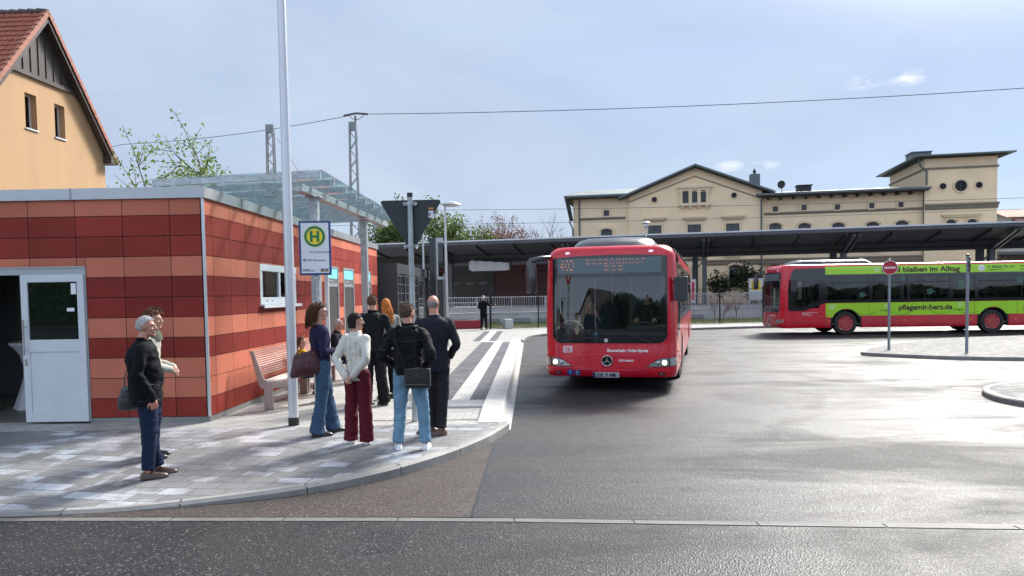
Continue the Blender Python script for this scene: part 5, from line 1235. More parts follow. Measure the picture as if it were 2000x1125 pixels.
def butterfly(x, z, s, m, parent, fn, name='butterfly_drawing', w_=.018, off=.006):
    def arc(cx, cz, rx, rz, a0, a1, n=10): return [(x + s * (cx + rx * math.cos(a0 + (a1 - a0) * i / n)), z + s * (cz + rz * math.sin(a0 + (a1 - a0) * i / n))) for i in range(n + 1)]
    def ell(cx, cz, rx, rz, tl, a0=0, a1=360, n=16): return [(x + s * (cx + rx * math.cos(R_(a)) * math.cos(tl) - rz * math.sin(R_(a)) * math.sin(tl)), z + s * (cz + rx * math.cos(R_(a)) * math.sin(tl) + rz * math.sin(R_(a)) * math.cos(tl))) for a in [a0 + (a1 - a0) * i / n for i in range(n + 1)]]
    P = [ell(-.30, .22, .24, .36, R_(38), -60, 250), ell(.16, .28, .26, .42, R_(-30), -100, 235), [(x + s * a, z + s * b) for a, b in ((-.62, -.30), (-.35, -.42), (0, -.42), (.30, -.25), (.50, -.02), (.72, .10), (.92, .04), (.98, -.06))]]
    return strokes(P, w_, m, parent, name, fn, off)
WY = (2.70, 8.55)
def make_bus(kind):
    global ZT, ZR
    ZT, ZR = (2.82, 2.56) if kind == 'red' else (2.93, 2.72)
    label = {'red': 'oncoming red city bus with lit headlights in the middle of the square',
             'ad': 'parked red city bus wrapped in a lime green advert, behind the island'}[kind]
    B = thing('city_bus', label, 'bus', group='red city buses on the bus square')
    # ---- shell as stacked plan outlines
    us = [0, .2, .4, .6, .76, .80, .84, .863, .90, .93, .955, .975, .99, 1.0]
    us = [-u for u in us[::-1]] + us[1:]
    ys = [.40, .55, .62, 1.62, 1.85, 2.08, 3.32, 4.4, 5.8, 7.2, 7.93, 9.17, 10.4, 11.30, 11.75]
    zs = [.30, .34, .40, .46, .60, .78, .90, .98, 1.05, 1.12, 1.40, 1.80, 2.24, 2.46, ZR] + [ZR + (ZT - ZR) * f for f in (.2, .4, .6, .75, .88, .96, 1.0)]
    ring_t = [('f', u) for u in us] + [('r', y) for y in ys] + [('b', u) for u in (.97, .8, .4, 0, -.4, -.8, -.97)] + [('l', y) for y in ys[::-1]]
    def rp(t, z):
        w_ = Wd(z)
        if t[0] == 'f': x = t[1] * w_; return (x, SF(x, z), z)
        if t[0] == 'r': return (w_, t[1], z)
        if t[0] == 'l': return (-w_, t[1], z)
        return (t[1] * w_, BL - (.0 if abs(t[1]) < .9 else .06) - (.08 if z > 2.6 else 0), z)
    nr = len(ring_t); V = [[rp(t, z) for t in ring_t] for z in zs]
    mb = MB(); allv = [p for r in V for p in r]; fs = []; mi = []
    for j in range(len(zs) - 1):
        zc = (zs[j] + zs[j + 1]) / 2
        for k in range(nr):
            a, b = ring_t[k], ring_t[(k + 1) % nr]; k2 = (k + 1) % nr
            if a[0] == b[0] == 'f' and abs((a[1] + b[1]) / 2) < .86 and 1.05 < zc < 2.24: continue      # windscreen
            if a[0] == b[0] and a[0] in 'rl':
                yc = (a[1] + b[1]) / 2
                if 1.40 < zc < 2.46 and 1.62 < yc < 11.3: continue          # side windows
                if .55 < yc < 1.62 and (1.12 if a[0] == 'r' else .5) < zc < 2.24: continue
                if zc < 1.05 and any(abs(yc - w_) < .62 for w_ in WY): continue
            fs.append((j * nr + k, j * nr + k2, (j + 1) * nr + k2, (j + 1) * nr + k)); mi.append(0)
    mb.add(allv, fs); mb.add(V[-1], [tuple(range(nr))])
    body = mb.build('body', M_red, B, smooth=38)
    # wheel-arch cheeks
    for side in (1, -1):
        for w_ in WY:
            q = MB(); n_ = 14; arc = [(w_ + .56 * math.cos(math.pi * i / n_), .48 + .56 * math.sin(math.pi * i / n_)) for i in range(n_ + 1)]
            rect_ = []
            for (y, z) in arc:
                dx, dz = y - w_, z - .48; k = min(.62 / max(abs(dx), 1e-6), .57 / max(abs(dz), 1e-6)); rect_.append((w_ + dx * k, .48 + dz * k))
            up = [mapS(y, z, 0, side) for y, z in arc]; ou = [mapS(y, z, 0, side) for y, z in rect_]
            q.rings([up, ou], closed=False, cap=False)
            for s_ in (0, n_):
                y = arc[s_][0]; yo = w_ + (.62 if s_ == 0 else -.62); q.quad(mapS(y, .3, 0, side), mapS(yo, .3, 0, side), mapS(yo, .48, 0, side), mapS(y, .48, 0, side))
            inn = [(side * .72, y, z) for y, z in arc]; q.cur = 1; q.rings([up, inn], closed=False, cap=False)
            q.add([(side * .72, w_ - .56, .3), (side * .72, w_ - .56, .48)] , []); q.cur = 0
            q.build('wheel_arch', [M_red if kind == 'red' else M_blk, M_blk], B)
    for w_ in WY: MB().box(-.70, .70, w_ - .60, w_ + .60, .36, 1.04).build('wheel_well', M_blk, B)
    # underside
    q = MB(); q.box(-1.2, 1.2, .5, 2.1, .33, .42); q.box(-.7, .7, 2.1, 11.6, .30, .42); q.box(-1.2, 1.2, 3.3, 7.9, .33, .42); q.box(-1.2, 1.2, 9.2, 11.8, .33, .42); q.build('chassis', M_blk, B)
    # wheels
    for w_ in WY:
        for side in (1, -1):
            c = (side * 1.10, w_, .48)
            wh = bpy.data.objects.new('wheel', None); COL.objects.link(wh); wh.parent = B; wh.location = c
            if w_ < 5 and kind == 'red': wh.rotation_euler = (0, 0, R_(-4))
            q = MB(); q.lathe((-.14 if side > 0 else -.14, 0, 0), [(.29, 0), (.46, 0), (.48, .04), (.48, .24), (.46, .28), (.32, .285), (.31, .20)], 36, 'x', False); q.build('tyre', M_tyre, wh, smooth=30)
            q = MB(); q.lathe((0, 0, 0), [(.31, side * .125), (.30, side * .14), (.27, side * .135), (.24, side * .12), (.13, side * .10), (.11, side * .13), (.02, side * .135)], 28, 'x'); q.cur = 1
            for k in range(8):
                a = k * math.pi / 4
                q.prism([(side * .118, .235 * math.cos(a + d_), .235 * math.sin(a + d_)) for d_ in (-.16, .16)] + [(side * .118, .205 * math.cos(a + d_), .205 * math.sin(a + d_)) for d_ in (.14, -.14)], (side * .03, 0, 0))
            q.build('rim', [M_rimr if kind == 'ad' else mat('rim_grey', (.20, .05, .05), .5, .3), M_blk], wh, smooth=30)
            q = MB()
            for k in range(10): a = k * math.pi / 5; q.ball((side * .11, .115 * math.cos(a), .115 * math.sin(a)), .014, 6, 4)
            q.build('wheel_nuts', M_rimr, wh)
    # ---- front
    P = lambda *a, **k: patch(*a, **k)
    fm = P(rrect(-1.10, 1.10, .945, 1.10, (.17, .17, 0, 0)), M_bmask, B, 'front_mask', mapF, .003)
    pt_ = [(-1.10, 2.22), (1.10, 2.22), (1.10, 2.56), (1.09, 2.60), (.6, 2.625), (0, 2.635), (-.6, 2.625), (-1.09, 2.60), (-1.10, 2.56)]
    dm = P(pt_, M_bmask, B, 'display_mask', mapF, .003)
    for s_ in (-1, 1): P([(s_ * 1.10, 1.10), (s_ * 1.10, 2.22), (s_ * 1.072, 2.22), (s_ * 1.072, 1.10)][::s_], M_bmask, B, 'windscreen_seal', mapF, .003, da=.02)
    ws = P([(-1.09, 1.06), (1.09, 1.06), (1.09, 2.24), (-1.09, 2.24)], M_wind, B, 'windscreen', mapF, -.012, 0, da=.1, db=.1, smooth=89)
    dp_ = P(rrect(-.99, .99, 2.285, 2.58, .02), M_lcd, dm, 'display_panel', mapF, .0085, .002)
    # dot matrix lettering, partly scanned as in the photograph
    FONT = {'A': '0110 1001 1001 1111 1001 1001 1001', 'B': '1110 1001 1001 1110 1001 1001 1110', 'S': '0111 1000 1000 0110 0001 0001 1110', 'U': '1001 1001 1001 1001 1001 1001 0110', 'H': '1001 1001 1001 1111 1001 1001 1001', 'N': '1001 1101 1101 1011 1011 1001 1001', 'O': '0110 1001 1001 1001 1001 1001 0110', 'F': '1111 1000 1000 1110 1000 1000 1000', 'Z': '1111 0001 0010 0100 0100 1000 1111', '4': '0010 0110 0110 1010 1111 0010 0010', '0': '0110 1001 1001 1001 1001 1001 0110', '3': '1110 0001 0001 0110 0001 0001 1110'}
    q = MB()
    def dots(s, x0, z0, cw, ch, gap=1, skip=()):
        x = x0
        for chr_ in s:
            rows_ = FONT[chr_].split()
            for r, row in enumerate(rows_):
                if r in skip: continue
                for c, b in enumerate(row):
                    if b == '1':
                        xx = x + c * cw; zz = z0 - r * ch; q.quad(*[mapF(xx + a * cw * .36, zz + b_ * ch * .30, .0125) for a, b_ in ((-1, -1), (1, -1), (1, 1), (-1, 1))])
            x += (4 + gap) * cw
    if kind == 'red':
        dots('403', -.93, 2.535, .0195, .0285, 1.0, (1, 3, 5)); dots('BUSBAHNHOF', -.42, 2.548, .0180, .0135, 2.55, (2, 3, 4)); dots('ZOB', -.06, 2.425, .0195, .0135, 2.9, (2, 3, 4))
        q.build('display_lettering', M_led, dp_)
    for s_ in (-1, 1): P(circ(s_ * .80, 2.69, .026, 12, 1.8), M_pink, B, 'marker_lamp', mapF, .004, .012, da=.5, db=.5)
    # body joints on the front
    jt = M_brub
    strokes([[(-1.02, .955), (-1.0, .90), (-.985, .76), (-.97, .70)], [(.98, .955), (.96, .90), (.935, .76), (.90, .68)], [(-1.25, .50), (-.85, .495), (-.77, .478), (-.62, .452), (-.42, .443), (.38, .443), (.60, .452), (.70, .485), (.78, .50), (1.24, .515)], [(-.9, .49), (-.93, .46)], [(.78, .50), (.70, .30)], [(-1.27, 1.02), (-1.13, 1.02)]], .007, mat('panel_joint', (.12, .004, .008), .5), body, 'panel_joint', mapF, .002)
    lip = MB(); ps = [(-1.22, .487), (-.86, .48), (-.77, .463), (-.62, .437), (-.42, .428), (.38, .428), (.60, .437), (.70, .47), (.78, .485), (1.2, .50)]
    q = MB(); q.tube([mapF(x, z, .0) for x, z in ps], .013, 8); q.build('bumper_lip', M_red, body, smooth=60)
    # grille swage around the emblem
    q = MB(); ps = [(-.62, .68), (-.50, .705), (-.2, .715), (.15, .715), (.45, .705), (.56, .68)]; q.tube([mapF(x, z, -.004) for x, z in ps], .014, 8); ps = [(-.62, .68), (-.60, .62), (-.52, .56), (-.44, .50)]; q.tube([mapF(x, z, -.006) for x, z in ps], .011, 8); ps = [(.56, .68), (.54, .62), (.47, .56), (.40, .50)]; q.tube([mapF(x, z, -.006) for x, z in ps], .011, 8); q.build('swage', M_red, body, smooth=60)
    # emblem
    ex, ez = -.03, .612
    em = P(circ(ex, ez, .098, 28), M_bmask, B, 'emblem', mapF, .008, .006, da=.5, db=.5)
    q = MB(); y_ = SF(ex, ez) - .018; q.rings([[Vector((ex + (.098 + .009 * math.cos(b)) * math.cos(a), y_ + .009 * math.sin(b), ez + (.098 + .009 * math.cos(b)) * math.sin(a))) for b in [k * math.pi / 4 for k in range(8)]] for a in [i * math.pi / 16 for i in range(33)]], cap=False)
    for k in range(3):
        a = math.pi / 2 + k * 2 * math.pi / 3; t_ = Vector((math.cos(a), 0, math.sin(a))); n_ = Vector((-math.sin(a), 0, math.cos(a))); c = Vector((ex, y_, ez))
        q.prism([c + n_ * .013, c - n_ * .013, c + t_ * .095], (0, -.006, 0))
    q.build('star', M_chr, em, smooth=40)
    # lettering on the nose
    lg = P(rrect(-.89, -.705, .765, .89, .022), M_bwhite, B, 'logo_plate', mapF, .005, .002, da=.5, db=.5)
    P(rrect(-.878, -.717, .777, .878, .018), M_red, lg, 'logo_frame', mapF, .0072, .001, da=.5, db=.5); P(rrect(-.871, -.724, .784, .871, .014), M_bwhite, lg, 'logo_field', mapF, .0084, .001, da=.5, db=.5)
    mtext('DB', .098, M_red, lg, 'lettering', mapF, -.862, .793, .011, .003, .92)
    mtext('Busverkehr Oder-Spree', .080, M_bwhite, B, 'lettering', mapF, -.03, .782, .007, .003, .99)
    mtext('CITARO', .05, M_bwhite, B, 'lettering', mapF, .19, .600, .007, .002, 1.55)
    pz0, pz1 = (.283, .395) if kind == 'red' else (.345, .45)
    pl_ = P(rrect(-.31, .20, pz0, pz1, .012), mat('plate_white', (.66, .68, .70), .4), B, 'number_plate', mapF, .016, .004, da=.5, db=.5)
    P([(-.31, pz0 + .002), (-.265, pz0 + .002), (-.265, pz1 - .002), (-.31, pz1 - .002)], M_blue, pl_, 'plate_band', mapF, .022, .001, da=.5, db=.5)
    if kind == 'red': mtext('LOS  P 448', .105, M_ink, pl_, 'lettering', mapF, -.255, .304, .0215, .0015, .80)
    else: mtext('LOS  P', .095, M_ink, pl_, 'lettering', mapF, -.255, .364, .0215, .0015, .80)
    bdg = P(circ(-.05, 1.0, .036, 18), M_bwhite, B, 'badge', mapF, .008, .003, da=.5, db=.5); P(circ(-.05, 1.0, .018, 14), mat('badge_grey', (.15, .15, .15), .5), bdg, 'badge_centre', mapF, .0115, .001, da=.5, db=.5)
    if kind == 'red':
        for i, x in enumerate((-.75, -.607)):
            sk = P(circ(x, .375, .064, 22), mat('sticker_blue', (.01, .06, .25), .4), B, 'sticker', mapF, .006, .002, da=.5, db=.5, label=('round blue sticker with a white walking figure', 'round blue sticker with a white wheelchair symbol')[i])
            if i == 0: strokes([[(x, .405), (x, .37), (x - .015, .335)], [(x, .37), (x + .015, .335)], [(x - .018, .385), (x + .018, .385)]], .010, mat('sticker_light', (.3, .5, .75), .5), sk, 'symbol', mapF, .0095); P(circ(x, .415, .008, 8), mat('sticker_light', (.3, .5, .75), .5), sk, 'symbol_head', mapF, .0088, .001, da=.5, db=.5)
            else:
                strokes([[(x - .008, .41), (x - .006, .375), (x + .02, .375), (x + .03, .345)], [(x - .006, .392), (x + .014, .392)]] + [[(x - .004 + .024 * math.cos(a), .36 + .024 * math.sin(a)) for a in [R_(130 + 25 * k) for k in range(9)]]], .008, M_bwhite, sk, 'symbol', mapF, .0095)
    # fog lamps
    for s_ in (-1, 1): fg = P([(s_ * .99 - .07, .40), (s_ * .99 - .045, .345), (s_ * .99 + .06, .345), (s_ * .99 + .07, .395)], M_blk, B, 'fog_lamp', mapF, .004, .003, da=.5, db=.5); P(circ(s_ * .99, .37, .02, 10, 1.4), M_refl, fg, 'reflector', mapF, .008, .004, da=.5, db=.5)
    # headlights
    for s_ in (-1, 1):
        pts = [(1.262, .675), (1.02, .655), (.93, .635), (.84, .585), (.735, .512), (1.0, .508), (1.25, .52)]
        hp = [(s_ * x, z) for x, z in pts]
        if s_ < 0: pass
        hl = P(hp, M_refl, B, 'headlight', mapF, .002, .006, da=.04, db=.1)
        P([(s_ * x, z) for x, z in [(1.262, .685), (1.02, .665), (.925, .645), (.83, .592), (.71, .500), (1.0, .497), (1.262, .508), (1.262, .52), (1.25, .52), (1.0, .508), (.735, .512), (.84, .585), (.93, .635), (1.02, .655), (1.262, .675)]], M_blk, hl, 'seal', mapF, .003, .004, da=.04, db=.1)
        P([(s_ * 1.125, .514), (s_ * 1.145, .514), (s_ * 1.145, .662), (s_ * 1.125, .660)], M_blk, hl, 'divider', mapF, .009, .003, da=.04, db=.2)
        c = Vector(mapF(s_ * 1.045, .58, .004)); q = MB(); q.lathe(c, [(.055, 0), (.060, -.008), (.052, -.012)], 24, 'y'); bl = q.build('lamp_ring', M_chr, hl, smooth=40)
        if kind == 'red': q = MB(); q.ball(c + Vector((0, -.008, 0)), (.043, .015, .043), 16, 8); q.build('bulb', M_glow, hl, smooth=80)
        c2 = Vector(mapF(s_ * .93, .57, .004)); q = MB(); q.lathe(c2, [(.036, 0), (.040, -.006), (.03, -.010)], 20, 'y'); q.build('lamp_ring', M_chr, hl, smooth=40)
        P([(s_ * x, z) for x, z in [(1.255, .670), (1.02, .650), (.93, .630), (.845, .580), (.75, .516), (1.0, .512), (1.245, .524)]], M_lens, hl, 'lens', mapF, .026, 0, da=.04, db=.1)
    # wipers
    q = MB(); 
    def wpr(pts): q.tube([mapF(x, z, .03) for x, z in pts], .011, 6); 
    wpr([(-.93, .985), (-.6, 1.02), (-.26, 1.05)]); wpr([(-.78, 1.0), (-.93, .97)]); q.build('wiper', M_brub, B, smooth=50)
    q = MB(); wpr([(.79, .965), (.5, 1.07), (.28, 1.15)]); q.tube([mapF(.79, .965, .01), mapF(.79, .965, .04)], .02, 8); q.build('wiper', M_brub, B, smooth=50)
    # ---- sides
    for side in (1, -1):
        fn = lambda y, z, off, s_=side: mapS(y, z, off, s_)
        # driver / door glass at the front
        if side == 1:
            poly_ = [(.36, 1.03), (.62, 1.00), (1.02, 1.01), (1.14, 1.05), (1.34, 1.27), (1.45, 1.33), (1.86, 1.33), (1.86, 2.47), (1.86, 2.80), (.62, 2.74), (.52, 2.6), (.42, 2.3), (.36, 1.8)]
        else: poly_ = [(.36, .42), (1.70, .42), (1.70, 2.74), (.62, 2.74), (.52, 2.6), (.36, 1.8)]
        # black frame strips around openings
        if side == 1:
            P([(.36, 1.03), (.62, 1.00), (.62, 2.24), (.62, 2.74), (.52, 2.6), (.42, 2.3), (.36, 1.8)], M_bmask, B, 'side_mask', fn, .003, da=.2)
            P([(.62, 1.00), (1.02, 1.01), (1.14, 1.05), (1.34, 1.27), (1.45, 1.33), (1.86, 1.33), (1.86, 1.42), (1.62, 1.42), (1.62, 1.40), (1.30, 1.40), (1.06, 1.14), (.62, 1.14)], M_bmask, B, 'side_mask', fn, .003, da=.2)
            P([(.62, 2.22), (1.86, 2.22), (1.86, 2.47 + .3), (.62, 2.74)], M_bmask, B, 'side_mask', fn, .003, da=.3)
            P([(1.60, 1.40), (1.86, 1.40), (1.86, 2.24), (1.60, 2.24)], M_bmask, B, 'side_mask', fn, .003, da=.3)
            P([(.62, 1.12), (1.06, 1.12), (1.31, 1.38), (1.62, 1.40), (1.62, 2.24), (.62, 2.24)], M_sideg, B, 'driver_window', fn, -.008, 0, da=.3)
            P([(1.00, 1.10), (1.03, 1.10), (1.03, 2.24), (1.00, 2.24)], M_bmask, B, 'window_post', fn, -.004, da=.3)
        else:
            P([(.62, .5), (1.62, .5), (1.62, 2.24), (.62, 2.24)], M_sideg, B, 'front_door', fn, -.008, 0, da=.3)
        # window band: glass panes with black posts
        posts = [1.86, 3.70, 4.95, 5.20, 6.9, 7.9, 9.85, 11.2] if side == 1 else [1.86, 3.4, 4.9, 6.3, 7.7, 9.2, 11.2]
        P([(1.62, 1.32), (11.45, 1.32), (11.45, 1.45), (1.62, 1.45)], M_bmask, B, 'window_band', fn, .003, da=.6); P([(1.86, 2.40), (11.45, 2.40), (11.45, 2.49), (1.86, 2.49)], M_bmask, B, 'window_band', fn, .003, da=.6)
        for y in posts: P([(y - .07, 1.44), (y + .07, 1.44), (y + .07, 2.41), (y - .07, 2.41)], M_bmask, B, 'window_post', fn, .002, da=.3)
        for a, b in zip(posts, posts[1:]):
            pn = P([(a, 1.42), (b, 1.42), (b, 2.44), (a, 2.44)], M_sideg, B, 'window', fn, -.006, 0, da=.5)
            if b - a > 1.2 and side == 1:
                P([(a + .07, 2.12), (b - .07, 2.12), (b - .07, 2.16), (a + .07, 2.16)], M_brub, pn, 'vent_bar', fn, .0, da=.5)
        if side == 1:
            # joints and markers
            J = [[(y, .33), (y, .80 if kind == 'ad' else 1.31)] for y in (1.86, 3.62, 5.18, 7.82, 9.5, 10.9)] + [[(.3, .52), (1.86, .52)]] + ([[(y, .8), (y, 1.31)] for y in (3.62, 5.18, 7.82, 9.5)] + [[(y, 2.5), (y, 2.82)] for y in (3.62, 5.18, 6.3, 7.85, 9.5)] if kind == 'ad' else [[(3.4, .8), (11, .8)]])
            strokes(J, .012, mat('panel_joint', (.12, .004, .008), .5), body, 'panel_joint', fn, .0075)
            for y in (2.02, 5.05, 7.7, 9.45): P(rrect(y - .05, y + .05, .56, .60, .01), M_orange, B, 'side_marker', fn, .008, .006, da=.5, db=.5)
            if kind == 'red':
                P(rrect(3.7, 3.95, 1.15, 1.27, .02), M_orange, B, 'indicator', fn, .004, .02, da=.5, db=.5) if False else None
                strokes([[(y, 1.31), (y, 2.41)] for y in ()], .01, M_brub, body, 'joint', fn)
            # door-like dark openings seen on the flank (service flaps)
            P(circ(.95, .62, .05, 14), M_brub, B, 'fuel_flap', fn, .006, .004, da=.5, db=.5) if kind == 'red' else None
        if kind == 'ad' and side == 1:
            # lime green wrap bands
            P([(1.87, 2.49), (11.6, 2.49), (11.6, 2.82), (1.87, 2.82)], M_green, B, 'advert_band', fn, .0035, .002, da=.6, db=.06)
            q = MB()
            def cell(y0, z0, y1, z1, z0b=None): q.quad(fn(y0, z0, .0055), fn(y1, z0 if z0b is None else z0b, .0055), fn(y1, z1, .0055), fn(y0, z1, .0055))
            cell(1.88, .72, 2.10, 1.31); cell(3.30, .78, 7.95, 1.31); cell(9.15, .78, 11.6, 1.31)
            for wy, zl, ra, rb in ((2.70, .72, 2.10, 3.30), (8.55, .78, 7.95, 9.15)):
                ysl = [ra + (rb - ra) * i / 24 for i in range(25)]
                zz_ = lambda y: max(.78 if y > wy or wy > 5 else .72, .48 + math.sqrt(max(0, .60 ** 2 - (y - wy) ** 2)))
                for y0, y1 in zip(ysl, ysl[1:]): cell(y0, zz_(y0), y1, 1.31, zz_(y1))
            ab = q.build('advert_band', M_green, B)
            sw_ = mat('advert_swirl', (.20, .45, .015), .4); M_cream2 = mat('advert_cream', (.62, .78, .52), .5)
            strokes([[(y0 + .5 * math.cos(a), 1.1 + .28 * math.sin(a)) for a in [R_(200 + 15 * k) for k in range(9)]] for y0 in (3.5, 4.9, 6.5, 7.6, 10.2)], .05, sw_, ab, 'swirl', fn, .0065)
            for (y, z, s_, w__) in ((3.95, 2.65, .19, .02), (2.15, 1.13, .19, .020), (4.33, 1.16, .15, .016), (7.25, 1.17, .15, .016)): butterfly(y, z, s_, M_cream2, ab, fn, w_=w__)
            M_wb = mat('butterfly_line', (.10, .25, .20), .4)
            for (y, z, s_, w__) in ((4.95, 2.28, .16, .02), (3.35, 1.62, .17, .02), (6.05, 1.72, .18, .02), (7.35, 1.98, .30, .026), (9.6, 2.15, .2, .02)): butterfly(y, z, s_, M_wb, B, fn, w_=w__, off=.010)
            mtext('Mobil bleiben im Alltag', .30, M_brown, ab, 'lettering', fn, 4.12, 2.55, .008, .009, 1.12); mtext('pflegemit-herz.de', .30, M_brown, ab, 'lettering', fn, 4.80, 1.00, .008, .009, 1.02)
            mtext('ANKE BERNITZ', .062, M_grn, ab, 'lettering', fn, 4.06, .955, .008, .002); mtext('ANKE BERNITZ', .062, M_grn, ab, 'lettering', fn, 6.98, .955, .008, .002)
            mtext('T. 033631-72 117', .145, mat('advert_dkgreen', (.03, .10, .02), .5), ab, 'lettering', fn, 8.35, 2.65, .008, .005, 1.0); mtext('info@pflegemit-herz.de', .062, MATS['advert_dkgreen'], ab, 'lettering', fn, 8.38, 2.56, .008, .001)
            mtext('Häusliche Pflege', .10, MATS['advert_dkgreen'], ab, 'lettering', fn, 9.62, 2.69, .008, .001); mtext('und Service', .10, MATS['advert_dkgreen'], ab, 'lettering', fn, 9.62, 2.56, .008, .001)
            cc = P(circ(8.10, 2.655, .13, 24), M_bwhite, ab, 'round_emblem', fn, .006, .002, da=.5, db=.5); strokes([[(8.04, 2.66), (8.10, 2.69), (8.16, 2.66)], [(8.06, 2.55), (8.10, 2.60), (8.14, 2.55)]], .012, M_ink, cc, 'emblem_lines', fn, .0095)
            mtext('Busverkehr Oder-Spree GmbH\nBahnhofstraße\n15517 Fürstenwalde', .050, M_bwhite, B, 'lettering', fn, .92, .92, .006, .0008)
            P([(1.88, .33), (2.02, .33), (2.02, .71), (1.88, .71)], M_redd, B, 'skirt', fn, .0025, da=.5); P([(3.36, .36), (7.9, .36), (7.9, .775), (3.36, .775)], M_redd, B, 'skirt', fn, .0025, da=.5); P([(9.2, .36), (11.6, .36), (11.6, .775), (9.2, .775)], M_redd, B, 'skirt', fn, .0025, da=.5)
            q = MB()
            for k in range(6): q.box(1.281, 1.286, 9.75, 10.3, .86 + k * .05, .88 + k * .05)
            q.build('vent_grille', M_blk, B)
    # mirrors
    q = MB(); q.tube([mapF(-1.17, 2.62, -.02), (-1.30, -.05, 2.60), (-1.47, -.16, 2.55), (-1.50, -.18, 2.46)], [.045, .05, .055, .06], 10); ml = q.build('mirror', M_podd, B, smooth=60)
    q = MB(); q.rings([[Vector((-1.46 + a * .085 * k_, -.18 + b * .09 * k_, z)) for a, b in ((-1, -.6), (-.5, -1), (.5, -1), (1, -.6), (1, .7), (.6, 1), (-.6, 1), (-1, .7))] for z, k_ in ((1.92, .75), (1.96, 1.0), (2.2, 1.12), (2.42, 1.05), (2.50, .7))]); q.build('housing', M_podd, ml, smooth=50)
    MB().box(-1.53, -1.40, -.085, -.078, 1.99, 2.40).build('mirror_glass', M_chr, ml)
    q = MB()
    if kind == 'red':
        q.rings([[Vector((1.35 + a * .125, .12 + b * .07, z)) for a, b in ((-1, -.7), (-.8, -1), (.8, -1), (1, -.7), (1, .8), (-1, .8))] for z in (1.74, 1.77, 2.16, 2.19)]); mr_ = q.build('mirror', M_podd, B, smooth=30, bevel=.012)
        MB().box(1.24, 1.46, .178, .184, 1.79, 2.14).build('mirror_glass', M_chr, mr_); MB().tube([(1.22, .34, 2.1), (1.27, .2, 2.1)], .03).tube([(1.22, .36, 1.82), (1.27, .2, 1.82)], .02).build('bracket', M_podd, mr_)
    else:
        q.rings([[Vector((1.40 + a * .07, .55 + b * .13, z)) for a, b in ((-1, -.7), (-.8, -1), (.8, -1), (1, -.7), (1, .8), (-1, .8))] for z in (1.80, 1.83, 2.28, 2.31)]); mr_ = q.build('mirror', M_podd, B, smooth=30, bevel=.012); MB().tube([(1.22, .5, 2.2), (1.36, .55, 2.2)], .03).build('bracket', M_podd, mr_)
    # side indicator
    P(circ(1.95 if kind == 'ad' else .45, .78, .03, 10, 1.6), M_orange, B, 'indicator', lambda y, z, off: mapS(y, z, off, 1), .004, .02, da=.5, db=.5)
    # roof pod and fairings
    q = MB()
    def pod(y0, y1, hw, z0, z1, ins=.30, front=.5):
        rg = []
        for (y, k_) in ((y0, .0), (y0 + .10, .45), (y0 + front, 1), (y1 - .3, 1), (y1, .3)):
            h = (z1 - z0) * k_; w_ = hw - ins * (1 - k_) * .5
            rg.append([Vector((-w_, y, z0 - .05)), Vector((-w_ + .02, y, z0 + h * .35)), Vector((-w_ + .12, y, z0 + h * .75)), Vector((-w_ + .32, y, z0 + h * .97)), Vector((0, y, z0 + h * 1.0)), Vector((w_ - .32, y, z0 + h * .97)), Vector((w_ - .12, y, z0 + h * .75)), Vector((w_ - .02, y, z0 + h * .35)), Vector((w_, y, z0 - .05))])
        q.rings(rg)
    pod(.62, 4.0, .86, ZT - .01, ZT + .22); rp_ = q.build('roof_pod', M_podd, B, smooth=40)
    q = MB(); 
    for x in (-.36, .36, .60): q.box(x - .008, x + .008, 1.15, 3.5, ZT + .12, ZT + .2265 - (0 if abs(x) < .5 else .012))
    q.build('pod_joint', M_blk, rp_)
    if kind == 'red':
        q = MB(); pod(4.6, 11.2, 1.10, ZT - .02, ZT + .26, .2, .5); q.build('roof_fairing', mat('fairing_red', (.38, .05, .07), .45, 0, var=.1), B, smooth=40)
        q = MB(); q.tube([(1.17, .9, 2.755), (1.185, 4, 2.76), (1.185, 11.5, 2.76)], .022, 6); q.build('rain_rail', M_brub, B)
    else:
        q = MB(); q.rings([[Vector((x * w_, y, ZT + z)) for x, z in ((-.2, 0), (-.15, .05 * w_), (.15, .05 * w_), (.2, 0))] for y, w_ in ((4.9, .2), (5.2, 1), (5.6, 1), (5.8, .2))]); q.build('roof_hatch', M_bwhite, B)
    # ---- interior
    q = MB(); q.box(-1.2, 1.2, .7, 11.6, .43, .47); q.box(-1.2, 1.2, 11.4, 11.5, .5, 2.7); q.build('floor', M_int, B)
    for sd_ in (-1, 1): MB().box(sd_ * 1.225, sd_ * 1.20, 1.9, 11.4, 1.06, 1.38).box(sd_ * 1.20, sd_ * 1.16, 1.9, 11.4, 2.42, 2.52).build('inner_lining', M_intl, B)
    MB().box(-1.20, -1.12, .42, .50, .45, 2.5).box(-1.22, -1.19, .5, 1.7, .45, .60).build('door_pillar', M_int, B)
    q = MB(); q.box(-1.15, 1.15, .55, 11.5, 2.50, 2.54); q.box(-.6, .6, .6, .65, 2.3, 2.5); q.build('ceiling', M_intl, B)
    q = MB(); q.prism([(-1.1, .22, .95), (-1.1, .80, .95), (-1.1, .78, 1.18), (-1.1, .45, 1.20), (-1.1, .24, 1.08)], (2.2, 0, 0)); q.box(.3, 1.1, .45, .78, 1.15, 1.26); q.build('dashboard', mat('dash', (.03, .033, .035), .6), B)
    stw = MB(); c = Vector((.62, .88, 1.18)); Rm = Matrix.Rotation(R_(-35), 3, 'X')
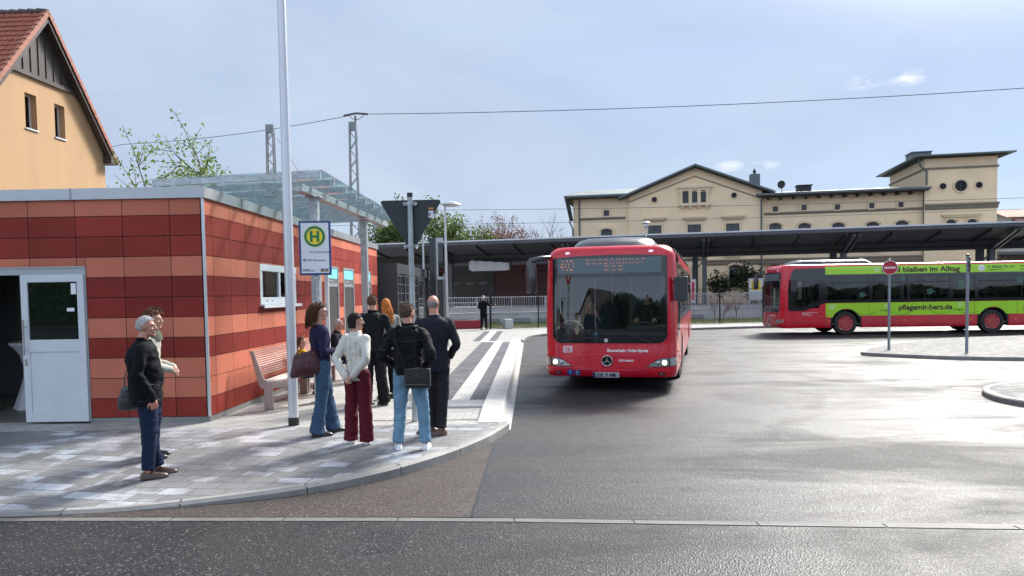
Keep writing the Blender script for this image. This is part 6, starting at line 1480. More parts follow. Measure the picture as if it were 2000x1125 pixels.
    stw.rings([[c + Rm @ Vector(((.23 + .016 * math.cos(b)) * math.cos(a), (.23 + .016 * math.cos(b)) * math.sin(a), .016 * math.sin(b))) for b in [k * math.pi / 3 for k in range(6)]] for a in [i * math.pi / 12 for i in range(25)]], cap=False); stw.beam(c + Rm @ Vector((-.22, 0, 0)), c + Rm @ Vector((.22, 0, 0)), .04, .02); stw.tube([c, c + Rm @ Vector((0, .0, -.3))], .03); stw.build('steering_wheel', mat('wheel_grey', (.12, .12, .12), .5), B, smooth=60)
    q = MB(); q.box(.35, .88, 1.25, 1.7, .95, 1.05); q.box(.38, .86, 1.62, 1.74, 1.0, 1.75); q.box(.48, .76, 1.63, 1.73, 1.75, 1.95); q.build('driver_seat', M_seat, B, bevel=.03)
    # raised arc rail seen in the left of the windscreen
    q = MB(); q.tube([(-.86 + .26 * math.cos(a), .75, 1.10 + .26 * math.sin(a)) for a in [R_(-10 + 20 * k) for k in range(10)]], .018, 8); q.tube([(-.45, 1.3, .5), (-.45, 1.3, 2.5)], .018, 8); q.tube([(.25, 1.9, .5), (.25, 1.9, 2.5)], .018, 8); q.tube([(-.45, 4, .5), (-.45, 4, 2.5)], .018); q.tube([(.45, 4.6, .5), (.45, 4.6, 2.5)], .018); q.build('grab_rail', mat('rail', (.45, .47, .45), .3, .6), B, smooth=60)
    for k in range(9):
        y = 2.3 + k * .95
        for sx_ in (-1, 1):
            if k in (2, 6) and sx_ == -1: continue
            q = MB(); x0 = .25; q.box(sx_ * x0, sx_ * 1.12, y, y + .42, .88, .98)
            for xc in (.46, .90): q.prism([(sx_ * xc - .19, y + .40, .95), (sx_ * xc + .19, y + .40, .95), (sx_ * xc + .17, y + .46, 1.5), (sx_ * xc + .10, y + .47, 1.62), (sx_ * xc - .10, y + .47, 1.62), (sx_ * xc - .17, y + .46, 1.5)], (0, .07, 0))
            q.build('seat', M_seat, B)
    q = MB(); q.box(-1.15, 1.15, 3.2, 3.25, 2.05, 2.5) if False else q.box(.2, 1.1, 1.82, 1.86, .5, 1.9); q.build('driver_partition', mat('partition', (.08, .085, .09), .5), B)
    return B
bus1 = make_bus('red'); bus1.location = (1.845, 13.69, 0); bus1.rotation_euler = (0, 0, R_(-15.3))
bus2 = make_bus('ad')
b_ = R_(3); d2 = Vector((math.cos(b_), -math.sin(b_), 0)); base2 = Vector((11.064, 29.64, 0)) + Vector((math.sin(b_), math.cos(b_), 0)) * HW
bus2.location = base2; bus2.rotation_euler = (0, 0, R_(-93))
# ================================================================= PEOPLE
def cat(P, k=5):
    P = [Vector(p) for p in P]; out = []
    for i in range(len(P) - 1):
        p0 = P[max(i - 1, 0)]; p1 = P[i]; p2 = P[i + 1]; p3 = P[min(i + 2, len(P) - 1)]
        for q in range(k):
            t = q / k; out.append(.5 * ((2 * p1) + (p2 - p0) * t + (2 * p0 - 5 * p1 + 4 * p2 - p3) * t * t + (3 * p1 - p0 - 3 * p2 + p3) * t ** 3))
    out.append(P[-1]); return out
def cat1(R, k=5): return [v.x for v in cat([(r, 0, 0) for r in R], k)]
def limb(mb, pts, rad, n=12, k=5, ends=True):
    P = cat(pts, k); r = cat1(rad, k); mb.tube(P, r, n)
    if ends: mb.ball(P[0], r[0] * .98, 12, 8); mb.ball(P[-1], r[-1] * .98, 12, 8)
def remesh(mb, name, m, parent, vox, smooth=4, wr=0.0, ws=(14, 14, 26), seed=0, wf=None, sf=.5):
    me = mb.mesh('tmp', m); o = bpy.data.objects.new('tmp', me); COL.objects.link(o)
    r = o.modifiers.new('r', 'REMESH'); r.mode = 'VOXEL'; r.voxel_size = vox; r.use_smooth_shade = True
    s = o.modifiers.new('s', 'SMOOTH'); s.iterations = smooth; s.factor = sf
    dg = bpy.context.evaluated_depsgraph_get(); q = bpy.data.meshes.new_from_object(o.evaluated_get(dg)); bpy.data.objects.remove(o)
    if wr:
        q.update(); sd = Vector((seed * 3.1, seed * 1.7, seed))
        nn = [v.normal.copy() for v in q.vertices]
        for v, n_ in zip(q.vertices, nn):
            p = Vector((v.co.x * ws[0], v.co.y * ws[1], v.co.z * ws[2])) + sd
            a = noise.noise(p); b = noise.noise(p * 2.3 + Vector((5, 2, 9)))
            k_ = wf(v.co.z) if wf else 1
            fo = noise.noise(Vector((v.co.x * 9, v.co.y * 9, v.co.z * 17)) + sd) if wf else 0
            dg_ = noise.noise(Vector((v.co.x * 8 + v.co.z * 6, v.co.y * 8, v.co.z * 9 - v.co.x * 5)) + sd * 2)
            v.co += n_ * wr * (.85 if wf else .3) * (1 - abs(dg_) * 3.4) * .8
            v.co += n_ * wr * ((1 - abs(a) * 2.2) * .7 + b * .4 + (k_ * (1 - abs(fo) * 3.2) * .5 if wf else 0))
    q.materials.clear(); q.materials.append(m)
    q.polygons.foreach_set('use_smooth', [True] * len(q.polygons)); q.name = name
    o = bpy.data.objects.new(name, q); COL.objects.link(o); o.parent = parent; return o
def skin_mat(name, c):
    m = mat(name, c, .5, var=.12, vscale=18, bump=.06, bscale=120); m.node_tree.nodes['Principled BSDF'].inputs['Subsurface Weight'].default_value = .12
    m.node_tree.nodes['Principled BSDF'].inputs['Subsurface Radius'].default_value = (.02, .008, .004); return m
M_skin = skin_mat('skin', (.50, .27, .19)); M_skinr = skin_mat('skin_ruddy', (.50, .23, .16))
M_eye = mat('eye_dark', (.02, .015, .012), .3)
def hairm(name, c, v=.45): return mat(name, c, .75, spec=.2, var=v, vscale=60, bump=.5, bscale=120, stretch=(1, 1, .18))
def cloth(name, c, rough=.85, var=.12, vs=5, bump=.25, bs=260): return mat(name, c, rough, var=var, vscale=vs, bump=bump, bscale=bs, spec=.12)
def hand(mb, w_, d, n, side, curl=.5, L_=1.0, spread=.0):
    """w_: wrist, d: direction along the hand, n: palm normal, side: +1 thumb towards d x n"""
    w_ = Vector(w_); d = Vector(d).normalized(); n = Vector(n); n = (n - d * n.dot(d)).normalized(); t = d.cross(n).normalized() * side
    pc = w_ + d * .045 * L_; rot = Matrix((t, d, n)).transposed()
    mb.ball(pc, (.040 * L_, .050 * L_, .017 * L_), 14, 9, rot)
    mb.tube([w_ - d * .03, w_ + d * .02], [.026 * L_, .028 * L_], 10)
    for i, (off, ln) in enumerate(((.031, .070), (.0105, .078), (-.0100, .073), (-.030, .058))):
        b = w_ + d * .082 * L_ + t * off * L_; a = 0; p = b; pts = [b - d * .02, b]; cc = curl * (1 + .12 * i)
        for sg_ in (.42, .32, .26):
            a += cc; dd = d * math.cos(a) + n * math.sin(a) + t * (off * spread * 6); p = p + dd.normalized() * ln * sg_ * L_; pts.append(p)
        mb.tube(pts, [.0088 * L_, .0084 * L_, .0080 * L_, .0074 * L_, .0066 * L_], 8); mb.ball(pts[-1], .0067 * L_, 8, 6)
    b = w_ + d * .03 * L_ + t * .030 * L_; a1 = (d * .6 + t * .7 + n * .35).normalized(); p1 = b + a1 * .035 * L_; p2 = p1 + (d * .85 + t * .25 + n * .45 * (1 + curl)).normalized() * .030 * L_; p3 = p2 + (d * .8 + n * .5 * (1 + curl)).normalized() * .024 * L_
    mb.tube([b - t * .01, p1, p2, p3], [.014 * L_, .0115 * L_, .010 * L_, .008 * L_], 8); mb.ball(p3, .0085 * L_, 8, 6)
DEF = dict(hipR=(.09, 0, .92), knR=(.10, .015, .50), anR=(.10, -.02, .09), toR=0, hipL=(-.09, 0, .92), knL=(-.10, .015, .50), anL=(-.10, -.02, .09), toL=0,
           chest=(0, -.01, 1.28), neck=(0, -.02, 1.47), head=(0, .01, 1.622), shR=(.178, -.01, 1.405), elR=(.235, -.04, 1.13), wrR=(.235, .05, .89), shL=(-.178, -.01, 1.405), elL=(-.235, -.04, 1.13), wrL=(-.235, .05, .89),
           hdR=(0, .15, -1), hdL=(0, .15, -1), pnR=(-1, 0, 0), pnL=(1, 0, 0), curl=.45)
def head_shape(mb, M, fat=1.0, neckto=None):
    st_ = len(mb.v)
    mb.ball((0, -.014, .028), (.076, .096, .098), 22, 14); mb.ball((0, .020, -.020), (.061 * fat, .070, .090), 20, 12); mb.ball((0, .028, -.074), (.051 * fat, .052, .040), 16, 10)
    mb.ball((0, .070, -.098), (.022, .020, .018), 12, 8); mb.tube([(0, .084, .022), (0, .098, -.006), (0, .108, -.030)], [.010, .011, .015], 8); mb.ball((0, .104, -.034), (.017, .014, .011), 10, 7)
    mb.ball((0, .076, .030), (.050, .018, .011), 14, 8); mb.ball((0, .084, -.060), (.024, .012, .006), 12, 7); mb.ball((0, .082, -.070), (.022, .012, .0065), 12, 7)
    for s_ in (-1, 1):
        mb.ball((s_ * .036, .050, -.024), (.024, .030, .026), 12, 8); mb.ball((s_ * .073, -.010, -.008), (.009, .020, .031), 10, 8); mb.ball((s_ * .079, -.016, .004), (.007, .015, .020), 10, 8)
        mb.ball((s_ * .030, .068, .006), (.014, .014, .010), 10, 8)
    mb.xf(M, st_)
def person(loc, heading, H, label, pose, top, topm, legm, shoem, skinm, hair=None, headrot=(0, 0, 0), group='people waiting at the bus stop', legs='straight', fat=1.0, glasses=False, build=1.0, sleeve=1.0, top_len=.90, name='person', shoe='shoe', seed=1, sleevem=None, hide_legs=False, vox=1.0, topname=None, legw=1.0, belly=0.0):
    J = dict(DEF); J.update(pose); s = H / 1.745
    root = thing(name, label, 'person', loc, heading, group)
    V_ = lambda k: Vector(J[k]) * s
    hd = V_('head'); nk = V_('neck'); ch = V_('chest'); Rh = Euler(headrot, 'XYZ').to_matrix()
    MH = Matrix.Translation(hd) @ Rh.to_4x4() @ Matrix.Scale(.885 * s, 4)
    # ---- body (skin): one continuous surface
    b = MB(); head_shape(b, MH, fat)
    limb(b, [nk - Vector((0, 0, .05)) * s, nk + Vector((0, 0, .02)) * s, MH @ Vector((0, -.022, -.05))], [.066 * s, .056 * s, .054 * s], 14)
    pel = (V_('hipR') + V_('hipL')) / 2 + Vector((0, 0, .03))
    limb(b, [pel, (pel + ch) / 2, ch, nk - Vector((0, 0, .04)) * s], [.085 * s, .075 * s, .082 * s, .055 * s], 14)
    for k in 'RL':
        sg_ = 1 if k == 'R' else -1
        limb(b, [V_('sh' + k) * .92 + nk * .08, V_('el' + k), V_('wr' + k)], [.034 * s, .029 * s, .024 * s], 10)
        limb(b, [ch + Vector((0, 0, .08)), V_('sh' + k)], [.05 * s, .034 * s], 10)
        limb(b, [V_('hip' + k), V_('kn' + k), V_('an' + k)], [.075 * s, .050 * s, .036 * s], 10)
        hand(b, V_('wr' + k), J['hd' + k], J['pn' + k], -sg_ if J.get('th' + k, 0) == 0 else J['th' + k], J['curl'], s * (.97 if fat >= 1 else .88))
    body = remesh(b, 'body', skinm, root, .0050 * vox, 2)
    # eyes, brows
    e = MB()
    for s_ in (-1, 1): e.ball((s_ * .030, .079, .008), (.011, .004, .0045), 8, 6); e.tube([(s_ * .014, .094, .027), (s_ * .032, .092, .033), (s_ * .050, .080, .028)], .0035, 5)
    e.xf(MH); e.build('eyes_and_brows', M_eye, root, smooth=80)
    if glasses:
        g_ = MB()
        for s_ in (-1, 1): g_.tube([(s_ * .032 + .022 * math.cos(a), .100, .006 + .017 * math.sin(a)) for a in [k * math.pi / 6 for k in range(13)]], .002, 5); g_.tube([(s_ * .054, .099, .012), (s_ * .078, .05, .012), (s_ * .084, -.02, .006)], .002, 5)
        g_.tube([(-.010, .102, .010), (.010, .102, .010)], .002, 5); g_.xf(MH); g_.build('glasses', mat('glasses_frame', (.12, .03, .03), .3), root)
    # ---- trousers
    t = MB(); lw = legw
    prof_ = {'straight': (.098, .080, .066, .062), 'jeans': (.102, .074, .066, .066), 'flare': (.100, .074, .084, .098), 'wide': (.100, .086, .086, .090), 'slim': (.094, .066, .056, .052)}[legs]
    waist = pel + Vector((0, -.0, .13)) * s
    st_ = len(t.v); t.ball(pel + Vector((0, -.012, -.01)) * s, (.150 * s * build, .112 * s * build, .125 * s), 18, 12)
    t.ball(waist, (.142 * s * build, (.100 + belly * .5) * s * build, .10 * s), 18, 10)
    for k in 'RL':
        hp, kn, an = V_('hip' + k), V_('kn' + k), V_('an' + k); mid = kn.lerp(an, .55); an2 = an + (an - kn).normalized() * -.005 * s
        if legs in ('flare', 'wide'): an2 = an + (an - kn).normalized() * .045 * s
        limb(t, [hp, hp.lerp(kn, .5) + Vector((0, .008, 0)), kn, mid, an2], [prof_[0] * s * lw, prof_[0] * .92 * s * lw, prof_[1] * s * lw, prof_[2] * s * lw, prof_[3] * s * lw], 14, 5, ends=False)
        t.ball(hp, prof_[0] * s * lw, 14, 9)
    E_ = lambda z, c, w_: math.exp(-((z / s - c) / w_) ** 2)
    remesh(t, 'trousers', legm, root, .0105 * vox, 2, .0058, (7, 7, 10), seed, (lambda z: .12 + 1.5 * E_(z, .15, .09) + .9 * E_(z, .50, .09) + .8 * E_(z, .84, .06)) if pel.z > .7 else None)
    # ---- top
    g = MB(); q = top_len * s
    W = build; yo = 0
    lv = {'jacket': [(0, .165, .125), (.12, .158, .122), (.27, .152, .118), (.40, .172, .128), (.50, .168, .112), (.545, .115, .085), (.575, .062, .062)],
          'sweater': [(0, .150, .118), (.12, .140, .112), (.26, .138, .112), (.37, .152, .125), (.49, .152, .104), (.54, .10, .078), (.57, .058, .058)],
          'suit': [(0, .178, .128), (.12, .166, .122), (.27, .158, .116), (.40, .185, .128), (.51, .190, .110), (.555, .128, .082), (.585, .060, .060)]}[top]
    zt0 = J['neck'][2] * s; z0 = q; sp = zt0 - z0; tot = .575
    rg = []; n_ = 26
    lvl = cat([(a, b_, c) for a, b_, c in lv], 4)
    nb_ = nk
    for v in lvl:
        f = v.x / tot; z = z0 + sp * min(f, 1.03); f2 = max(0, min(1, (z - pel.z) / max(.01, zt0 - pel.z)))
        if f2 < .62: c = pel.lerp(ch, f2 / .62)
        else: c = ch.lerp(nb_, (f2 - .62) / .38)
        c = Vector((c.x, c.y, z)); bl = belly * math.exp(-((f2 - .25) / .25) ** 2)
        ring = []
        for k in range(n_):
            a = 2 * math.pi * k / n_; cx = math.copysign(abs(math.cos(a)) ** .85, math.cos(a)); sy = math.copysign(abs(math.sin(a)) ** .85, math.sin(a))
            ring.append(c + Vector((v.y * W * s * cx, (v.z * W * s + (bl * s if math.sin(a) > 0 else 0)) * sy, 0)))
        rg.append(ring)
    # align the upper rings with the shoulder line
    sd = (V_('shR') - V_('shL')); yaw = math.atan2(sd.y, sd.x)
    for ri, ring in enumerate(rg):
        f = ri / (len(rg) - 1); c = sum(ring, Vector()) / n_; Rm = Matrix.Rotation(yaw * f, 3, 'Z')
        rg[ri] = [c + Rm @ (p - c) for p in ring]
    g.rings(rg)
    slv = {'jacket': (.063, .053, .047, .043), 'sweater': (.056, .048, .042, .036), 'suit': (.063, .053, .046, .042)}[top]
    for k in 'RL':
        sh, el, wr = V_('sh' + k), V_('el' + k), V_('wr' + k)
        limb(g, [sh.lerp(nk, .35) - Vector((0, 0, .05)) * s, sh - Vector((0, 0, .012)), sh.lerp(el, .5), el, el.lerp(wr, .5), wr - (wr - el).normalized() * .006], [slv[0] * 1.0 * s, slv[0] * 1.02 * s, slv[0] * s * .94, slv[1] * s, slv[2] * s * 1.05, slv[3] * s], 14)
    collar = 0 if 'ivory' in topm.name else {'jacket': .03, 'sweater': .0, 'suit': .018}[top]
    if collar:
        cc = [nk + Vector((.068 * s * math.cos(a) * (1.0), .062 * s * math.sin(a) + .006, (.0 if math.sin(a) > .3 else collar) * s + .0)) for a in [k * math.pi / 10 for k in range(21)]]; g.tube(cc, .014 * s, 8)
    tp = remesh(g, topname or top, topm, root, .011 * vox, 3, (.0055 if top == 'sweater' or 'ivory' in topm.name else .008) if top != 'suit' else .005, (8, 8, 10) if top != 'suit' else (6, 6, 7), seed + 3, (lambda z: .15 + 1.0 * E_(z, 1.12, .12) + .5 * E_(z, .93, .06)) if pel.z > .7 and not 'quilt' in topm.name else None)
    # ---- shoes
    for k in 'RL':
        an = V_('an' + k); to = J['to' + k]; kd = Vector((math.sin(to), math.cos(to), 0)); f = MB(); z0_ = an.z - .085 * s
        up_ = Vector((0, 0, 1)); px = Vector((kd.y, -kd.x, 0)); ft = an - up_ * .085 * s
        rg = []; 
        for (t_, w_, h) in ((-.075, .026, .045), (-.06, .036, .070), (0, .038, .085), (.06, .043, .062), (.12, .049, .050), (.165, .045, .042), (.19, .030, .030), (.20, .012, .018)):
            c = ft + kd * t_ * s; rg.append([c + px * (w_ * s * math.cos(a)) + up_ * (h * s * max(0, math.sin(a)) + .004) for a in [math.pi * 2 * i / 14 for i in range(14)]])
        f.rings(rg)
        so = f.build(shoe, shoem, root, smooth=60)
        f = MB(); rg = []
        for zz in (0.0, .020):
            rg.append([ft + kd * (.062 + .138 * math.cos(a)) * s + px * ((.040 + .008 * math.cos(a)) * math.sin(a)) * s + up_ * zz for a in [math.pi * 2 * i / 20 for i in range(20)]])
        f.rings(rg); f.build('sole', mat('sole_' + shoem.name, (.62, .62, .60) if 'white' in shoem.name else (.02, .016, .014), .7), so, smooth=40)
    if hair: hair(root, MH, s)
    return root, J, s, MH, body
def cap_hair(m, length=.012, line=lambda th, p: True, vol=1.0, seed=0, tufts=0, tl=.02, back=-.065, front=.055, bald=None, top_add=0.0):
    """scalp shell with a tapered edge; line: front hairline height; tufts: short locks"""
    def f(root, MH, s):
        rnd = random.Random(seed); mb = MB(); n_, m_ = 44, 26; rg = []; c0 = Vector((0, -.014, .026)); rad = Vector((.078, .099, .101))
        def cover(d):
            # hairline: forehead high, temples, ear cut-out, nape
            y = d.y; z = d.z
            lim = front_lim(y, d.x)
            return (z - lim)
        def front_lim(y, x):
            if y > .40: return .36 + .25 * (y - .40)
            if y > .10: return .02 + .34 * (y - .10) / .3
            if y > -.12: return -.10
            return -.10 - .66 * min(1, (-.12 - y) / .22)
        for j in range(m_ + 1):
            t = math.pi * (j / m_) * .84; ring = []
            for k in range(n_):
                a = 2 * math.pi * k / n_; d = Vector((math.sin(t) * math.cos(a), math.sin(t) * math.sin(a), math.cos(t)))
                cv = cover(d); th = max(0, min(1, cv / .14)); 
                if bald: th *= bald(d)
                nz = noise.noise(Vector((d.x * 9, d.y * 9, d.z * 5 + seed)))
                h = -.012 + th * (.012 + length * vol * (1 + .5 * nz) + top_add * max(0, d.z) ** 2)
                ring.append(c0 + Vector((d.x * (rad.x + h), d.y * (rad.y + h), d.z * (rad.z + h))))
            rg.append(ring)
        mb.rings(rg[::-1], cap=True)
        for i in range(tufts):
            t = rnd.uniform(.05, 1.9); a = rnd.random() * 6.283; d = Vector((math.sin(t) * math.cos(a), math.sin(t) * math.sin(a), math.cos(t)))
            if cover(d) < .10 or (bald and bald(d) < .6): continue
            p = c0 + Vector((d.x * rad.x, d.y * rad.y, d.z * rad.z)); fl = Vector((rnd.gauss(0, .30), rnd.gauss(-.25 if d.z > .5 else -.5, .30), rnd.gauss(-.8, .25))); fl = (fl - d * fl.dot(d) * .8 + d * .35).normalized()
            q1 = p + d * length * .8; q2 = q1 + fl * tl * .6 + d * tl * .2; q3 = q2 + (fl - d * .3) * tl * .6; mb.tube([p, q1, q2, q3], [.0055, .0055, .004, .001], 4)
        mb.xf(MH); mb.build('hair', m, root, smooth=80)
    return f
def gz(x, y):
    """pavement height near the lowered kerb"""
    best = None
    for i, p in enumerate(I1):
        d = abs(p.x - x)
        if best is None or d < best[0]: best = (d, p.y, h1(i))
    y0, h = best[1], best[2]; f = max(0, (y - y0) / (9.9 - y0)); return h + (.12 - h) * min(1, f * 1.6)
D_ = R_
# --- P1 elderly man, black jacket
M_blkj = cloth('black_jacket', (.007, .008, .010), .8); M_jean = cloth('dark_jeans', (.014, .023, .050)); M_brsh = mat('brown_leather', (.055, .028, .020), .35, var=.2, coat=.3); M_blsh = mat('black_leather', (.012, .012, .013), .35, var=.1)
M_grey = hairm('hair_grey', (.50, .485, .47)); M_greyd = hairm('hair_greydark', (.25, .23, .21)); M_brnh = hairm('hair_brown', (.13, .065, .035)); M_dkh = hairm('hair_dark', (.018, .011, .009)); M_mid = hairm('hair_midbrown', (.10, .06, .038)); M_curl = hairm('hair_curly', (.085, .035, .018)); M_ora = hairm('hair_orange', (.55, .20, .045), .3)
x, y = -3.83, 7.42
p1 = person((x, y, gz(x, y)), D_(-62), 1.71, 'older grey haired man in black jacket and dark jeans before the red wall',
    dict(knR=(.10, .03, .50), knL=(-.10, .03, .50), anR=(.10, 0, .09), anL=(-.10, .10, .09), toR=-.1, toL=.25, elR=(.245, -.06, 1.12), wrR=(.235, .07, .86), elL=(-.24, -.08, 1.12), wrL=(-.23, -.06, .88), head=(0, .045, 1.60), neck=(0, 0, 1.455), chest=(0, -.015, 1.26), curl=.6),
    'jacket', M_blkj, M_jean, M_brsh, M_skinr, cap_hair(M_grey, .007, seed=2, tufts=900, tl=.012), (D_(3), 0, D_(-20)), build=1.20, top_len=.79, seed=4, belly=.05, legs='straight', topname='jacket')
# seams and hem of the jacket
from mathutils.bvhtree import BVHTree
def seams(o, root, lines, d=(0, 1, 0), r=.0022, m=None, name='seam'):
    me = o.data; bv = BVHTree.FromPolygons([v.co for v in me.vertices], [tuple(p.vertices) for p in me.polygons]); d = Vector(d).normalized(); mb = MB()
    ax = Vector((0, 0, 1)).cross(d).normalized() * -1
    for ln in lines:
        pts = []
        for (u, z) in cat([(a, b, 0) for a, b in ln], 5) and [(v.x, v.y) for v in cat([(a, b, 0) for a, b in ln], 5)]:
            h = bv.ray_cast(ax * u + Vector((0, 0, z)) - d * 1.5, d)
            if h[0] is not None: pts.append(h[0] - d * .0008)
        if len(pts) > 2: mb.tube(pts, r, 5)
    if mb.v: mb.build(name, m, root, smooth=80)
M_seamd = mat('seam_dark', (.004, .004, .005), .9); M_seaml = mat('seam_light', (.33, .32, .28), .9); M_zip = mat('seam_grey', (.05, .055, .06), .6)
sx_ = 1.71 / 1.745
seams(p1[4].parent.children[3] if False else [c for c in p1[0].children if c.name.startswith('jacket')][0], p1[0], [[(-.16, .83), (.0, .825), (.16, .83)], [(.03, 1.0), (.13, .97)]], (-1, 0, 0), m=M_zip)
# --- P2 companion in beige puffer
M_beige = cloth('beige_quilted', (.40, .385, .33), .6, .08, 3, .15, 60); M_olive = cloth('olive_scarf', (.10, .11, .085))
x, y = -4.17, 8.20
p2 = person((x, y, gz(x, y)), D_(-76), 1.71, 'person in beige quilted jacket with clasped hands behind the older grey haired man',
    dict(elR=(.23, .0, 1.12), wrR=(.06, .24, 1.04), elL=(-.23, .0, 1.12), wrL=(-.04, .25, 1.05), hdR=(-.7, .6, -.15), hdL=(.7, .6, -.15), pnR=(0, -.7, -.6), pnL=(0, -.7, -.6), curl=.9, head=(0, .07, 1.62), neck=(0, .02, 1.46), toR=-.1),
    'jacket', M_beige, M_jean, M_blsh, M_skin, cap_hair(M_brnh, .016, seed=7, tufts=300, tl=.05, top_add=.012), (0, 0, D_(-10)), top_len=.84, seed=8)
s_ = MB(); s_.rings([[Vector((.115 * math.cos(a) * k_, .105 * math.sin(a) * k_ + .03, z)) for a in [i * math.pi / 9 for i in range(18)]] for z, k_ in ((1.36, 1.15), (1.42, 1.1), (1.46, .85), (1.50, .72))]); s_.build('scarf', M_olive, p2[0], smooth=80)
# --- P3 curly haired woman
M_navy = cloth('navy_sweater', (.022, .022, .055), .9, .1); M_bj = cloth('blue_jeans', (.045, .085, .145), .8, .25, 3)
def curly(root, MH, s):
    cap_hair(M_curl, .02, seed=3, tufts=60, tl=.05)(root, MH, s)
    rnd = random.Random(11); mb = MB()
    for i in range(400):
        t = rnd.uniform(.25, 1.75); a = rnd.uniform(D_(175), D_(365)) if rnd.random() < .8 else rnd.uniform(D_(150), D_(390)); d = Vector((math.sin(t) * math.cos(a), math.sin(t) * math.sin(a), math.cos(t)))
        if d.y > .30: continue
        p = Vector((0, -.014, .026)) + Vector((d.x * .080, d.y * .10, d.z * .10)); ln = rnd.uniform(.16, .34); pts = []; q = p.copy(); v = (d * 1.0 + Vector((0, -.5, .1))).normalized(); ph = rnd.random() * 6; rr_ = rnd.uniform(.011, .024); n_ = 12
        for k in range(n_):
            u = k / n_; off = Vector((math.cos(ph + u * 20), math.sin(ph + u * 20) * .8, .3 * math.sin(ph * 2 + u * 17))) * rr_ * min(1, u * 3); pts.append(q + off); v = (v + Vector((rnd.gauss(0, .08), rnd.gauss(-.02, .06), -.42))).normalized(); q = q + v * ln / n_
        mb.tube(pts, [.007, .008] + [.0075] * (n_ - 4) + [.005, .0015], 4)
    mb.xf(MH); mb.build('long_hair', M_curl, root, smooth=80)
x, y = -2.50, 9.33
p3 = person((x, y, .12), D_(-62), 1.72, 'curly brown haired woman in glasses, navy sweater and flared jeans behind the white flagpole',
    dict(anR=(.11, -.10, .09), knR=(.11, -.03, .50), anL=(-.10, .16, .09), knL=(-.11, .10, .50), toR=.15, toL=-.2, elR=(.235, -.02, 1.13), wrR=(.08, .24, 1.10), elL=(-.235, -.02, 1.12), wrL=(-.05, .26, 1.09), hdR=(-.6, .75, .1), hdL=(.7, .7, 0), pnR=(-.3, -.4, -.8), pnL=(.3, -.4, -.8), curl=.9),
    'sweater', M_navy, M_bj, M_blsh, M_skin, curly, (D_(2), 0, D_(-22)), legs='flare', glasses=True, build=1.04, top_len=.93, seed=12, fat=.94)
# --- P4 woman, white jacket, burgundy trousers
M_ivory = cloth('ivory_jacket', (.60, .58, .52), .75, .05, 4, .15); M_burg = cloth('burgundy_trousers', (.105, .012, .022), .7, .1); M_wsh = mat('white_leather', (.62, .60, .59), .5)
def bob(root, MH, s):
    mb = MB(); rg = []; n_ = 40; c0 = Vector((0, -.018, .02))
    for j in range(22):
        t = j / 21; z = .128 - t * .23; r = math.sqrt(max(0, 1 - ((z - .01) / .125) ** 2)) if z > .02 else 1.0 - .10 * (.02 - z) / .12
        ring = []
        for k in range(n_):
            a = 2 * math.pi * k / n_; dx, dy = math.cos(a), math.sin(a); rx = .096 * r; ry = .115 * r
            nz = .004 * noise.noise(Vector((dx * 7, dy * 7, z * 6)))
            yy = c0.y + dy * ry * (1 + nz * 8)
            lim = .045 if z > .045 else -.012 + .0
            if z < .055: yy = min(yy, lim + max(0, z) * .5)
            else: yy = min(yy, .082)
            ring.append(Vector((dx * (rx + nz), yy, z + (.0 if j < 18 else -.0))))
        rg.append(ring)
    mb.rings(rg[::-1]); mb.xf(MH); mb.build('hair', M_dkh, root, smooth=80)
x, y = -1.90, 8.72
p4 = person((x, y, .115), D_(-28), 1.62, 'dark bobbed woman in ivory jacket and burgundy trousers, hands clasped behind her back',
    dict(shR=(.160, -.01, 1.40), shL=(-.160, -.01, 1.40), anR=(.11, .03, .09), knR=(.10, .02, .5), anL=(-.12, -.01, .09), knL=(-.115, .01, .5), toR=-.55, toL=-.6, elR=(.25, -.13, 1.13), wrR=(.07, -.17, .92), elL=(-.25, -.12, 1.13), wrL=(-.04, -.185, .90), hdR=(-.75, -.2, -.35), hdL=(.6, -.15, -.65), pnR=(0, .7, -.5), pnL=(0, .5, -.4), curl=.7),
    'jacket', M_ivory, M_burg, M_wsh, M_skin, bob, (0, 0, D_(-48)), legs='wide', build=.90, top_len=.85, seed=17, fat=.93, shoe='ballet_shoe', topname='jacket')
seams([c for c in p4[0].children if c.name.startswith('jacket')][0], p4[0], [[(0, 1.36), (.003, 1.15), (0, .80)], [(-.085, 1.33), (-.07, 1.1), (-.085, .80)], [(.085, 1.33), (.07, 1.1), (.085, .80)], [(-.10, 1.345), (0, 1.352), (.10, 1.345)], [(-.13, .795), (0, .79), (.13, .795)]], m=M_seaml)
q = MB(); q.rings([[Vector(((.066 + e) * math.cos(a), -.018 + (.062 + e) * math.sin(a) , z + .012 * math.sin(a))) for a in [i * math.pi / 9 for i in range(18)]] for z, e in ((1.335, .016), (1.375, .006), (1.385, .0))]); q.build('collar', M_ivory, p4[0], smooth=70)
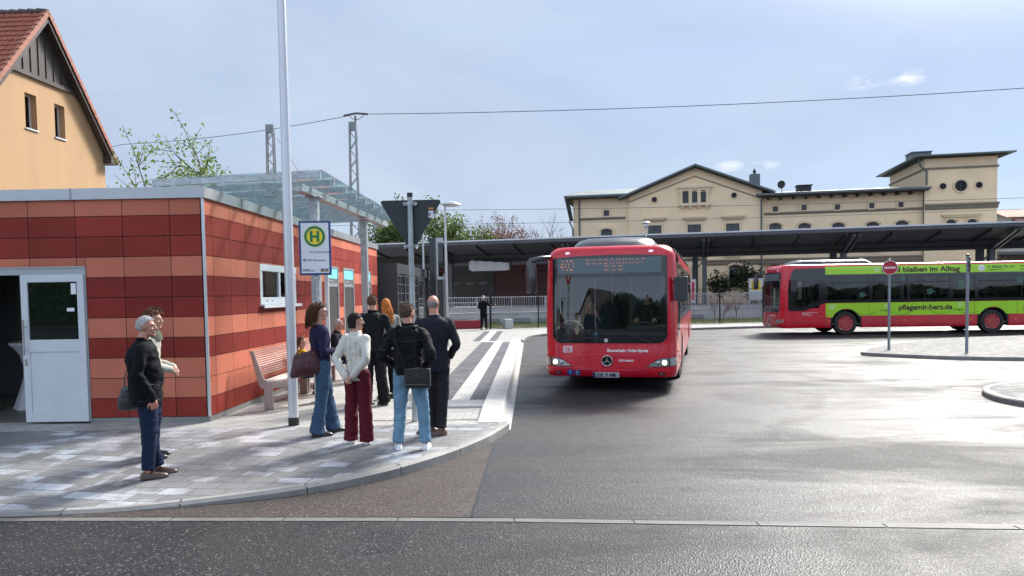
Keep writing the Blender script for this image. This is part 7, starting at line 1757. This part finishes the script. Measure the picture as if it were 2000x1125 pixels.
# --- P5 man in black hooded jacket and light jeans
M_hood = cloth('black_softshell', (.010, .011, .012), .7); M_lj = cloth('light_jeans', (.15, .265, .37), .85, .28, 5); M_sneak = mat('sneaker_white', (.72, .74, .76), .5)
x, y = -1.21, 8.33
p5 = person((x, y, .115), D_(-8), 1.72, 'man in black hooded jacket, light blue jeans and white sneakers with a shoulder bag',
    dict(anR=(.175, .03, .09), knR=(.15, .04, .5), anL=(-.15, .0, .09), knL=(-.12, .02, .5), toR=-.1, toL=-.35, elR=(.30, -.10, 1.13), wrR=(.20, .09, 1.0), elL=(-.30, -.10, 1.13), wrL=(-.20, .09, 1.0), hdR=(-.3, .8, -.5), hdL=(.3, .8, -.5)),
    'jacket', M_hood, M_lj, M_sneak, M_skinr, cap_hair(M_mid, .012, seed=5, tufts=260, tl=.02), (0, 0, D_(-28)), glasses=True, build=1.06, top_len=.90, seed=23, legs='jeans', shoe='sneaker')
q = MB(); q.tube(cat([(.085, .045, 1.425), (.105, -.02, 1.445), (.085, -.085, 1.445), (0, -.115, 1.43), (-.085, -.085, 1.445), (-.105, -.02, 1.445), (-.085, .045, 1.425)], 4), [(.020, .022)] * 25, 10); q.ball((0, -.112, 1.375), (.098, .034, .075), 18, 12); q.ball((0, -.10, 1.33), (.05, .03, .05), 12, 8); remesh(q, 'hood', M_hood, p5[0], .008, 3, .006, (12, 12, 12), 5)
# --- P6 bald man in a dark suit
M_suit = cloth('charcoal_suit', (.020, .021, .030), .75, .06, 3, .2, 300); M_suitp = cloth('charcoal_trousers', (.026, .025, .030), .75, .06); M_oxf = mat('tan_leather', (.11, .045, .022), .35, var=.15, coat=.3)
x, y = -1.00, 9.18
p6 = person((x, y, .12), D_(10), 1.81, 'bald man in a charcoal suit and brown leather shoes, standing nearest the boarding kerb',
    dict(anR=(.06, -.03, .09), knR=(.085, .02, .5), anL=(-.055, .05, .09), knL=(-.085, .05, .5), toR=-1.05, toL=-1.15, elR=(.265, -.05, 1.13), wrR=(.20, .15, .96), elL=(-.25, -.02, 1.13), wrL=(-.18, .13, .93), hdR=(-.3, .6, -.7), hdL=(.3, .6, -.7)),
    'suit', M_suit, M_suitp, M_oxf, M_skinr, cap_hair(M_greyd, .003, seed=9, bald=lambda d: 0 if d.z > .30 else max(0, min(1, (.30 - d.z) / .2))), (0, 0, D_(-26)), build=1.03, top_len=.80, seed=29, legs='straight', fat=1.05, topname='suit_jacket', shoe='oxford_shoe')
s_ = p6[2]; q = MB(); q.rings([[Vector((.064 * math.cos(a) * s_, -.018 * s_ + .060 * math.sin(a) * s_, z * s_)) for a in [i * math.pi / 10 for i in range(20)]] for z in (1.46, 1.505)]); q.build('shirt_collar', mat('shirt_pink', (.68, .58, .60), .7), p6[0], smooth=60)
seams([c for c in p6[0].children if c.name.startswith('suit_jacket')][0], p6[0], [[(0, 1.46), (.003, 1.2), (0, .84)], [(-.10, 1.40), (-.085, 1.15), (-.10, .84)], [(.10, 1.40), (.085, 1.15), (.10, .84)]], m=M_seamd)
seams([c for c in p5[0].children if c.name.startswith('jacket')][0], p5[0], [[(-.17, 1.30), (0, 1.28), (.17, 1.30)], [(-.15, .90), (0, .895), (.15, .90)], [(-.12, 1.28), (-.10, 1.1), (-.13, .91)], [(.12, 1.28), (.10, 1.1), (.13, .91)], [(-.31, 1.20), (-.27, 1.185), (-.23, 1.19)], [(.31, 1.20), (.27, 1.185), (.23, 1.19)]], m=M_zip)
# --- P7 man in black in the back
x, y = -2.28, 11.75
p7 = person((x, y, .12), D_(4), 1.82, 'tall short haired man all in black behind the bobbed woman, seen from behind',
    dict(anR=(.15, .02, .09), anL=(-.13, .0, .09), toR=-.6, toL=.5, elR=(.27, -.03, 1.15), wrR=(.15, .2, 1.02), elL=(-.27, -.03, 1.15), wrL=(-.15, .2, 1.02)),
    'jacket', M_hood, cloth('black_trousers', (.012, .012, .014)), mat('black_yellow_shoe', (.03, .026, .012), .5), M_skin, cap_hair(M_mid, .010, seed=6, tufts=200, tl=.016), (0, 0, D_(-10)), build=1.05, top_len=.86, seed=31, legs='wide')
# --- P8 woman with long orange hair
def longhair(mh, ln=.42, n_=260, sd=2):
    def f(root, MH, s):
        cap_hair(mh, .010, seed=sd, tufts=0)(root, MH, s); rnd = random.Random(sd); mb = MB()
        for i in range(n_):
            t = rnd.uniform(.1, 1.5); a = rnd.uniform(D_(170), D_(370)); d = Vector((math.sin(t) * math.cos(a), math.sin(t) * math.sin(a), math.cos(t)))
            p = Vector((0, -.014, .026)) + Vector((d.x * .082, d.y * .103, d.z * .105)); L_ = ln * rnd.uniform(.75, 1.1); tx = d.x * .075 + rnd.gauss(0, .012); ty = -.11 + rnd.gauss(0, .016)
            pts = [p, Vector((d.x * .092, min(d.y * .115, -.02) - .01, .0)), Vector((tx * 1.15, ty, -.09)), Vector((tx * 1.2, ty - .015, -.09 - L_ * .4)), Vector((tx * 1.1 + rnd.gauss(0, .01), ty - .02, -.09 - L_ * .8))]
            mb.tube(cat(pts, 3), [.007] * 10 + [.005, .003, .001], 4)
        mb.xf(MH); mb.build('long_hair', mh, root, smooth=80)
    return f
x, y = -2.20, 12.55
p8 = person((x, y, .12), D_(38), 1.76, 'woman with long orange blonde hair and a grey jacket beside the man in black',
    dict(elR=(.24, -.03, 1.13), wrR=(.12, .2, 1.0), elL=(-.24, -.03, 1.13), wrL=(-.12, .2, 1.0)),
    'jacket', cloth('grey_green_jacket', (.22, .23, .21)), cloth('black_trousers', (.012, .012, .014)), M_blsh, M_skin, longhair(M_ora), (0, 0, D_(-14)), build=.95, top_len=.86, seed=37, fat=.94)
# --- P9 seated older man
SIT = dict(hipR=(.10, 0, .50), knR=(.14, .44, .50), anR=(.15, .43, .09), hipL=(-.10, 0, .50), knL=(-.14, .43, .50), anL=(-.13, .36, .09), chest=(0, .03, .86), neck=(0, .06, 1.05), head=(0, .11, 1.205), shR=(.178, .05, .985), shL=(-.178, .05, .985), elR=(.24, .12, .72), wrR=(.14, .34, .62), elL=(-.24, .12, .72), wrL=(-.12, .34, .62), hdR=(-.2, 1, -.2), hdL=(.2, 1, -.2), pnR=(0, -.2, -1), pnL=(0, -.2, -1))
p9 = person((-3.72, 14.95, .105), D_(-88), 1.78, 'older grey haired man in dark clothes seated on the bench behind others', SIT,
    'jacket', cloth('dark_blouson', (.02, .02, .026)), M_jean, M_blsh, M_skinr, cap_hair(M_grey, .008, seed=13, tufts=400, tl=.016, bald=lambda d: .5 if (d.z > .7 and d.y > 0) else 1), (0, 0, D_(-4)), top_len=.47, seed=41, build=1.05)
p10 = person((-3.86, 12.98, .115), D_(-60), 1.45, 'small seated person in a mustard yellow top between the flagpole and curly haired woman', {**SIT, 'head': (0, .05, 1.20)},
    'sweater', cloth('mustard_top', (.55, .30, .02)), M_jean, M_blsh, M_skin, longhair(M_brnh, .12, 140, 5), (0, 0, D_(-20)), top_len=.47, seed=43, build=.95, fat=.93)
# --- P11 man at the fence
p11 = person((-1.42, 36.1, .12), D_(-12), 1.72, 'distant grey haired man in a black coat and trousers leaning on the far mesh fence',
    dict(elR=(.33, .06, 1.22), wrR=(.50, .30, 1.28), elL=(-.24, .0, 1.13), wrL=(-.16, .2, 1.05), hdR=(.6, .7, 0), anR=(.12, .05, .09), anL=(-.12, -.03, .09)),
    'jacket', M_blkj, cloth('black_trousers', (.012, .012, .014)), M_blsh, M_skin, cap_hair(M_grey, .012, seed=15, tufts=60), (D_(-8), 0, 0), group='people', top_len=.78, seed=47, vox=1.6, build=1.1)
# --- partly visible visitor inside the pavilion
pv_ = person((-8.62, 11.75, .14), D_(-60), 1.76, 'visitor in dark trousers inside the pavilion doorway behind the standing table', dict(),
    'jacket', M_blkj, cloth('black_trousers', (.012, .012, .014)), M_blsh, M_skin, cap_hair(M_dkh, .01, seed=25), group='people', vox=1.8, seed=3)
# --- drivers
def driver(B, nm, label, shirt, hm):
    W_ = B.matrix_basis if False else (Matrix.Translation(B.location) @ B.rotation_euler.to_matrix().to_4x4())
    loc = W_ @ Vector((.62, 1.38, .56)); pose = {**SIT, 'elR': (.24, .16, .76), 'wrR': (.17, .42, .78), 'elL': (-.24, .16, .76), 'wrL': (-.17, .42, .78), 'curl': .9}
    return person(loc, B.rotation_euler.z + math.pi, 1.82, label, pose, 'sweater', shirt, cloth('black_trousers', (.012, .012, .014)), M_blsh, M_skin, cap_hair(hm, .008, seed=19), group='bus drivers', top_len=.47, vox=1.3, seed=51)
driver(bus1, 'driver', 'driver in a dark pullover behind the windscreen of the oncoming red bus', cloth('driver_navy', (.02, .022, .035)), M_greyd)
driver(bus2, 'driver', 'driver in a teal shirt behind the side window of the advert covered bus', cloth('driver_teal', (.04, .13, .15)), M_dkh)

# ================================================================= BAGS
# burgundy tote on the curly woman's near shoulder
M_tote = mat('burgundy_leather', (.060, .012, .018), .45, var=.15, bump=.15, bscale=40)
tt = thing('tote_bag', 'large burgundy leather tote bag hanging from the shoulder of the curly haired woman', 'bag', (-2.64, 9.13, .32), D_(-62))
q = MB(); rg = []
for z, hw_, th_ in ((.60, .185, .05), (.63, .20, .075), (.70, .19, .085), (.79, .17, .075), (.87, .15, .045), (.90, .14, .03)):
    rg.append([Vector((th_ * math.sin(a), hw_ * math.copysign(abs(math.cos(a)) ** .6, math.cos(a)), z + .03 * math.cos(a))) for a in [k * math.pi / 12 for k in range(24)]])
q.rings(rg); remesh(q, 'pouch', M_tote, tt, .011, 3, .008, (12, 12, 8), 5)
q = MB(); q.tube(cat([(.02, .12, .88), (.05, .09, 1.0), (.045, .03, 1.14), (.045, -.05, 1.14), (.05, -.10, 1.0), (.02, -.12, .88)], 5), [(.004, .012)] * 26, 8); q.build('strap', M_tote, tt, smooth=60)
# messenger bag
M_nyl = mat('black_nylon', (.014, .015, .014), .55, var=.2, bump=.25, bscale=200); mg = thing('messenger_bag', 'black nylon messenger bag on the right hip of the man in light jeans', 'bag', (-1.21, 8.33, .115), D_(-8))
q = MB(); q.rings([[Vector((.155 + a * .145 * k_, -.185 + b * .05 * k_, z)) for a, b in ((-1, -.6), (-.8, -1), (.8, -1), (1, -.6), (1, .6), (.8, 1), (-.8, 1), (-1, .6))] for z, k_ in ((.755, .85), (.775, 1), (.87, 1.03), (.955, 1), (.975, .88))]); q.build('pouch', M_nyl, mg, smooth=35, bevel=.006)
q = MB(); q.rings([[Vector((.155 + a * .148, -.19 + b * .052, z)) for a, b in ((-1, -.6), (-.8, -1.05), (.8, -1.05), (1, -.6), (1, .6), (.8, 1), (-.8, 1), (-1, .6))] for z in (.86, .98)]); fl = q.build('flap', M_nyl, mg, smooth=35, bevel=.005)
q = MB(); q.box(.03, .28, -.252, -.247, .80, .805); q.box(.15, .16, -.25, -.243, .90, .915); q.build('zip', mat('zip_metal', (.3, .3, .3), .3, .8), mg)
q = MB(); q.tube(cat([(.01, -.18, .95), (-.03, -.175, 1.08), (-.08, -.165, 1.25), (-.115, -.10, 1.42), (-.10, .0, 1.47)], 6), [(.020, .004)] * 25, 8); q.build('strap', M_nyl, mg, smooth=60)
# handbag behind the older man
hb_ = thing('handbag', 'dark grey leather handbag hanging low behind the older grey haired man', 'bag', (-4.15, 7.75, .07), D_(-50))
M_hbg = mat('grey_leather', (.035, .036, .036), .4, var=.2, bump=.2, bscale=50)
q = MB(); rg = []
for z, hw_, th_ in ((.66, .10, .03), (.68, .135, .055), (.78, .13, .06), (.88, .10, .045), (.93, .07, .02)):
    rg.append([Vector((th_ * math.sin(a), hw_ * math.copysign(abs(math.cos(a)) ** .7, math.cos(a)), z)) for a in [k * math.pi / 10 for k in range(20)]])
q.rings(rg); remesh(q, 'pouch', M_hbg, hb_, .009, 3, .005, (15, 15, 12), 3)
q = MB(); q.tube(cat([(0, .06, .92), (0, .05, 1.05), (0, .0, 1.12), (0, -.05, 1.05), (0, -.06, .92)], 5), .007, 6); q.build('handle', M_hbg, hb_, smooth=60)
# small manhole near the second island, rust coloured, and a gully
q = MB(); q.lathe((8.55, 13.35, -.02), [(.28, 0), (.28, .025), (.25, .025), (.25, .022)], 28); tag(q.build('rusty_manhole_cover', mat('rust_iron', (.10, .055, .035), .6, .3, var=.3), None), 'small rust brown manhole cover at the tip of the near right island', 'manhole cover')
# ================================================================= SURROUNDINGS BEHIND THE VIEWER (seen in the window reflections)
rnd = random.Random(77); bq = MB()
x = -46.0
while x < 74:
    hh = (4.2 + 2.2 * noise.noise(Vector((x * .11, 3, 0))) + 1.6 * noise.noise(Vector((x * .45, 9, 0))) + .5 * noise.noise(Vector((x * 1.9, 4, 0))))
    if not -33.5 < x < -20: bq.prism([(x, -33.6, 0), (x + .5, -33.6, 0), (x + .5, -33.6, hh + .25), (x + .25, -33.6, hh + .6), (x, -33.6, hh)], (0, .8, 0))
    x += .5
for i in range(26000):
    u = rnd.random(); x = -46 + 120 * u; hgt = 5.0 + 2.2 * noise.noise(Vector((x * .11, 3, 0))) + 1.6 * noise.noise(Vector((x * .45, 9, 0)))
    if -33 < x < -20: continue
    z = hgt * rnd.random() ** .7; y = -33 + rnd.gauss(0, 1.0); s__ = rnd.uniform(.14, .32); a = Vector((rnd.gauss(0, 1), rnd.gauss(0, 1), rnd.gauss(0, 1))).normalized(); b = a.orthogonal().normalized(); c = a.cross(b); p = Vector((x, y, z))
    bq.quad(p - b * s__, p - c * s__ * .5, p + b * s__, p + c * s__ * .5)
tag(bq.build('tree_belt', M_leafx, None), 'belt of dark trees behind the viewer, mirrored in the bus windscreen', 'trees', kind='stuff')
rh = thing('gabled_house', 'pale gabled house behind the viewer, mirrored in the windscreen of the oncoming bus', 'house', (-25, -36, -1.5), D_(20))
q = MB(); q.prism([(-4, 0, 0), (4, 0, 0), (4, 0, 5), (0, 0, 8.5), (-4, 0, 5)], (0, -9, 0)); q.build('wall', mat('pale_wall', (.42, .39, .33), .8), rh)
q = MB()
for sg_ in (-1, 1): q.prism([(0, .4, 8.75), (sg_ * 4.6, .4, 4.7), (sg_ * 4.6, .4, 4.45), (0, .4, 8.5)], (0, -9.8, 0))
q.build('roof', M_browns, rh)
for x in (-2, 1): MB().box(x, x + 1.1, .01, .05, 2, 3.6).build('window', M_wfr, rh)
